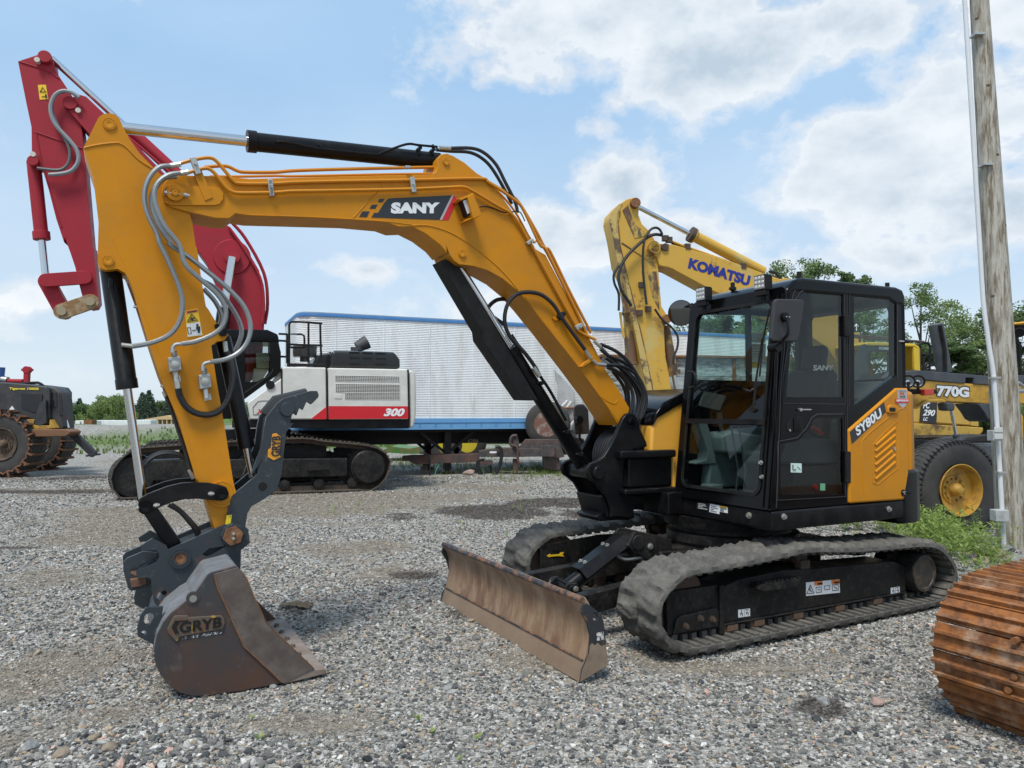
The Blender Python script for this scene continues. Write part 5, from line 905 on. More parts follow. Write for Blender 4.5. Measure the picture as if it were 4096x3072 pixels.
ac_ = MB(); p0, p1 = vx(WX.t('A', '262,965', 0)[0], 0), vx(WX.t('B', '305,272', 0)[0], 0); d = p1-p0; ac_.cyl(p0, p0+d*.66, .125, n=20); ac_.cyl(p0+d*.60, p0+d*.67, .155, n=20); aco = ac_.build('bucket_cylinder', m_rd, wx, bevel=.01); a = MB(); a.cyl(p0+d*.66, p1, .07, n=20); a.build('piston_rod', m_chrome, aco)
def wbar(name, c, q0, q1, w, m, y0, y1, par=wx):
    p0, p1 = (Vector((*WX.t(c, q, y1)[0], 0)) for q in (q0, q1)); d = (p1-p0).normalized(); n = Vector((-d.y, d.x, 0)); a = MB(); L0 = p0; pts = []
    for k in range(9): q = math.pi*(.5+k/8); pts.append(p0+(d*math.cos(q)+n*math.sin(q))*w)
    for k in range(9): q = math.pi*(-.5+k/8); pts.append(p1+(d*math.cos(q)+n*math.sin(q))*w)
    a.prism([(p.x, p.y) for p in pts], y0, y1); return a.build(name, m, par, bevel=.008)
wbar('tipping_link', 'B', '303,282', '560,264', .13, m_rd, .22, .30); wbar('tipping_link', 'B', '303,282', '560,264', .13, m_rd, -.35, -.27)
wbar('bucket_link', 'B', '303,290', '412,488', .14, m_rd, -.15, .15); wbar('rusty_link', 'B', '410,490', '600,425', .15, M('rust_tan', (.22, .12, .045), .7, c2=(.40, .33, .22), amt=.36, sc_=6, soft=.1), .20, .28)
for q_ in ('410,490', '600,425'):
    c = vx(WX.t('B', q_, .28)[0], .28); MB().cyl(c, c+Vector((0, .05, 0)), .085, n=14).build('link_pin', M('pin_tan', (.30, .24, .15), .6), wx)
wpoly('arm_decal', 'A:295,370 358,368 377,482 310,485', .198, .206, m_ylw, rao, 0); a = MB(); a.tube([vx(p, .208) for p in WX.t('A', '312,425 332,390 358,424', .208)], .012, 4, closed=True); a.tube([vx(p, .208) for p in WX.t('A', '325,462 350,462', .208)], .008, 4); a.tube([vx(p, .208) for p in WX.t('A', '358,445 360,472', .208)], .02, 4); a.build('pictogram', m_bk, rao)
pipe('hose', 'A:620,470 560,430 490,418 430,450 398,520 400,600 440,690 540,800 600,880 612,960 570,1030 500,1060 380,1072', .36, .040, M('red_arm_hose', (.22, .24, .25), .5), wx)
pipe('hose', 'A:520,420 450,440 410,500 415,600 480,740 535,850 545,930 520,1000 450,1035 290,1020', .33, .03, M('coil_hose', (.10, .11, .115), .5), wx)
c = vx(WX.t('B', '1540,130', .25)[0], .25); a = MB(); a.lathe(c, c+Vector((0, .12, 0)), [(0, .38), (.03, .36), (.03, .16), (.12, .16), (.12, .0)], 28); a.build('cylinder_boss', m_rd, rbo)
a = MB(); p0, p1 = vx(WX.t('B', '1540,130', .45)[0], .45), vx(WX.t('B', '1490,470', .45)[0], .45); d = p1-p0; a.cyl(p0, p0+d*1.0, .085, n=18); a.build('boom_piston_rod', m_chrome, wx)
a = MB(); a.cyl(p1, p1+d*1.4, .14, n=18); a.build('boom_cylinder', m_blk, wx)
# ------------------------------------------------------------------ box trailer
def skyhit(c, x, y, z): r = ray(c, x, y); return CAM+r*((z-EYE)/r.z)
t0, t1 = skyhit('D', 644, 672, 4.05), skyhit('D', 1480, 716, 4.05); ta = math.atan2(t1.y-t0.y, t1.x-t0.x)
TR = Frame(t0.x, t0.y, ta); tl_ = thing('box_trailer', 'long ribbed aluminium box trailer with blue top and bottom rails, behind the machines', 'trailer', TR.o, ta)
TLN = 15.0; RZ = (1.46, 3.945); ribs = 56
planp = [(.55+TLN-.55, 0), (12, 0), (9, 0), (6, 0), (3, 0), (.5, 0)]+[(.45-.45*math.sin(q), .45-.45*math.cos(q)) for q in [k*math.pi/14 for k in range(1, 8)]]+[(0, 1.2), (0, 2.5)]
vs = []; fs = []; nz = ribs*4+1
for i, (x, y) in enumerate(planp):
    a_ = planp[max(0, i-1)]; b_ = planp[min(len(planp)-1, i+1)]; d = Vector((b_[0]-a_[0], b_[1]-a_[1])).normalized(); nn = Vector((d.y, -d.x)) if i < 6 else Vector((x-.45, y-.45)).normalized() if i < 13 else Vector((-1, 0))
    if i < 6: nn = Vector((0, -1))
    for k in range(nz): h = .007*(1-abs(math.sin(math.pi*k/4))); vs.append((x+nn.x*h, y+nn.y*h, RZ[0]+(RZ[1]-RZ[0])*k/(nz-1)))
for i in range(len(planp)-1):
    for k in range(nz-1): fs.append((i*nz+k, i*nz+k+1, (i+1)*nz+k+1, (i+1)*nz+k))
m_alu = M('ribbed_aluminium', (.80, .82, .82), .5, metal=0, c2=(.68, .71, .74), amt=.40, sc_=1.1, soft=.25, rough2=.5, c3=(.40, .34, .28), amt3=.06, sc3=3, stretch=(1, 1, .22), var=.05)
MB().add(vs, fs).build('ribbed_side', m_alu, tl_, ang=20)
m_blu = M('rail_blue', (.045, .20, .50), .45, c2=(.10, .25, .48), amt=.4, sc_=2, soft=.2); m_blul = M('skirt_blue', (.10, .30, .58), .5, c2=(.16, .36, .60), amt=.5, sc_=1.5, soft=.3)
pl2 = [(p[0], p[1]-.02 if i < 6 else p[1]) for i, p in enumerate(planp)]
a = MB(); a.prism([(-.02, 2.5), (-.02, .4), (.05, .15), (.2, .02), (.5, -.03), (TLN+.02, -.03), (TLN+.02, 2.5)], 3.945, 4.03, axis=2); a.build('top_rail', m_blu, tl_, bevel=.01)
a = MB(); a.prism([(.02, 2.5), (.02, .4), (.1, .15), (.2, .06), (.5, .02), (TLN-.02, .02), (TLN-.02, 2.5)], 4.03, 4.055, axis=2); a.build('roof', M('roof_grey', (.25, .25, .25), .6), tl_)
a = MB(); a.prism([(-.02, 2.5), (-.02, .4), (.05, .15), (.2, .02), (.5, -.03), (TLN+.02, -.03), (TLN+.02, 2.5)], 1.17, 1.46, axis=2); sk_ = a.build('lower_rail', m_blul, tl_)
a = MB(); a.box(.4, TLN, -.042, -.03, 1.34, 1.355)
for k in range(34):
    for dz in (1.24, 1.30): a.box(.5+k*.42, .5+k*.42+.05, -.037, -.03, dz, dz+.02)
a.build('rivet_row', M('rivet_blue', (.08, .24, .48), .5), sk_)
a = MB()
for k in range(12): a.box(1.2*k+.9, 1.2*k+.92, -.013, .0, 1.46, 3.93)
a.build('side_seam', m_alu, tl_)
a = MB(); a.box(.05, TLN-.1, .1, 2.4, 1.10, 1.18); a.box(.3, TLN-.3, .55, .70, .78, 1.10); a.box(.3, TLN-.3, 1.8, 1.95, .78, 1.10); a.build('chassis', M('chassis_dark', (.012, .009, .009), .8), tl_)
text('6286', *[Vector(TR.hit('Y', *map(float, q.split(',')), 1, .545)) for q in ('886,195', '1007,195', '886,155')], M('stencil', (.30, .22, .12), .7), tl_, bold=.02)
for x in (3.9, ):
    for y in (.35, 2.1):
        a = MB(); a.box(x-.09, x+.09, y-.08, y+.08, .12, 1.15); a.box(x-.16, x+.16, y-.16, y+.16, .0, .06); a.box(x-.05, x+.05, y-.05, y+.05, .05, .15); a.beam((x-.05, y, .55), (x-.75, y, 1.1), .06, .07); a.beam((x+.05, y, .55), (x+.75, y, 1.1), .06, .07); a.build('landing_leg', m_blkd, tl_)
for x in (12.6, 13.9):
    for y in (.25, 2.2): a = MB(); a.lathe((x, y-.15, .5), (x, y+.15, .5), [(0, .25), (0, .45), (.04, .5), (.26, .5), (.3, .45), (.3, .25)], 28, caps=True); a.build('wheel', m_tyre, tl_)
# ------------------------------------------------------------------ green implement with yellow wheels behind the trailer
GI = Frame(-.6, 24.5, 0); gi = thing('farm_implement', 'green farm implement with yellow wheels, seen low under the box trailer', 'farm machine', GI.o, 0)
for q, r in (('885,215', .62), ('655,225', .55)):
    c = GI.hit('Y', *map(float, q.split(',')), 1, 0); w = thing('wheel', None, None); w.parent = gi; c.z = r
    a = MB(); a.lathe(c+Vector((0, -.15, 0)), c+Vector((0, .2, 0)), [(0, r*.52), (0, r*.86), (.05, r), (.3, r), (.35, r*.86), (.35, r*.5)], 36, caps=False); a.build('tyre', m_tyre, w)
    a = MB(); a.lathe(c+Vector((0, -.12, 0)), c+Vector((0, .2, 0)), [(0, r*.54), (.04, r*.46), (.10, r*.44), (.12, .001)], 30); a.build('rim', M('rim_yellow', (.62, .50, .04), .4), w)
a = MB(); q = [GI.hit('Y', x, y, 1, .2) for x, y in ((-100, 300), (40, 238), (240, 262), (360, 240), (370, 320), (180, 318))]; a.prism([(p.x, max(.15, p.z)) for p in q], .2, 1.8); a.build('green_body', M('green_paint', (.05, .17, .03), .5, c2=(.2, .12, .06), amt=.35, sc_=3), gi)
a = MB(); a.box(-2.0, 3.2, .6, .8, .55, .7); a.build('axle_beam', m_blkd, gi); a = MB(); q = [GI.hit('Y', x, y, 1, .1) for x, y in ((470, 225), (555, 220), (555, 325), (460, 328))]; a.prism([(p.x, max(.1, p.z)) for p in q], .1, .6); a.build('red_panel', m_rd, gi)
# ------------------------------------------------------------------ rusty gooseneck frame
GN = Frame(0, 19.6, math.radians(2)); gn = thing('gooseneck_frame', 'rusty dark steel gooseneck of a low trailer with hanging black hose', 'trailer part', GN.o, GN.rot)
m_rs = M('brown_steel', (.075, .045, .038), .75, c2=(.15, .065, .045), amt=.5, sc_=2.5, soft=.15, c3=(.04, .04, .042), amt3=.45, sc3=4, bump=.2)
m_rs2 = M('dark_steel_rust', (.045, .043, .045), .7, c2=(.12, .06, .045), amt=.38, sc_=3, soft=.12, c3=(.10, .10, .10), amt3=.3, sc3=8)
def gpoly(name, st, y0, y1, m, bev=.012, par=gn): a = MB(); a.prism(GN.t('Y', st, y0), y0, y1); return a.build(name, m, par, bevel=bev)
gpoly('draw_beam', '160,345 250,338 1010,318 1012,408 310,438 230,395 160,400', 0, .35, m_rs); gpoly('neck_beam', '1010,285 1290,255 1690,262 1690,350 1330,355 1010,352', -.04, .4, m_rs2)
gpoly('neck_plate', '1460,245 1530,160 1890,158 1960,350 1900,365 1690,350 1500,300', .02, .36, m_rs2); gpoly('tool_box', '1690,228 1850,228 1852,352 1690,350', -.12, .02, m_rs2)
gpoly('cross_member', '1030,400 1165,400 1160,445 1020,442', 0, .3, m_rs, .005); gpoly('post', '1388,380 1450,380 1447,540 1385,538', .05, .3, m_rs); gpoly('bracket', '1390,130 1440,125 1455,200 1460,250 1380,250', 0, .3, m_rs2)
gpoly('support_leg', '1135,440 1155,440 1152,550 1135,550', .1, .25, m_blkd, .004); gpoly('support_leg', '385,435 440,435 440,530 385,530', .1, .3, m_rs, .004); gpoly('rear_frame', '1720,350 1900,350 1912,500 1860,500 1730,480', .1, .5, m_rs2)
gpoly('sticker', '1130,292 1208,290 1208,312 1130,312', -.045, -.04, m_white, 0)
def gpipe(name, st, y, r, m, s=4): a = MB(); a.tube([GN.hit('Y', *map(float, q.split(',')), 1, y) for q in st.split()], r, 8, s); return a.build(name, m, gn)
gpipe('hanging_hose', '1190,245 1235,245 1262,290 1255,390 1230,480 1180,550 1100,575 1040,555 1003,500 1000,430 1020,385 1070,370', -.15, .045, m_hose); gpipe('crank_handle', '1375,225 1420,235 1440,280 1440,340 1445,400 1475,428', -.1, .035, m_rs)
gpipe('cable', '360,308 430,320 465,370 470,450 465,560 440,600 400,603', -.12, .022, m_hose); gpipe('green_cable', '570,440 540,500 515,585', -.1, .012, M('green_wire', (.08, .3, .2), .6)); gpipe('reel', '1380,240 1358,200 1365,150 1390,120 1430,120', -.02, .04, m_rs2)
# ------------------------------------------------------------------ grey truck beyond
GT = Frame(0, 20.6, 0); gt = thing('grey_truck', 'pale grey truck body with white tubes and a rusty rimmed wheel, behind the yellow boom', 'truck', GT.o, 0)
def tpoly(name, c, st, y0, y1, m, bev=.02): a = MB(); a.prism([(p[0], max(.02, p[1])) for p in GT.t(c, st, y0)], y0, y1); return a.build(name, m, gt, bevel=bev)
tpoly('cab_body', 'G', '780,870 830,920 900,1000 905,1240 800,1240 800,960', 0, 2.2, M('dull_white', (.42, .43, .44), .6, c2=(.3, .3, .3), amt=.4, sc_=2)); tpoly('cab_body', 'P', '-40,350 260,360 260,860 -40,860', .4, 2.4, M('dull_white', (.4, .4, .4), .6))
tpoly('frame_rail', 'G', '700,1260 960,1290 960,1390 700,1380', .1, 2.2, m_blkd)
for st in ('805,1120 860,1060', '835,1130 885,1065', '870,1220 910,1170'): a = MB(); a.tube([GT.hit('G', *map(float, q.split(',')), 1, -.1) for q in st.split()], .04, 8); a.build('white_tube', M('tube_white', (.6, .6, .6), .5), gt)
a = MB(); a.tube([GT.hit('G', *map(float, q.split(',')), 1, -.2) for q in '780,1108 895,1103 905,1190'.split()], .035, 8); a.build('rail', m_rust, gt)
c = GT.hit('G', 708, 1200, 1, -.6); w = thing('wheel', None, None); w.parent = gt
a = MB(); a.lathe(c+Vector((.10, -.1, 0)), c+Vector((.22, .3, 0)), [(0, .34), (0, .52), (.05, .60), (.3, .60), (.36, .5)], 32, caps=False); a.build('tyre', m_tyre, w)
a = MB(); a.lathe(c+Vector((.10, -.1, 0)), c+Vector((.22, .3, 0)), [(0, .35), (.03, .36), (.05, .33), (.12, .31), (.14, .12), (.1, .10), (.1, .0)], 28); a.build('rim', M('rim_rust', (.16, .075, .055), .7, c2=(.3, .28, .25), amt=.35, sc_=6), w)
# spare mirror of the yellow excavator's right side
mr = thing('mirror', None, None); mr.parent = ex
q4 = [EX.hit('P', x, y, 1, -.98) for x, y in ((110, 556), (175, 552), (212, 600), (222, 800), (100, 805), (93, 580))]; a = MB(); n_ = 6; a.add(q4+[p+Vector((-.03, -.04, 0)) for p in q4], [tuple(range(n_)), tuple(range(n_, 2*n_))]+[(i, (i+1) % n_, n_+(i+1) % n_, n_+i) for i in range(n_)]); a.build('mirror_shell', M('mirror_plastic', (.03, .03, .03), .5), mr, bevel=.015)
a = MB(); q = EX.hit('P', 122, 682, 1, -.97); a.cyl(q, q+Vector((0, .05, 0)), .038); a.tube([q+Vector((0, .04, 0)), q+Vector((0, .04, -.17)), q+Vector((-.09, .03, -.27)), q+Vector((-.3, 0, -.3)), Vector((.3, -.9, 1.2))], .012, 8); a.build('mirror_arm', m_blk, mr)
# ------------------------------------------------------------------ weathered shed wall
SW = Frame(0, 19.4, math.radians(8)); sw = thing('weathered_shed', 'low shed with peeling pale blue boards and rusty roof edge, behind the worn yellow arm', 'shed', SW.o, SW.rot)
a = MB(); x0 = SW.hit('D', 1306, 800, 1, 0).x; x1 = SW.hit('D', 1700, 800, 1, 0).x; zt = SW.hit('D', 1400, 772, 1, 0).z
for k in range(12): z = zt-.25*(k+1); a.box(x0, x1, -.008*(k % 2), 2.5, z, z+.246)
a.build('board_wall', M('peeling_paint', (.30, .35, .37), .8, c2=(.12, .12, .12), amt=.5, sc_=1.6, soft=.05, c3=(.42, .45, .46), amt3=.45, sc3=6, stretch=(.6, 1, 2.2), bump=.4, bsc=10), sw)
a = MB(); a.box(x0-.1, x1+.1, -.12, 2.6, zt+.0, zt+.06); a.build('roof_edge', m_rust, sw); 
for xx in (3.75, 6.05, 8.1): a = MB(); a.box(xx, xx+.08, -.06, -.01, .0, zt); a.build('batten', m_rust, sw)
def mkpoly(fr, par):
    def f(name, st, y0, y1, m, bev=.012, face=None, seg=2):
        a = MB(); a.prism([(p[0], max(.0, p[1])) for p in fr.tt(st, max(y0, y1) if face is None else face)], y0, y1); return a.build(name, m, par, bevel=bev, seg=seg)
    return f
def mkpipe(fr, par0):
    def f(name, st, y, r, m, sm_=0, par=None, n=8):
        a = MB(); a.tube([vx(p, y) for p in fr.tt(st, y)], r, n, sm_); return a.build(name, m, par or par0)
    return f
# ------------------------------------------------------------------ worn yellow excavator
KX = Frame(8.9, 17.87, math.radians(192)); kx = thing('worn_yellow_excavator', 'older faded yellow excavator with rust stained arm, parked behind the black cab', 'excavator', KX.o, KX.rot)
m_kom = M('faded_yellow', (.56, .33, .045), .5, c2=(.14, .07, .035), amt=.30, sc_=2.2, soft=.035, rough2=.8, c3=(.52, .38, .12), amt3=.30, sc3=1.1, bump=.1, var=.1)
m_kom2 = M('rusted_yellow', (.48, .32, .07), .6, c2=(.13, .065, .035), amt=.52, sc_=2.6, soft=.04, rough2=.85, c3=(.09, .075, .05), amt3=.42, sc3=9, bump=.15, stretch=(1, 1, .5))
m_kbody = M('body_yellow', (.55, .34, .06), .45, c2=(.42, .27, .07), amt=.4, sc_=2, soft=.2, var=.06)
kp = mkpoly(KX, kx); kt = mkpipe(KX, kx)
karm = kp('arm', 'M:229,310 238,255 290,195 345,160 385,150 415,165 426,205 422,265 445,325 495,372 535,440 548,560 560,700 575,872 625,950 612,985 592,1010 600,1200 625,1330 640,1422 600,1700 520,1700 485,1448 440,1250 400,1050 365,880 330,700 285,600 255,420', -.22, .22, m_kom, .015)
a = MB(); a.prism(KX.t('M', '229,310 238,255 290,195 315,190 280,260 275,330 300,470 345,640 390,860 445,1080 500,1290 530,1440 485,1448 440,1250 400,1050 365,880 330,700 285,600 255,420', .23), .21, .235); a.build('front_flange', M('pale_flange', (.50, .36, .12), .6, c2=(.11, .08, .055), amt=.48, sc_=3, soft=.05), karm)
a = MB(); a.prism(KX.t('M', '315,235 350,200 400,330 480,395 440,410 395,420', .224), .22, .232); a.build('scraped_patch', m_kom2, karm); a = MB(); a.prism(KX.t('M', '480,640 540,640 555,760 560,900 510,800', .224), .22, .228); a.build('rust_patch', m_kom2, karm)
kt('weld_seam', 'M:310,450 420,520 470,560', .225, .015, m_kom2); kt('weld_seam', 'M:300,240 285,300 300,470 370,760 470,1180 520,1440', .24, .012, m_kom2)
kb = kp('boom', 'M:480,490 495,462 520,450 560,455 660,462 1000,560 1360,690 D:1700,600 1790,640 1850,700 1885,790 1900,880 1860,890 1835,820 1785,750 1710,700 1600,652 1541,629 M:640,620 560,600 545,545 500,515', -.28, .28, m_kom, .02)
for q, r in (('402,185', .11), ('525,480', .14), ('610,955', .10), ('530,485', .10)):
    c = vx(KX.t('M', q, .30)[0], .30); a = MB(); a.cyl(c-Vector((0, .65, 0)), c+Vector((0, .03, 0)), r, n=18); a.build('pin_boss', m_rust if q[:3] != '525' else m_kom, karm)
text('KOMATSU', *[vx(KX.t('M', q, .285)[0], .285) for q in ('748,618', '1153,738', '763,548')], M('navy', (.012, .02, .22), .5), kb, bold=.055)
kp('lug', 'M:560,470 600,450 625,460 620,500 590,500', .2, .33, m_cast)
p0, p1 = vx(KX.t('M', '425,215', 0)[0], 0), vx(KX.t('M', '1270,655', 0)[0], 0); d = p1-p0
a = MB(); a.lathe(p0+d*.395, p1, [(0, .17), (.12, .17), (.13, .125), (d.length*.58, .125)], 22); a.m(1).lathe(p0+d*.39, p1, [(0, .18), (.10, .18)], 12); co = a.build('arm_cylinder', [m_kom, m_cast], kx, bevel=.006); a = MB(); a.cyl(p0, p0+d*.4, .055, n=18); a.build('piston_rod', m_chrome, co)
p0, p1 = vx(KX.t('M', '350,800', .0)[0], .0), vx(KX.t('M', '372,1260', .0)[0], .0); d = p1-p0; a = MB(); a.lathe(p0-d*.1, p1, [(0, .08), (.1, .13), (.5, .135), (.55, .16), (.62, .125), (1.6, .125), (1.7, .16), (d.length*1.1, .15)], 20); a.build('bucket_cylinder', m_kom2, kx)
p0, p1 = vx(KX.t('M', '600,1000', .1)[0], .1), vx(KX.t('M', '655,1330', .1)[0], .1); d = p1-p0; a = MB(); a.lathe(p0, p1, [(0, .1), (d.length*.9, .11), (d.length*.9, .16), (d.length, .16)], 18); co = a.build('thumb_cylinder', m_kom2, kx); a = MB(); a.cyl(p1, p1+d*.35, .05); a.build('piston_rod', m_chrome, co)
kt('hydraulic_pipe', 'M:630,435 720,470 980,560 1180,640 1320,690', .22, .025, m_kom); kt('hydraulic_pipe', 'M:640,450 760,495 1090,605 1340,690', .15, .03, m_blk)
kt('hose', 'M:580,400 530,395 480,415 400,480 330,560 295,640 290,700 310,770 350,830 375,870', .38, .035, m_hose, 5); kt('hose', 'M:580,395 560,360 530,350 495,370 460,440 450,560 455,680 475,860', .42, .028, m_hose, 5); kt('hose', 'M:290,600 258,660 262,720 290,790 290,900', .3, .028, m_hose, 5)
kt('hose', 'M:530,890 580,960 640,1010 680,1070 680,1140 655,1210 655,1260', .35, .026, m_hose, 5); kt('hydraulic_pipe', 'M:300,910 310,1000 325,1080', .2, .03, m_kom); kt('hose', 'M:1290,640 1330,650 1370,700 1400,760', .1, .03, m_hose, 4)
a = MB()
for q in ('600,420', '625,430', '745,475', '1115,605', '440,730', '428,915', '485,890'): c = vx(KX.t('M', q, .25)[0], .25); a.box(c.x-.06, c.x+.06, .18, .30, c.z-.06, c.z+.06)
a.build('pipe_block', m_cast, kx)
kbd = kp('housing', 'Q:690,600 1100,640 1445,800 1445,1165 690,1130', -1.35, 1.36, m_kbody, .06)
kp('side_door', 'Q:1020,900 1355,905 1355,1150 1015,1125', 1.36, 1.39, m_kbody, .015); kp('rear_cover', 'Q:1362,905 1442,915 1442,1165 1362,1155', 1.36, 1.385, m_kbody, .015)
kp('platform', 'Q:600,1130 815,1132 1490,1175 1488,1215 1440,1262 600,1262', -1.4, 1.42, M('platform_yellow', (.46, .29, .05), .6, c2=(.10, .06, .035), amt=.42, sc_=3, soft=.08), .02)
pl_ = kp('model_plate', 'Q:862,915 1018,918 1010,1135 845,1118', 1.36, 1.392, m_bk, 0)
K3 = lambda a_: [vx(KX.t('Q', q, 1.394)[0], 1.394) for q in a_.split()]
text('PC', *K3('872,980 940,980 877,918'), m_white, pl_, bold=.03, shear=.2); text('290', *K3('870,1053 990,1060 880,988'), m_white, pl_, bold=.03, shear=.2); text('LC', *K3('872,1103 918,1106 878,1068'), m_white, pl_, bold=.03, shear=.2)
a = MB(); a.prism(KX.t('Q', '1062,955 1110,957 1110,1000 1062,998', 1.40), 1.39, 1.40); a.build('door_latch', m_kbody, kx, bevel=.004)
# its cab
cw_ = KX.t('Q', '330,560 335,420 370,395 520,405 520,600 330,640', 1.35); cw2 = KX.t('Q', '680,350 770,350 785,380 788,580 680,600', 1.35)
a = MB(); cbk = KX.t('Q', '170,690 200,440 240,340 300,310 780,322 835,360 845,590 850,700', 1.35); a.prism(cbk, 1.30, 1.35, holes=[cw_, cw2]); a.build('cab_side', M('cab_dark', (.03, .035, .035), .4), kx)
kp('cab_roof', 'Q:285,325 310,298 790,318 838,350 845,385 830,375 790,350 300,335', .3, 1.38, m_ylw and M('cab_yellow', (.60, .40, .03), .4), .02); kp('cab_pillar', 'Q:778,345 836,372 848,600 790,590', 1.30, 1.38, M('cab_yellow', (.60, .40, .03), .4), .015); kp('cab_rear', 'Q:790,330 845,370 848,600 835,600', .35, 1.3, M('cab_yellow', (.60, .40, .03), .4), .015)
text('KOMATSU', *[vx(KX.t('Q', q, 1.36)[0], 1.36) for q in ('425,378', '600,388', '427,348')], M('dim_white', (.5, .52, .52), .5), kx, bold=.03)
for st in ('Q:842,590 842,330 862,308 920,312 948,340 938,595', 'Q:845,425 950,435', 'Q:875,595 880,460 905,440 935,440'): kt('handrail', st, 1.2, .028, m_blkm)
a = MB(); c = KX.t('Q', '880,570 1050,585 1055,615 880,600', 1.1); a.prism(c, .3, 1.1)
a.build('engine_grille', M('grille_dark', (.03, .03, .03), .7), kx)
for st in ('Q:170,235 540,262', 'Q:170,250 660,285 880,300', 'Q:230,240 230,300', 'Q:330,245 330,300'): kt('roof_guard', st, .9, .03, M('guard_brown', (.07, .05, .04), .7))
for s in (1, -1):
    shoes(sm([(2.6, .55), (2.4, .95), (2, 1.05), (-1.9, 1.05), (-2.4, .9), (-2.55, .5), (-2.3, .1), (-1.9, .03), (2.0, .03), (2.45, .15)]), s*1.3-.3, s*1.3+.3, .2, .02, .03, .02, 3, .08).build('steel_track', [m_st, m_cast], kx)
a = MB(); a.box(-2, 2, -1.5, 1.5, .3, .8); a.build('track_frame', m_blkd, kx)
# ------------------------------------------------------------------ motor grader
GR = Frame(5.386, 11.19, math.radians(205)); gr = thing('motor_grader', 'yellow motor grader with long front beam and huge front tyre, half behind the wooden pole', 'grader', GR.o, GR.rot)
gp = mkpoly(GR, gr); gt_ = mkpipe(GR, gr)
m_jd = M('grader_yellow', (.60, .34, .035), .45, c2=(.42, .24, .04), amt=.4, sc_=2, soft=.2, c3=(.14, .07, .03), amt3=.16, sc3=10); m_slate = M('slate_grey', (.045, .052, .065), .5, c2=(.08, .085, .09), amt=.4, sc_=3)
gb = gp('front_beam', 'Q:640,720 760,690 880,690 1300,722 1550,738 1904,720 2050,720 2050,935 1904,932 1560,935 1100,910 940,890 815,960 700,960', -.15, .15, m_jd, .02)
gp('beam_top', 'Q:640,655 700,600 828,590 1100,612 1550,650 1720,655 1904,640 2050,640 2050,720 1904,722 1548,738 1395,730 1393,668 1312,664 1306,724 1100,708 880,685 760,690 640,735', -.17, .17, m_slate, .01)
a = MB(); a.prism(GR.t('Q', '1003,735 1170,740 1180,760 1260,765 1350,790 1350,870 1330,878 1010,862', .152), .15, .152)
Gt = lambda a_, y: [vx(GR.t('Q', q, y)[0], y) for q in a_.split()]
text('770G', *Gt('1000,864 1352,878 1003,732', .153), m_bk, gb, bold=.12); text('770G', *Gt('1012,855 1342,870 1014,744', .157), m_white, gb, bold=.05)
for q in ('722,705', '822,705'):
    c = vx(GR.t('Q', q, .6)[0], .6); l = thing('headlight', None, None); l.parent = gr
    a = MB(); dv = Vector((1, .8, .05)).normalized(); a.lathe(c-dv*.12, c+dv*.02, [(0, .05), (.02, .085), (.12, .095), (.14, .095), (.14, .082), (.12, .07)], 24, caps=False); a.cyl(c-dv*.12, c-dv*.10, .06); a.tube([c-dv*.03, c-dv*.03-Vector((0, 0, .14))], .02, 8); a.build('lamp_shell', m_blkm, l)
    a = MB(); a.lathe(c-dv*.10, c+dv*.01, [(0, .01), (.04, .05), (.09, .083), (.1, .084)], 24, caps=False); a.build('reflector', M('reflector', (.7, .7, .7), .3, metal=.3), l); a = MB(); a.lathe(c-dv*.06, c+dv*.0, [(0, .03), (.02, .03), (.03, .0)], 16); a.build('bulb_cover', m_chrome, l)
gp('marker_lamp', 'Q:893,783 985,778 990,842 895,848', .5, .58, M('lamp_red', (.55, .045, .02), .3), .01); gp('lamp_bracket', 'Q:760,780 1020,785 1020,830 760,835', .2, .5, m_blkm, .01)
gp('yellow_arm', 'Q:815,960 900,900 940,884 1080,885 1110,905 1100,918 950,912 880,945 815,985', .25, .32, m_jd, .01)
gp('lift_cylinder', 'Q:1112,920 1195,922 1205,960 1195,1005 1125,1000', .2, .36, m_slate, .02); a = MB(); q0, q1 = (vx(GR.t('Q', q, .28)[0], .28) for q in ('1162,1000', '1215,1280')); a.cyl(q0, q1, .026); a.m(1).cyl(q1, q1-(q1-q0)*.12, .05); a.build('piston_rod', [m_chrome, m_slate], gr)
gp('circle_beam', 'Q:1180,1310 1300,1345 1600,1352 2050,1340 2050,1520 1600,1500 1480,1485 1250,1430', -.2, .55, m_slate, .02); gp('draw_bar', 'Q:1480,1260 1580,1245 1590,1330 1300,1330 1250,1310', -.1, .4, m_blkd, .02)
gp('saddle', 'Q:1430,930 1580,930 1590,1120 1540,1090 1500,1020', -.1, .3, m_slate, .02); gp('under_frame', 'Q:1500,1490 2050,1500 2050,1640 1520,1620', -.3, .5, m_blkd, .02)
gp('tandem_plate', 'Q:1845,1050 1880,1035 1904,1060 1904,1340 1845,1350', .4, .6, m_jd, .02)
a = MB(); a.tube([vx(p, .4) for p in GR.t('Q', '1560,820 1700,810 1890,800', .4)], .04, 8); a.tube([vx(p, .4) for p in GR.t('Q', '1700,730 1850,720 1904,760', .4)], .03, 8); a.build('valve_lines', m_steel, gr)
gp('cab_roof', 'Q:1728,112 1904,92 2050,80 2050,118 1904,130 1730,134', -.7, .7, M('roof_orange', (.72, .36, .03), .45), .02, -.7)
cf = GR.t('Q', '1740,134 2050,120 2050,650 1850,650 1830,330 1780,290', -.68); a = MB(); a.prism(cf, .64, .68, holes=[GR.t('Q', '1825,170 2030,160 2030,600 1862,600 1850,320 1830,280', -.68)]); a.prism(cf, -.68, -.64, holes=[GR.t('Q', '1825,170 2030,160 2030,600 1862,600 1850,320 1830,280', -.68)]); a.build('cab_frame', m_blkm, gr)
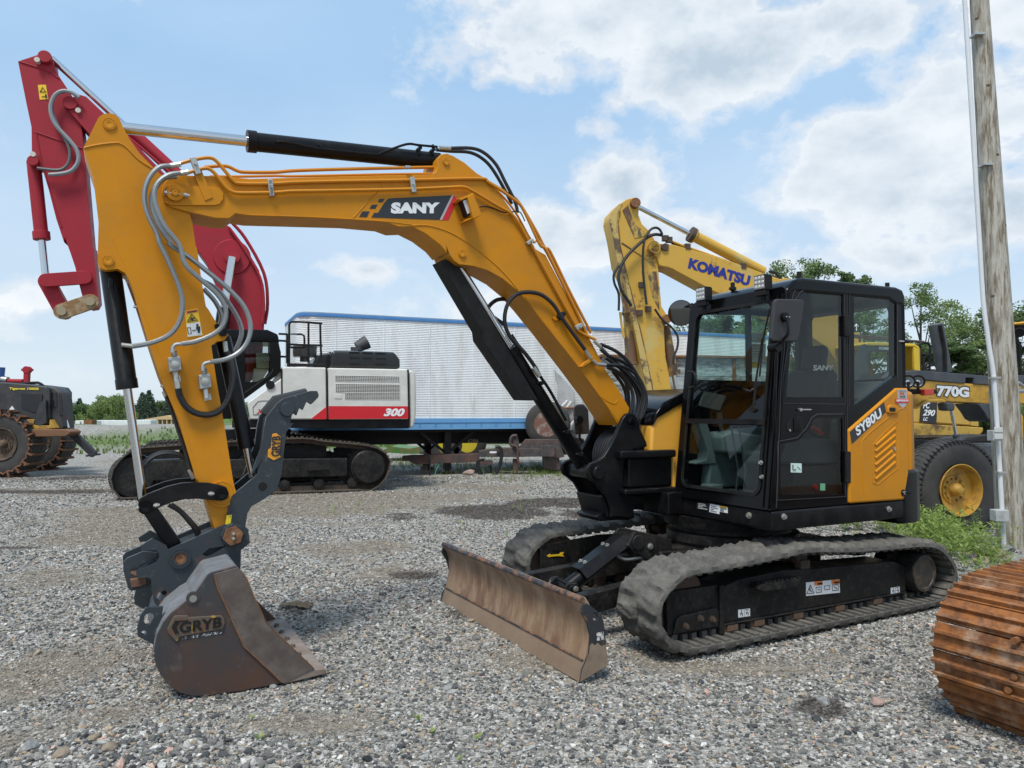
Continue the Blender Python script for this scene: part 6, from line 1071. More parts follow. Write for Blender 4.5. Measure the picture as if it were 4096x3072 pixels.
a = MB(); a.prism(GR.t('Q', '1825,170 2030,160 2030,600 1862,600 1850,320 1830,280', -.68), .655, .66); a.build('cab_glass', glass('grader_glass', (.25, .28, .28)), gr)
a = MB(); c = vx(GR.t('Q', '1862,190', .75)[0], .75); a.lathe(c, c+Vector((.1, .05, -.05)), [(0, .04), (.06, .075), (.08, .075)], 16); a.build('cab_lamp', m_blkm, gr)
gt_('stack_pipe', 'Q:1003,120 1090,610', -.3, .115, m_slate, n=24); gt_('stack_side', 'Q:1045,130 1062,200 1095,380 1100,600', -.18, .03, m_blkm)
def big_wheel(c, R_, wd, par, ax, rimm, hubm, name='wheel', rr_=.52, chain=False):
    w = thing(name, None, None); w.parent = par; ax = Vector(ax).normalized(); c = Vector(c)
    a = MB(); a.lathe(c-ax*wd/2, c+ax*wd/2, [(0, R_*rr_), (0, R_*.80), (.03, R_*.93), (.07, R_*.985), (wd/2, R_), (wd-.07, R_*.985), (wd-.03, R_*.93), (wd, R_*.80), (wd-.01, R_*.62), (wd-.03, R_*rr_)], 64, caps=False)
    u = ax.orthogonal().normalized(); v = ax.cross(u); n = 60
    for k in range(n):
        q = 6.2832*k/n; rd = u*math.cos(q)+v*math.sin(q); tg = ax.cross(rd)
        for sd in (-1, 1):
            b = [c+ax*sd*(wd*.02)+rd*R_*.99+tg*.0, c+ax*sd*(wd*.49)+rd*R_*.955+tg*.05]; a.beam(b[0], b[1], R_*.05, .03, rd)
    a.build('tyre', m_tyre, w)
    a = MB(); f = c+ax*wd/2; a.lathe(f-ax*.20, f, [(.20, R_*rr_), (.205, R_*rr_*.97), (.17, R_*rr_*.93), (.06, R_*rr_*.86), (.05, R_*rr_*.55), (.07, R_*rr_*.53), (.07, R_*.14), (.14, R_*.12), (.17, R_*.09), (.19, R_*.07), (.20, .0)], 48, caps=False); a.build('rim', rimm, w)
    a = MB()
    for k in range(12): q = 6.2832*k/12; rd = u*math.cos(q)+v*math.sin(q); p_ = f-ax*.13+rd*R_*rr_*.42; a.cyl(p_, p_+ax*.03, .018, n=6)
    a.build('hub_bolts', hubm, w); return w
wc = GR.hit('K', 612, 1258, 1, 1.05); hub = GR.hit('K', 640, 1205, 1, 1.05)
big_wheel((GR.hit('K', 655, 1222, 1, 1.0)).copy().lerp(GR.hit('K', 655, 1222, 1, 1.0), 0)-Vector((0, .05, 0)), .70, .40, gr, (math.sin(math.radians(10)), math.cos(math.radians(10)), 0), M('rim_gold', (.56, .31, .045), .5, c2=(.25, .13, .05), amt=.3, sc_=6, soft=.1), M('nut_gold', (.3, .17, .03), .6))
big_wheel((GR.hit('K', 655, 1222, 1, 1.0).x, -1.05, .70), .70, .40, gr, (0, -1, 0), M('rim_gold', (.58, .32, .035), .5), M('nut_gold', (.3, .17, .03), .6))
a = MB(); a.box(-.1+GR.hit('K', 655, 1222, 1, 1.0).x, .1+GR.hit('K', 655, 1222, 1, 1.0).x, -.9, .85, .6, .85); a.build('front_axle', m_jd, gr, bevel=.03)
# ------------------------------------------------------------------ forwarder with tyre chains
FW = Frame(-12.58, 18.72, 0); fw = thing('forwarder', 'dark forestry forwarder with rusty tyre chains, cut off at the left edge', 'forestry machine', FW.o, 0)
def fp2(name, st, y0, y1, m, bev=.02): a = MB(); a.prism([(p[0], max(.02, p[1])) for p in FW.tt('O:'+st, min(y0, y1))], y0, y1); return a.build(name, m, fw, bevel=bev)
m_tc = M('forwarder_black', (.018, .020, .026), .4, c2=(.07, .065, .06), amt=.38, sc_=2.5, soft=.2); m_tcy = M('forwarder_yellow', (.42, .25, .03), .6, c2=(.15, .08, .04), amt=.42, sc_=3, soft=.1)
hood = fp2('hood', '-400,370 0,385 350,412 560,440 600,500 595,840 -400,830', 0.3, 1.3, m_tc, .04); fp2('rear_hood', '560,440 650,452 725,510 742,600 752,830 770,930 745,955 680,950 600,840', .4, .9, m_tc, .04)
a = MB(); a.prism(FW.t('O', '635,515 685,515 690,680 640,700', .39), .385, .4); a.prism(FW.t('O', '710,530 735,600 745,780 725,800', .39), .385, .4); a.build('rear_window', M('dark_pane', (.01, .012, .015), .1), fw)
a = MB(); a.prism(FW.t('O', '255,525 515,535 510,640 480,760 380,745 260,700', .29), .28, .3); a.build('side_window', M('dark_pane', (.01, .012, .015), .1), fw); a = MB(); a.prism(FW.t('O', '415,900 500,640 570,600 580,880 500,915', .27), .2, .28); a.build('step_guard', m_tc, fw, bevel=.01)
a = MB(); a.prism(FW.t('O', '110,720 145,675 175,720', .285), .28, .3); a.build('triangle_sticker', m_white, fw)
text('Tigercat 1085B', *[vx(FW.t('O', q, .285)[0], .285) for q in ('110,486', '468,490', '112,450')], M('letter_yellow', (.75, .6, .05), .5), hood, bold=.03)
fp2('fender', '190,838 440,836 420,905 590,912 597,835 670,945 560,960 380,955 300,905', .2, 1.0, m_tcy); bb = fp2('rear_beam', '340,955 800,958 845,985 840,1010 790,1042 430,1048 340,1000', .1, .6, M('beam_rust', (.17, .085, .04), .75, c2=(.42, .25, .05), amt=.36, sc_=1.5, soft=.06), .02)
a = MB(); q = [vx(p, .6) for p in FW.t('O', '830,960 1140,1265', .6)]; a.beam(q[0], q[1], .14, .17); q = [vx(p, .6) for p in FW.t('O', '1070,1275 1180,1258', .6)]; a.beam(q[0], q[1], .3, .05); a.build('stabiliser_leg', M('leg_black', (.02, .02, .025), .6), fw, bevel=.01)
a = MB(); q = [vx(p, .6) for p in FW.t('O', '765,755 792,838 825,938', .6)]; a.cyl(q[0], q[1], .055); a.m(1).cyl(q[1], q[2], .035); a.build('leg_cylinder', [m_rd, m_chrome], fw)
a = MB(); a.tube([vx(p, .5) for p in FW.t('O', '20,475 40,435 130,420 300,403 420,395 470,398 520,430 545,480', .5)], .035, 8, 3); a.build('roof_rail', m_blkm, fw)
a = MB(); q = [vx(p, 1.0) for p in FW.t('O', '90,375 272,378', 1.0)]; a.cyl(q[0], q[1], .06); a.build('air_tube', m_rd, fw); a = MB(); q = [vx(p, 1.0) for p in FW.t('O', '0,350 95,365', 1.0)]; a.cyl(q[0], q[1], .09); a.build('silencer', m_steel, fw); a = MB(); q = [vx(p, 1.0) for p in FW.t('O', '-10,380 -5,210', 1.0)]; a.cyl(q[0], q[1], .11, .13); a.build('blue_drum', M('drum_blue', (.04, .11, .32), .5), fw)
m_brn = M('rim_brown', (.13, .085, .055), .7, c2=(.06, .045, .035), amt=.5, sc_=6, soft=.2)
def chained(cx_, cy_, R_, fl=True):
    w = big_wheel((cx_, cy_, R_-.02), R_, .62, fw, (0, -1, 0), m_brn, m_cast, rr_=.5); a = MB(); n = 20; c = Vector((cx_, cy_, R_-.02))
    for sd in (-1, 1):
        pts = []
        for k in range(n*2): q = 6.2832*k/(n*2); r_ = R_*(.90 if k % 2 else .84)+.01; pts.append(c+Vector((r_*math.cos(q), sd*(.30+(.03 if k % 2 else 0)), r_*math.sin(q))))
        a.tube(pts, .028, 5, closed=True)
    for k in range(n):
        q = 6.2832*k/n; rd = Vector((math.cos(q), 0, math.sin(q))); a.beam(c+rd*(R_+.02)-Vector((0, .36, 0)), c+rd*(R_+.02)+Vector((0, .36, 0)), .05, .05, rd); a.beam(c+rd*R_*.86-Vector((0, .33, 0)), c+rd*(R_+.05)-Vector((0, .33, 0)), .05, .05, (0, 1, 0))
        if k % 2 == 0: a.beam(c+rd*(R_+.04)-Vector((0, .30, 0)), c+rd*(R_+.04)-Vector((0, .44, 0)), .04, .04, rd)
    a.build('tyre_chain', M('chain_rust', (.13, .055, .03), .8, c2=(.2, .1, .05), amt=.4, sc_=9), w); return w
chained(FW.t('O', '20,1190', .1)[0][0], .35, .83); chained(FW.t('O', '20,1190', .1)[0][0]-.55, 2.6, .83)
# distant red crane and stacks
rc = thing('red_crane', 'small distant red crane mast rising over the dark forwarder', 'crane', (0, 34, 0)); RC = Frame(0, 34, 0)
a = MB(); q = [vx(p, 0) for p in RC.t('O', '318,420 328,270', 0)]; a.beam(Vector((q[0].x-.06, 0, .2)), q[1], .20, .20, (0, 1, 0)); a.build('mast', m_rd, rc); a = MB(); q = vx(RC.t('O', '330,240', 0)[0], 0); a.cyl(q-Vector((0, .12, 0)), q+Vector((0, .12, 0)), .16); a.box(q.x-.22, q.x+.22, -.1, .1, q.z-.05, q.z+.05); a.build('mast_head', m_rd, rc)
# ------------------------------------------------------------------ rusty crawler track at the right edge
rt = thing('crawler_track', 'heavily rusted steel crawler track with worn grousers at the bottom right', 'track', EX.o, EX.rot)
m_rt = M('track_rust', (.29, .105, .024), .78, c2=(.38, .30, .22), amt=.28, sc_=4.5, soft=.10, c3=(.13, .05, .018), amt3=.46, sc3=11, bump=.5, bsc=30, rough2=.7)
pth = [(.600, .36), (.585, .46), (.53, .56), (.44, .635), (.33, .685), (.2, .70), (-1, .74), (-3.2, .72), (-3.55, .5), (-3.5, .15), (-3.2, .0), (.15, -.02), (.33, .0), (.47, .08), (.56, .19), (.597, .28)]
a = MB(); b = shoes(sm(pth, 8), 2.40, 3.02, .146, .014, .024, .026, 2, .1)
n0 = len(b.v)
b.build('track_shoes', [m_rt, m_cast], rt, ang=40)
for k, q in enumerate(['955,790', '955,1035', '915,1125']):
    p = EX.hit('L', *map(float, q.split(',')), 0, .61); MB().cyl(p-Vector((.03, 0, 0)), p+Vector((.012, 0, 0)), .018, n=8).build('shoe_bolt', m_rt, rt)
a = MB(); a.lathe((.2, 2.62, .34), (.2, 2.80, .34), [(0, .1), (0, .28), (.18, .28), (.18, .1)], 28); a.box(-3.1, .1, 2.6, 2.85, .15, .5); a.build('idler_frame', m_cast, rt)
# ------------------------------------------------------------------ utility pole
PO = Frame(0, 9.0, 0); pb, pt2 = PO.hit('D', 2190, 1195, 1, 0), PO.hit('D', 2115, 0, 1, 0)
po = thing('utility_pole', 'leaning weathered wooden utility pole with white conduit at the right', 'pole', (pb.x, 9.0, 0)); pd = (pt2-pb); k_ = 11/pd.z
a = MB(); base = Vector((0, 0, -.05)); top = pd*k_+Vector((0, 0, 0)); L_ = (top-base).length
a.lathe(base, top, [(L_*i/14, .174-.118*i/14) for i in range(15)], 40)
m_pole = M('weathered_wood', (.28, .26, .215), .85, c2=(.42, .40, .35), amt=.5, sc_=6, soft=.06, c3=(.15, .115, .075), amt3=.42, sc3=5, stretch=(4.5, 4.5, .5), bump=.6, bsc=8)
pole = a.build('pole_shaft', m_pole, po)
a = MB()
for i in range(9):
    q = rnd.uniform(-2.6, -.6); z = .5+i*.85; c = base+(top-base)*(z/11); rd = Vector((math.cos(q), math.sin(q), 0)); a.lathe(c+rd*(.155-.0107*z), c+rd*(.178-.0107*z), [(0, .03), (.9*.02, .022), (.02, .001)], 10)
a.build('knot', M('knot_dark', (.09, .06, .035), .9), po)
off = Vector((pb.x, 0, 0)); m_pvc = M('conduit_white', (.62, .64, .66), .45); m_box = M('box_grey', (.40, .41, .41), .5, c2=(.3, .3, .29), amt=.4, sc_=8)
cp_ = [PO.hit('W', x, y, 1, -.17)-off for x, y in ((441, 1640), (428, 1390), (398, 870), (372, 500), (345, 330), (325, 180), (303, 0))]; last = cp_[-1]; cp_ += [last+(top-base).normalized()*k+Vector((-.0, 0, 0)) for k in (1.0, 3.0, 6.0)]
a = MB(); a.tube(cp_, .026, 12, 3); a.build('conduit', m_pvc, po)
for (x0, y0, x1, y1, dd) in ((362, 865, 424, 935, .10), (380, 1393, 472, 1470, .11)):
    q0, q1 = PO.hit('W', x0, y0, 1, -.27)-off, PO.hit('W', x1, y1, 1, -.27)-off; a = MB(); a.box(q0.x, q1.x, -.29, -.17, q1.z, q0.z); a.build('junction_box', m_box, po, bevel=.008)
    if x0 == 362: a = MB(); a.box(q0.x+.01, q0.x+.11, -.30, -.288, q1.z+.02, q1.z+.085); a.box(q0.x+.01, q0.x+.11, -.30, -.288, q1.z+.10, q1.z+.16); a.build('outlet_cover', M('cover_lt', (.5, .51, .5), .4), po, bevel=.004)
    else:
        a = MB(); a.cyl((q1.x, -.22, (q0.z+q1.z)/2), (q1.x+.035, -.22, (q0.z+q1.z)/2), .015); a.build('box_screw', m_zinc, po)
a = MB()
for q in ('372,516', '415,1143', ): p = PO.hit('W', *map(float, q.split(',')), 1, -.17)-off; a.box(p.x-.045, p.x+.06, -.215, -.14, p.z-.01, p.z+.012)
for z in (4.6, 6.2): p = base+(top-base)*(z/11); a.box(p.x-.17, p.x-.05, -.15, -.03, z-.01, z+.015)
a.build('conduit_strap', m_zinc, po)
# ================================================================== ground, stones, plants, trees
rs = np.random.RandomState(5)
_t = rs.rand(64, 64)
def vn(x, y, s):
    x = np.asarray(x)*s+100.3; y = np.asarray(y)*s+57.7; xi = np.floor(x).astype(int); yi = np.floor(y).astype(int); fx = x-xi; fy = y-yi; fx = fx*fx*(3-2*fx); fy = fy*fy*(3-2*fy)
    g = lambda a, b: _t[a % 64, b % 64]
    return (g(xi, yi)*(1-fx)+g(xi+1, yi)*fx)*(1-fy)+(g(xi, yi+1)*(1-fx)+g(xi+1, yi+1)*fx)*fy
def fbm(x, y, s, o=4): return sum(vn(x+13*i, y-7*i, s*2**i)*.5**i for i in range(o))/sum(.5**i for i in range(o))
def gpt(u, v): r = ray('D', u, v); p = CAM-r*(EYE/r.z); return p.x, p.y
def ell(x, y, u, v, ru, rv, k=1.0):                              # soft patch on the ground round the point seen there
    cx_, cy_ = gpt(u, v); d = math.hypot(cx_, cy_); rx = ru*cy_/1610; ry = rv*cy_*cy_/(1.62*1610)
    return np.exp(-((((x-cx_)/rx)**2+((y-cy_)/ry)**2)**1.5)*.9)*k
def sstep(a, lo, hi): t = np.clip((a-lo)/(hi-lo), 0, 1); return t*t*(3-2*t)
BR = [(150, 1250, 260, 26, .55), (450, 1120, 200, 16, .8), (780, 1130, 160, 14, .7), (200, 1540, 200, 40, .7), (700, 1010, 300, 6, .7), (1600, 1560, 160, 30, .25), (900, 1075, 330, 14, .75), (200, 1120, 260, 20, .7), (760, 1180, 160, 20, .55), (1130, 1420, 120, 20, .4), (1000, 1050, 300, 8, .7), (620, 1560, 200, 30, .35), (640, 1100, 420, 26, .9), (300, 1165, 300, 22, .8), (60, 1180, 200, 10, .7), (620, 1085, 140, 14, .8), (160, 1440, 190, 80, .9), (40, 1600, 120, 60, .8), (330, 1500, 90, 30, .5), (1650, 1440, 200, 18, .7), (1750, 1415, 160, 12, .7), (1000, 1390, 60, 12, .5), (120, 1060, 200, 8, .5), (820, 1240, 90, 16, .5), (1420, 1420, 60, 20, .5), (2150, 1200, 60, 20, .5), (560, 1130, 80, 10, .8), (400, 990, 200, 10, .5)]
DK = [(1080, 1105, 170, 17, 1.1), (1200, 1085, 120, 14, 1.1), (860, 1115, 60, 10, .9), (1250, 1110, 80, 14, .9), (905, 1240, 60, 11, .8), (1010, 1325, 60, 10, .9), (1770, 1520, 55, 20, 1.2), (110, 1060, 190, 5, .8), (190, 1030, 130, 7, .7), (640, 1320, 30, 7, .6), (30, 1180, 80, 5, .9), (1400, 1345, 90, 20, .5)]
def zones(x, y):
    n = fbm(x, y, .9, 5); n2 = fbm(x+40, y, 2.6, 4); b = np.zeros_like(n); dk = np.zeros_like(n)
    for u, v, ru, rv, k in BR: b = np.maximum(b, ell(x, y, u, v, ru, rv, k))
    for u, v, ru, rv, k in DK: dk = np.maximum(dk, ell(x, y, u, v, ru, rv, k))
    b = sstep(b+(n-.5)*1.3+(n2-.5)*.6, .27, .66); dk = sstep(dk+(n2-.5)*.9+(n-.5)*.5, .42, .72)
    return b, dk
def berm(x, y):
    h = 1.25*np.exp(-((y-37)/4.2)**2)*sstep(-x, 6, 9.5)*(.75+.5*fbm(x, y, .12, 3)); return h
def height(x, y):
    near = .05*(fbm(x, y, .55, 3)-.5)+.02*(fbm(x+9, y+3, 2.2, 2)-.5); m = np.exp(-((x-1.7)**2+(y-6.2)**2)/9.0); near = near*(1-.6*m)-.012
    cx_, cy_ = gpt(120, 1640); r1 = .05*np.exp(-(((x-cx_)/1.2)**2+((y-cy_)/.28)**2))
    return near+berm(x, y)+r1
def ax_(lo, hi, st, far, g=1.16):
    a = list(np.arange(lo, hi, st)); s = st; v = a[-1]
    while v < far: s *= g; v += s; a.append(v)
    s = st; v = a[0]; b = []
    while v > -far: s *= g; v -= s; b.append(v)
    return np.array(b[::-1]+a)
gx, gy = ax_(-7, 7, .10, 900), ax_(1.5, 14, .10, 900); X_, Y_ = np.meshgrid(gx, gy); X_ = X_.ravel(); Y_ = Y_.ravel(); Z_ = height(X_, Y_); nx, ny = len(gx), len(gy)
me = bpy.data.meshes.new('ground'); idx = np.arange(nx*ny).reshape(ny, nx); F_ = np.stack([idx[:-1, :-1], idx[:-1, 1:], idx[1:, 1:], idx[1:, :-1]], -1).reshape(-1, 4)
def fastmesh(me, V, F, k):
    me.vertices.add(len(V)); me.vertices.foreach_set('co', np.asarray(V, np.float32).ravel()); me.loops.add(F.size); me.loops.foreach_set('vertex_index', F.ravel().astype(np.int32)); me.polygons.add(len(F)); me.polygons.foreach_set('loop_start', np.arange(0, F.size, k, dtype=np.int32)); me.update(calc_edges=True)
fastmesh(me, np.stack([X_, Y_, Z_], -1), F_, 4)
bz, dz = zones(X_, Y_); grass = sstep(Y_+6*(fbm(X_, Y_, .15, 4)-.5)-.0*X_, 29, 32)*sstep(fbm(X_, Y_, .35, 4)+.35*sstep(Y_, 44, 50)+.25*sstep(X_, 5, 12), .48, .60)
grass = np.maximum(grass, sstep(Y_, 43, 47)); grass = np.maximum(grass, sstep(X_-.45*Y_+3*(fbm(X_, Y_, .3, 3)-.5), 2.2, 3.4)*sstep(Y_, 13.5, 15)*.9)
at = me.attributes.new('zone', 'FLOAT_COLOR', 'POINT'); at.data.foreach_set('color', np.stack([bz, dz, grass, np.ones_like(bz)], -1).astype(np.float32).ravel())
def ground_mat():
    m = bpy.data.materials.new('gravel_ground'); m.use_nodes = True; nt = m.node_tree; N = nt.nodes.new; L = nt.links.new; b = nt.nodes['Principled BSDF']; b.inputs['Roughness'].default_value = .92; b.inputs['Specular IOR Level'].default_value = .2
    g = N('ShaderNodeNewGeometry'); A = N('ShaderNodeAttribute'); A.attribute_name = 'zone'; sp = N('ShaderNodeSeparateColor'); L(A.outputs['Color'], sp.inputs[0])
    def vor(s, out='Color'): n = N('ShaderNodeTexVoronoi'); n.inputs['Scale'].default_value = s; L(g.outputs['Position'], n.inputs['Vector']); return n
    def noi(s, d=6): n = N('ShaderNodeTexNoise'); n.inputs['Scale'].default_value = s; n.inputs['Detail'].default_value = d; n.inputs['Roughness'].default_value = .65; L(g.outputs['Position'], n.inputs['Vector']); return n.outputs['Fac']
    def ramp(v, stops):
        r = N('ShaderNodeValToRGB'); L(v, r.inputs[0]); e = r.color_ramp.elements
        while len(e) < len(stops): e.new(.5)
        for i, (p, c) in enumerate(stops): e[i].position = p; e[i].color = (*c, 1)
        return r.outputs[0]
    def mix(f, a, b_):
        n = N('ShaderNodeMix'); n.data_type = 'RGBA'; (L(f, n.inputs[0]) if not isinstance(f, float) else setattr(n.inputs[0], 'default_value', f)); L(a, n.inputs[6]); L(b_, n.inputs[7]); return n.outputs[2]
    def sepr(c): s = N('ShaderNodeSeparateColor'); L(c, s.inputs[0]); return s.outputs[0]
    v1, v2 = vor(55), vor(22); st = [(0, (.08, .077, .07)), (.3, (.19, .182, .165)), (.55, (.31, .295, .265)), (.8, (.44, .42, .38)), (1, (.62, .59, .54))]
    grey = mix(.45, ramp(sepr(v1.outputs['Color']), st), ramp(sepr(v2.outputs['Color']), st))
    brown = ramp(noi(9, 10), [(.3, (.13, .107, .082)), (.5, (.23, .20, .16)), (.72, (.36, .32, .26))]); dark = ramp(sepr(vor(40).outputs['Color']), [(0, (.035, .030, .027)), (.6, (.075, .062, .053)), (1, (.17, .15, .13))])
    grn = ramp(noi(3, 10), [(.3, (.05, .09, .018)), (.55, (.10, .17, .03)), (.75, (.17, .24, .06))])
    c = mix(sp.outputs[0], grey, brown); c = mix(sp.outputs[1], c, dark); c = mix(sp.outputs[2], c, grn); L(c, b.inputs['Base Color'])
    bu = N('ShaderNodeBump'); bu.inputs['Strength'].default_value = .9; bu.inputs['Distance'].default_value = .02; ad = N('ShaderNodeMath'); ad.operation = 'ADD'; L(v1.outputs['Distance'], ad.inputs[0]); L(noi(30, 8), ad.inputs[1]); L(ad.outputs[0], bu.inputs['Height']); L(bu.outputs[0], b.inputs['Normal']); return m
me.materials.append(ground_mat()); me.polygons.foreach_set('use_smooth', [True]*len(me.polygons)); go = bpy.data.objects.new('ground', me); col.objects.link(go); go['kind'] = 'structure'
# ------------------------------------------------------------------ crushed stone scattered on the yard
def stone_mat():
    m = bpy.data.materials.new('crushed_stone'); m.use_nodes = True; nt = m.node_tree; N = nt.nodes.new; L = nt.links.new; b = nt.nodes['Principled BSDF']; b.inputs['Roughness'].default_value = .85; b.inputs['Specular IOR Level'].default_value = .25
    A = N('ShaderNodeAttribute'); A.attribute_name = 'tint'; A.attribute_type = 'INSTANCER'; n = N('ShaderNodeTexNoise'); n.inputs['Scale'].default_value = 1.6; n.inputs['Detail'].default_value = 6; tc = N('ShaderNodeTexCoord'); L(tc.outputs['Object'], n.inputs['Vector'])
    h = N('ShaderNodeMapRange'); L(n.outputs['Fac'], h.inputs[0]); h.inputs['From Min'].default_value = .3; h.inputs['From Max'].default_value = .7; h.inputs['To Min'].default_value = .72; h.inputs['To Max'].default_value = 1.28
    mx = N('ShaderNodeVectorMath'); mx.operation = 'SCALE'; L(A.outputs['Vector'], mx.inputs[0]); L(h.outputs[0], mx.inputs['Scale']); L(mx.outputs[0], b.inputs['Base Color']); return m
m_stone = stone_mat()
protos = bpy.data.collections.new('stone_shapes')                # source shapes only, not linked to the scene
for k in range(8):
    bm = bmesh.new(); bmesh.ops.create_icosphere(bm, subdivisions=1, radius=1)
    r_ = random.Random(k)
    for v in bm.verts: v.co *= r_.uniform(.62, 1.12)
    sx, sy, sz = r_.uniform(.85, 1.25), r_.uniform(.65, .95), r_.uniform(.45, .75)
    for v in bm.verts: v.co = Vector((v.co.x*sx, v.co.y*sy, v.co.z*sz))
    for _ in range(3):
        nn = Vector((r_.uniform(-1, 1), r_.uniform(-1, 1), r_.uniform(-1, 1))).normalized(); dd = r_.uniform(.45, .62)
        for v in bm.verts:
            q = v.co.dot(nn)
            if q > dd: v.co -= nn*(q-dd)
    ms = bpy.data.meshes.new('stone'); bm.to_mesh(ms); bm.free(); ms.materials.append(m_stone); o = bpy.data.objects.new('stone', ms); protos.objects.link(o)
def scatter(name, P, S, T, kind='stuff'):
    mv = bpy.data.meshes.new(name); mv.vertices.add(len(P)); mv.vertices.foreach_set('co', P.astype(np.float32).ravel())
    def attr(n, t, key, v): a = mv.attributes.new(n, t, 'POINT'); a.data.foreach_set(key, v.astype(np.float32).ravel())
    attr('siz', 'FLOAT', 'value', S); attr('tint', 'FLOAT_VECTOR', 'vector', T); attr('rot', 'FLOAT_VECTOR', 'vector', np.stack([rs.normal(0, .35, len(P)), rs.normal(0, .35, len(P)), rs.rand(len(P))*6.28], -1)); mv.attributes.new('pick', 'INT', 'POINT').data.foreach_set('value', rs.randint(0, 8, len(P)).astype(np.int32))
    o = bpy.data.objects.new(name, mv); col.objects.link(o); o['kind'] = kind
    ng = bpy.data.node_groups.new(name, 'GeometryNodeTree'); ng.interface.new_socket('Geometry', in_out='INPUT', socket_type='NodeSocketGeometry'); ng.interface.new_socket('Geometry', in_out='OUTPUT', socket_type='NodeSocketGeometry')
    N = ng.nodes.new; L = ng.links.new; i = N('NodeGroupInput'); u = N('NodeGroupOutput'); ip = N('GeometryNodeInstanceOnPoints'); ci = N('GeometryNodeCollectionInfo'); ci.inputs[0].default_value = protos; ci.inputs['Separate Children'].default_value = True; ci.inputs['Reset Children'].default_value = True
    def na(n, t): x = N('GeometryNodeInputNamedAttribute'); x.data_type = t; x.inputs[0].default_value = n; return [s for s in x.outputs if s.enabled and s.name == 'Attribute'][0]
    L(i.outputs[0], ip.inputs['Points']); L(ci.outputs[0], ip.inputs['Instance']); ip.inputs['Pick Instance'].default_value = True
    L(na('pick', 'INT'), ip.inputs['Instance Index']); L(na('rot', 'FLOAT_VECTOR'), ip.inputs['Rotation']); L(na('siz', 'FLOAT'), ip.inputs['Scale']); L(ip.outputs[0], u.inputs[0])
    md = o.modifiers.new('scatter', 'NODES'); md.node_group = ng; return o
def stones():
    Ps, Ss = [], []
    for (d0, d1, dens, s0, s1) in ((2.9, 5.2, 2500, .0075, .018), (5.2, 7.5, 1500, .009, .020), (7.5, 12, 620, .011, .024), (12, 19, 200, .014, .032), (2.9, 9, 55, .016, .032), (2.9, 7, 6, .03, .042)):
        lo, hi = -1.15, .95; area = (hi-lo)/2*(d1*d1-d0*d0)*1.0; n = int(dens*area); y = np.sqrt(rs.rand(n)*(d1*d1-d0*d0)+d0*d0); x = y*(lo+(hi-lo)*rs.rand(n)); s = s0*(s1/s0)**(rs.rand(n)**1.5); Ps.append(np.stack([x, y], -1)); Ss.append(s)
    P = np.concatenate(Ps); S = np.concatenate(Ss); cx_, cy_ = gpt(120, 1640); m = 420; q = np.stack([rs.normal(cx_, .9, m), rs.normal(cy_, .20, m)], -1); P = np.concatenate([P, q]); S = np.concatenate([S, rs.uniform(.014, .034, m)])
    b, dk = zones(P[:, 0], P[:, 1]); b = np.clip(b+(rs.rand(len(P))-.5)*.7*(b > .02), 0, 1); keep = rs.rand(len(P)) > b*.38; P, S, b, dk = P[keep], S[keep], b[keep], dk[keep]
    z = height(P[:, 0], P[:, 1])+S*.15; n = len(P); r = rs.rand(n)
    g = np.array([[.075, .078, .08], [.15, .15, .145], [.26, .255, .24], [.42, .41, .385], [.56, .545, .51], [.38, .30, .21], [.48, .32, .26], [.14, .145, .125]])
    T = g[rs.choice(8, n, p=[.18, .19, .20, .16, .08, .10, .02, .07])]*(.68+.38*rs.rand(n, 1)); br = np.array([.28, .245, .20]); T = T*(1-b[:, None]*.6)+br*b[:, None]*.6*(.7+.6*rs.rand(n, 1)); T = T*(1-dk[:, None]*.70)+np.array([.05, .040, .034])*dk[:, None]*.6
    scatter('crushed_stone', np.stack([P[:, 0], P[:, 1], z], -1), S, T)
stones()
# ------------------------------------------------------------------ foliage
def leafmat(name, c, c2, tr=.25):
    m = bpy.data.materials.new(name); m.use_nodes = True; nt = m.node_tree; N = nt.nodes.new; L = nt.links.new; b = nt.nodes['Principled BSDF']; b.inputs['Roughness'].default_value = .55; b.inputs['Specular IOR Level'].default_value = .25
    g = N('ShaderNodeNewGeometry'); r = N('ShaderNodeMix'); r.data_type = 'RGBA'; L(g.outputs['Random Per Island'], r.inputs[0]); r.inputs[6].default_value = (*c, 1); r.inputs[7].default_value = (*c2, 1); L(r.outputs[2], b.inputs['Base Color'])
    t = N('ShaderNodeBsdfTranslucent'); L(r.outputs[2], t.inputs[0]); mx = N('ShaderNodeMixShader'); mx.inputs[0].default_value = tr; L(b.outputs[0], mx.inputs[1]); L(t.outputs[0], mx.inputs[2]); L(mx.outputs[0], nt.nodes['Material Output'].inputs[0]); return m
def leaves(C, R, n, size, seed, flat=.7):
    """n leaf quads spread through ellipsoid clumps C (k,3) with radii R (k,3)"""
    r = np.random.RandomState(seed); w = np.prod(R, 1)**.67; k = r.choice(len(C), n, p=w/w.sum()); d = r.normal(size=(n, 3)); d /= np.linalg.norm(d, axis=1)[:, None]; rad = r.rand(n)**.45
    P = C[k]+d*rad[:, None]*R[k]; a = r.normal(size=(n, 3)); a /= np.linalg.norm(a, axis=1)[:, None]; b = np.cross(a, r.normal(size=(n, 3))); b /= np.linalg.norm(b, axis=1)[:, None]; s = size*(.6+.8*r.rand(n, 1)); a = a*s; b = b*s*.55
    V = np.stack([P-a, P+b, P+a, P-b], 1).reshape(-1, 3); return V, np.arange(4*n).reshape(-1, 4)
m_bark = M('bark', (.10, .085, .07), .9, c2=(.2, .18, .16), amt=.4, sc_=4)
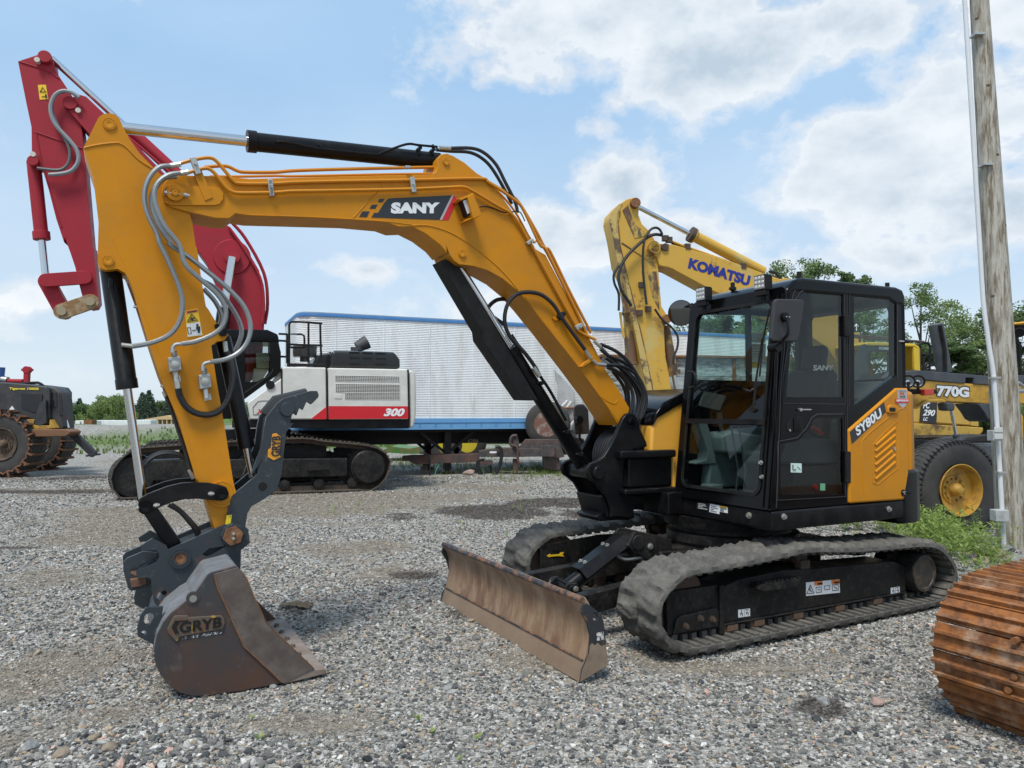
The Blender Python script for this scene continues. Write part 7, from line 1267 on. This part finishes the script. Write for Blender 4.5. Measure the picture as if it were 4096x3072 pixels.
LM = [leafmat('leaves_mid', (.12, .18, .06), (.22, .30, .11), .4), leafmat('leaves_dark', (.085, .135, .05), (.16, .22, .09), .4), leafmat('leaves_pale', (.17, .235, .08), (.29, .37, .14), .4), leafmat('hazy_needles', (.06, .095, .065), (.11, .155, .10), .25)]  # spruce needles lightened, putting distance haze into their colour
def make_tree(name, h, wd, kind, seed, n, leaf, label, group, loc, mat, crown0=.25):
    r = random.Random(seed); root = thing(name, label, 'tree', loc, 0, group); mb = MB(); C, R = [], []
    top = Vector((r.uniform(-.05, .05)*h, r.uniform(-.05, .05)*h, h*.92)); mb.tube([Vector((0, 0, -.2)), top*.35+Vector((r.uniform(-.1, .1), 0, 0)), top*.7, top], lambda t: h*.018*(1-t)+.012, 7, 2)
    if kind == 'fir':
        for i in range(22):
            t = .12+.86*i/22; rr_ = wd*(1-t)**.9*.5
            for j in range(6): q = j*1.05+i*2.1; C.append((math.cos(q)*rr_*.6, math.sin(q)*rr_*.6, h*t-.1*rr_)); R.append((rr_*.55+.05, rr_*.55+.05, h*.022+.03))
    else:
        for i in range(15):
            t = crown0+(1-crown0)*r.random()**.8; q = r.uniform(0, 6.28); sh = math.sin(min(1, (t-crown0)/(1-crown0)+.22)*2.6)**.7; rr_ = wd*.5*sh*r.uniform(.35, 1.0); e = Vector((math.cos(q)*rr_, math.sin(q)*rr_, h*t)); st = top*max(.2, t-.22)
            mb.tube([st, st.lerp(e, .6)+Vector((0, 0, -.02*h)), e], lambda k: h*.006*(1-k)+.008, 5)
            for _ in range(3): C.append((e.x+r.uniform(-.12, .12)*wd, e.y+r.uniform(-.12, .12)*wd, e.z+r.uniform(-.06, .07)*h)); s_ = wd*r.uniform(.06, .13); R.append((s_, s_, s_*r.uniform(.6, .95)))
        for _ in range(5): C.append((top.x+r.uniform(-.1, .1)*wd, top.y+r.uniform(-.1, .1)*wd, h*r.uniform(.85, .98))); s_ = wd*r.uniform(.05, .12); R.append((s_, s_, s_*1.3))
    mb.build('trunk', m_bark, root); V, F = leaves(np.array(C), np.array(R), n, leaf, seed); m_ = bpy.data.meshes.new('crown'); fastmesh(m_, V, F, 4); m_.materials.append(mat); o = bpy.data.objects.new('crown', m_); col.objects.link(o); o.parent = root; return root
def plant_tree(src, x, y, rz, s, label, group): c = copy_tree(src); c.location = (x, y, 0); c.rotation_euler = (0, 0, rz); c.scale = (s[0], s[0], s[1]); c['label'] = label; c['group'] = group; return c
def txy(u, y): return (u-1106)/1610*y
# right-hand grove: u (display px), distance, height, width, kind
GRV = [(1690, 44, 10.4, 5.5, 0, 'broadleaf'), (1765, 46, 11.2, 5.2, 0, 'broadleaf'), (1845, 43, 9.8, 3.2, 1, 'broadleaf'), (1540, 50, 8.0, 5.5, 1, 'broadleaf'), (1585, 52, 8.4, 6, 1, 'broadleaf'), (1635, 50, 9.0, 5.5, 0, 'broadleaf'), (1730, 40, 7.5, 5.5, 1, 'broadleaf'), (1800, 41, 8.2, 5.5, 0, 'broadleaf'), (1880, 42, 7.4, 5.5, 0, 'broadleaf'), (1930, 38, 6.0, 4.5, 0, 'broadleaf'), (1990, 36, 7.6, 4.2, 0, 'broadleaf'), (2045, 40, 7.0, 4.6, 2, 'broadleaf'), (2095, 37, 5.9, 4.6, 0, 'broadleaf'), (2150, 38, 6.4, 4.4, 2, 'broadleaf'), (2200, 36, 6.6, 5.2, 1, 'broadleaf'), (2250, 38, 7.6, 5.4, 0, 'broadleaf'), (2065, 33, 4.6, 5.0, 1, 'broadleaf'), (2130, 33, 4.4, 5.0, 2, 'broadleaf'), (1975, 33, 4.8, 5.0, 1, 'broadleaf'), (2300, 34, 6.4, 5, 1, 'broadleaf')]
PR = []
for k, (h, w, mt, n, l) in enumerate([(8, 4.6, 0, 9000, .075), (8, 5.2, 1, 9500, .075), (7, 4.2, 2, 8000, .07), (8, 4.4, 0, 7500, .075)]): pass
lab = ['lone tall loose crowned tree rising above the black cab roof, left one', 'tallest loose crowned tree above the middle of the black cab roof', 'small slim tree top right of the cab roof', 'dark tree seen through the windshield above the trailer, leftmost', 'dark tree seen through the windshield, second from left', 'dark tree seen through the windshield, right of the others', 'bushy tree hidden mostly behind the cab, lower left', 'bushy tree hidden mostly behind the cab, lower middle', 'green tree seen through the rear side window of the cab', 'low green tree right behind the cab edge', 'tall green tree above the worn excavator cab', 'pale green tree behind the slanted black stack', 'green tree between the slanted stack and the wooden pole', 'pale green tree just left of the wooden pole', 'dark green tree just right of the wooden pole', 'green tree at the right edge behind the grader cab', 'low dark bush tree below the slanted stack', 'low pale bush tree near the wooden pole', 'low dark bush tree behind the worn excavator cab', 'dark tree beyond the right edge']
src = {}
for k, (u, y, h, w, mt, kd) in enumerate(GRV):
    key = (mt, k % 2)
    if key not in src: src[key] = (make_tree('broadleaf_tree', h, w, 'b', 11+k, 7000, .075, lab[k], 'trees of the grove behind the cab', (txy(u, y), y, 0), LM[mt], .12), h, w)
    else: r_, h0, w0 = src[key]; plant_tree(r_, txy(u, y), y, k*1.7, (w/w0, h/h0), lab[k], 'trees of the grove behind the cab')
# left-hand far row
LFT = [(120, 75, 4.9, 4.5, 'b', 1), (150, 78, 4.6, 4.8, 'b', 1), (172, 82, 6.0, 2.6, 'f', 3), (195, 80, 4.8, 4.6, 'b', 2), (222, 72, 5.3, 3.8, 'b', 2), (245, 74, 5.5, 3.8, 'b', 0), (262, 70, 5.2, 3.0, 'b', 2), (285, 84, 4.9, 3.6, 'b', 1), (308, 78, 6.6, 3.0, 'f', 3), (322, 80, 6.9, 3.2, 'f', 3), (345, 84, 5.4, 3.6, 'b', 1), (365, 80, 5.0, 3.5, 'f', 3), (385, 84, 4.8, 3.6, 'b', 0), (90, 80, 5, 4.5, 'b', 0)]
ln = ['dark hazy tree at the left end of the far row, by the forwarder', 'dark rounded tree in the far row right of the forwarder', 'pointed spruce rising behind the rounded trees at left', 'yellow green bushy tree in the far left row', 'light green tree left of the far row centre', 'mid green tree in the centre of the far left row', 'pale airy tree with thin pale trunk in the far left row', 'dark tree just left of the black bucket cylinder', 'tall spruce seen between bucket cylinder and yellow arm, left one', 'tallest spruce between bucket cylinder and yellow arm', 'dark tree beside the spruces, against the yellow arm', 'small spruce behind the lower yellow arm', 'tree mostly hidden behind the yellow arm', 'tree hidden behind the forwarder roof']
src = {}
TOPS = [872, 874, 858, 882, 866, 854, 860, 872, 845, 840, 866, 862, 868, 876]
for k, (u, y, h, w, kd, mt) in enumerate(LFT):
    h = (1.62+(890-TOPS[k])/1610*y)*(1.0 if kd == 'f' else .93)
    key = (kd, mt); nm = 'spruce_tree' if kd == 'f' else 'far_tree'; gname = 'far spruces at left' if kd == 'f' else 'far trees at left'
    if key not in src: src[key] = (make_tree(nm, h, w, 'fir' if kd == 'f' else 'b', 51+k, 5000, .09, ln[k], gname, (txy(u, y), y, 0), LM[mt], .1), h, w)
    else: r_, h0, w0 = src[key]; plant_tree(r_, txy(u, y), y, k*1.3, (w/w0, h/h0), ln[k], gname)
# far wood edge as one mass
def mass(name, x0, x1, y, h, n, size, mat, seed):
    r = np.random.RandomState(seed); k = 70; C = np.stack([r.uniform(x0, x1, k), y+r.uniform(-3, 3, k), r.uniform(.2, .8, k)*h], -1); R = np.stack([r.uniform(1.2, 2.6, k)]*2+[r.uniform(.3, .55, k)*h], -1); V, F = leaves(C, R, n, size, seed); m_ = bpy.data.meshes.new(name); fastmesh(m_, V, F, 4); m_.materials.append(mat); o = bpy.data.objects.new(name, m_); col.objects.link(o); o['kind'] = 'stuff'
mass('wood_edge', -120, -34, 105, 2.6, 44000, .16, LM[1], 3); mass('wood_edge', 12, 42, 56, 4.2, 24000, .11, LM[1], 4)
# tall grass and weeds
def blades(name, pts, h0, h1, w, mat, seed, lean=.35, per=6):
    r = np.random.RandomState(seed); P = np.repeat(pts, per, 0); n = len(P); P = P+np.concatenate([r.normal(0, .02, (n, 2)), np.zeros((n, 1))], 1); h = r.uniform(h0, h1, (n, 1)); q = r.rand(n)*6.28; d = np.stack([np.cos(q), np.sin(q), np.zeros(n)], -1); t = np.stack([-np.sin(q), np.cos(q), np.zeros(n)], -1); ln_ = r.rand(n, 1)*lean; up = np.array([0, 0, 1.])
    a, b = P-t*w/2, P+t*w/2; m1 = P+up*h*.55+d*h*ln_*.3; tip = P+up*h+d*h*ln_; V = np.stack([a, b, m1+t*w*.4, m1-t*w*.4, tip], 1).reshape(-1, 3); i = np.arange(n)*5; me_ = bpy.data.meshes.new(name); F = np.stack([i, i+1, i+2, i+3], -1); F2 = np.stack([i+3, i+2, i+4, i+4], -1)
    V = np.concatenate([V, (tip+up*.001)]); F2[:, 3] = 5*n+np.arange(n); fastmesh(me_, V, np.concatenate([F, F2]), 4); me_.materials.append(mat); o = bpy.data.objects.new(name, me_); col.objects.link(o); o['kind'] = 'stuff'; return o
m_gr = leafmat('grass_green', (.11, .17, .04), (.22, .29, .09)); m_gr2 = leafmat('weed_green', (.19, .28, .06), (.34, .43, .13), .4)
def cl(u, v, su, sv, n, seed):
    r = np.random.RandomState(seed); U = r.normal(u, su, n); V = np.clip(r.normal(v, sv, n), 899, 2000); out = []
    for a, b in zip(U, V): x, y = gpt(a, b); out.append((x, y, float(height(np.array([x]), np.array([y]))[0])))
    return np.array(out)
blades('grass_tufts', np.concatenate([cl(1010, 985, 60, 3, 160, 1), cl(1180, 1010, 60, 6, 200, 2), cl(900, 1000, 60, 6, 260, 3), cl(1100, 1020, 80, 10, 120, 4), cl(1190, 1020, 25, 5, 120, 5), cl(960, 1010, 80, 6, 100, 6)]), .05, .16, .008, m_gr, 3)
gb_ = [];
for k in range(5200):
    y = rs.uniform(28.5, 46); x = rs.uniform(-30, -4); 
    if fbm(np.array([x]), np.array([y]), .35, 3)[0]+(.10 if y < 33 or y > 41 else -.02) > .53: gb_.append((x, y, float(height(np.array([x]), np.array([y]))[0])))
blades('berm_grass', np.array(gb_), .05, .22, .035, m_gr, 5, .6, 6)
blades('meadow_grass', np.stack([rs.uniform(7, 26, 5000), rs.uniform(17, 32, 5000), np.zeros(5000)], -1), .2, .65, .03, m_gr, 6, .4, 5)
def weeds(name, pts, h0, h1, seed, mat, lw=.011, ll=.085, dens=14):
    r = np.random.RandomState(seed); V = []; F = []; 
    for p in pts:
        h = r.uniform(h0, h1); ln_ = r.normal(0, .12, 2); b = len(V); q0 = np.array(p); q1 = q0+np.array([ln_[0]*h, ln_[1]*h, h]); s = np.array([.003, 0, 0]); V += [q0-s, q0+s, q1+s*.5, q1-s*.5]; F.append((b, b+1, b+2, b+3))
        for k in range(int(dens*(.6+.8*r.rand()))):
            t = .15+.85*r.rand(); c = q0+(q1-q0)*t; a = r.rand()*6.28; l = ll*(.6+.7*r.rand())*(1.15-.5*t); d = np.array([math.cos(a), math.sin(a), .35+.5*r.rand()])*l; w = np.array([-math.sin(a), math.cos(a), 0])*lw; b = len(V); V += [c, c+d*.45+w, c+d+np.array([0, 0, -.15*l]), c+d*.45-w]; F.append((b, b+1, b+2, b+3))
    me_ = bpy.data.meshes.new(name); fastmesh(me_, np.array(V), np.array(F), 4); me_.materials.append(mat); o = bpy.data.objects.new(name, me_); col.objects.link(o); o['kind'] = 'stuff'
weeds('tall_weeds', np.concatenate([cl(2000, 1162, 55, 11, 64, 11), cl(2065, 1188, 42, 14, 52, 12), cl(1900, 1142, 45, 5, 26, 13), cl(2120, 1215, 30, 14, 26, 14), cl(1840, 1144, 40, 4, 12, 15), cl(2040, 1155, 40, 8, 24, 16)]), .14, .42, 7, m_gr2, .012, .10, 18)
weeds('low_weeds', np.concatenate([cl(1050, 1010, 90, 10, 30, 21), cl(1160, 1030, 50, 8, 26, 22), cl(880, 990, 60, 6, 26, 23), cl(2140, 1230, 30, 14, 30, 24), cl(760, 1110, 60, 4, 8, 25), cl(1110, 1130, 60, 30, 8, 26)]), .07, .2, 8, m_gr2, .008, .05, 9)
# single sprouts on the gravel
sp_l = [(935, 1585, 'sprout with round leaves in the gravel left of centre at the bottom'), (1030, 1598, 'second sprout at the bottom, right of the round leaved one'), (990, 1645, 'tiny sprout near the bottom edge'), (560, 1610, 'tiny weed in the gravel below the bucket'), (560, 1130, 'weed right of the arm on the brown patch'), (905, 1556, 'faint sprout above the bottom pair'), (2060, 1440, 'small leaf by the rusty track'), (545, 1555, 'small weed under the bucket edge')]
for k, (u, v, l) in enumerate(sp_l):
    x, y = gpt(u, v); z = float(height(np.array([x]), np.array([y]))[0]); mb = MB(); r = random.Random(k)
    for j in range(r.randint(4, 7)):
        q = r.uniform(0, 6.28); l_ = r.uniform(.018, .038); t = Vector((math.cos(q), math.sin(q), r.uniform(.6, 1.4)))*l_; w = Vector((-math.sin(q), math.cos(q), 0))*l_*.3; mb.add([(0, 0, 0), t*.5+w, t, t*.5-w], [(0, 1, 2, 3)])
    o = mb.build('sprout', m_gr2, None); o.location = (x, y, z+.01); tag(o, l, 'weed', 'green sprouts on the gravel')
# loose rocks
m_rock = [M('rock_pink', (.36, .24, .20), .85, c2=(.22, .18, .16), amt=.5, sc_=12, bump=.4, bsc=20), M('rock_grey', (.17, .175, .175), .85, c2=(.28, .28, .27), amt=.5, sc_=12, bump=.4, bsc=20), M('rock_tan', (.25, .20, .145), .85, c2=(.14, .12, .10), amt=.5, sc_=9, bump=.4, bsc=20)]
rk = [(2150, 1200, .15, 0, 'reddish rock at the foot of the wooden pole'), (2178, 1190, .10, 1, 'grey rock against the wooden pole base'), (2205, 1215, .13, 1, 'dark grey rock right of the pole base'), (2120, 1215, .09, 0, 'small pinkish rock left of the reddish one'), (1012, 1903/1.0 if False else 1026, .17, 0, 'pale pink rock by the hanging hose of the gooseneck'), (2190, 1240, .10, 1, 'grey rock in front of the pole'), (350, 1585, .034, 1, 'largest grey stone near the bottom left'), (235, 1640, .045, 2, 'tan block at the bottom edge, right of the pile'), (65, 1635, .05, 1, 'flat grey stone at the bottom left edge'), (130, 1650, .042, 2, 'brown stone at the bottom edge of the pile'), (205, 1610, .038, 2, 'tan stone left of the bucket bottom'), (590, 1245 if False else 1480, .03, 1, 'grey stone right below the bucket'), (320, 1350, .045, 2, 'tan stone behind the bucket heel'), (300, 1330, .04, 1, 'grey stone left of the bucket heel'), (1895, 1515, .05, 0, 'pinkish stone beside the dark damp patch'), (1780, 1512, .05, 1, 'pale stone in the dark damp patch'), (1490, 1235 if False else 1300, .06, 0, 'pinkish stone between blade and track')]
for k, (u, v, s, mi, l) in enumerate(rk):
    x, y = gpt(u, v); z = float(height(np.array([x]), np.array([y]))[0]); r_ = random.Random(100+k); bm = bmesh.new(); bmesh.ops.create_icosphere(bm, subdivisions=2, radius=s)
    for v_ in bm.verts: v_.co *= r_.uniform(.8, 1.06)
    for _ in range(7):
        nn = Vector((r_.uniform(-1, 1), r_.uniform(-1, 1), r_.uniform(-.6, 1))).normalized(); dd = s*r_.uniform(.5, .72)
        for v_ in bm.verts:
            q = v_.co.dot(nn)
            if q > dd: v_.co -= nn*(q-dd)
    for v_ in bm.verts: v_.co = Vector((v_.co.x*1.15, v_.co.y*.85, v_.co.z*.62))
    m_ = bpy.data.meshes.new('rock'); bm.to_mesh(m_); bm.free(); m_.materials.append(m_rock[mi]); o = bpy.data.objects.new('rock', m_); col.objects.link(o); o.location = (x, y, z+s*.3); o.rotation_euler = (0, 0, r_.uniform(0, 6)); tag(o, l, 'rock', 'loose rocks on the yard')
# crumpled brown rag on the gravel
x, y = gpt(640, 1313); bm = bmesh.new(); bmesh.ops.create_grid(bm, x_segments=16, y_segments=12, size=.11)
for v_ in bm.verts: v_.co.z = .02+.035*(vn(v_.co.x, v_.co.y, 28)-.3)+.02*vn(v_.co.x, v_.co.y, 60)-.5*(v_.co.x**2+v_.co.y**2)
for v_ in bm.verts: v_.co.x *= 1.0+.3*vn(v_.co.y, v_.co.x, 20); v_.co.y *= .6
bmesh.ops.solidify(bm, geom=bm.faces, thickness=.004); m_ = bpy.data.meshes.new('brown_rag'); bm.to_mesh(m_); bm.free(); m_.materials.append(M('rag', (.10, .075, .05), .9, c2=(.17, .13, .09), amt=.5, sc_=20)); o = bpy.data.objects.new('brown_rag', m_); col.objects.link(o); o.location = (x, y, 0); tag(o, 'crumpled brown rag lying on the gravel right of the bucket', 'rag')
# ------------------------------------------------------------------ far away: wrapped stacks and a timber frame
def far(u, y): return (txy(u, y), y)
for k, (u0, u1, y, h, l) in enumerate([(172, 212, 62, .75, 'white wrapped stack right of the forwarder, far away'), (216, 300, 64, .75, 'long white wrapped stack in the far distance, middle'), (302, 334, 63, .8, 'white wrapped stack left of the timber frame, far away')]):
    x0, x1 = txy(u0, y), txy(u1, y); a = MB(); a.box(-(x1-x0)/2, (x1-x0)/2, -.6, .6, 0, h)
    for j in range(6): a.box(-(x1-x0)/2+j*(x1-x0)/6+.05, -(x1-x0)/2+j*(x1-x0)/6+.12, -.62, .62, 0, h+.02)
    o = a.build('wrapped_stack', M('wrap_white', (.70, .72, .73), .5), None, bevel=.05); o.location = ((x0+x1)/2, y, .15); tag(o, l, 'stack', 'white wrapped stacks beyond the mound')
hf = thing('timber_frame', 'small unfinished timber house frame in the far distance behind the arm', 'building', (txy(352, 66), 66, 0)); a = MB()
for x in np.linspace(-1.6, 1.6, 9): a.box(x-.05, x+.05, -.05, .05, 0, .95); a.box(x-.05, x+.05, 1.9, 2.0, 0, .95)
a.build('wall_stud', M('pine', (.55, .38, .20), .7), hf); a = MB(); a.prism([(-1.8, .95), (1.8, .95), (.4, 1.32)], -.1, 2.1); a.build('roof_truss', M('pine', (.55, .38, .20), .7), hf)
o = MB().box(-.28, .28, -.3, .3, 0, .9).build('rusty_container', m_rust, None, bevel=.02); o.location = (txy(196, 50), 50, .2); tag(o, 'small rusty brown box on the far gravel mound', 'box')
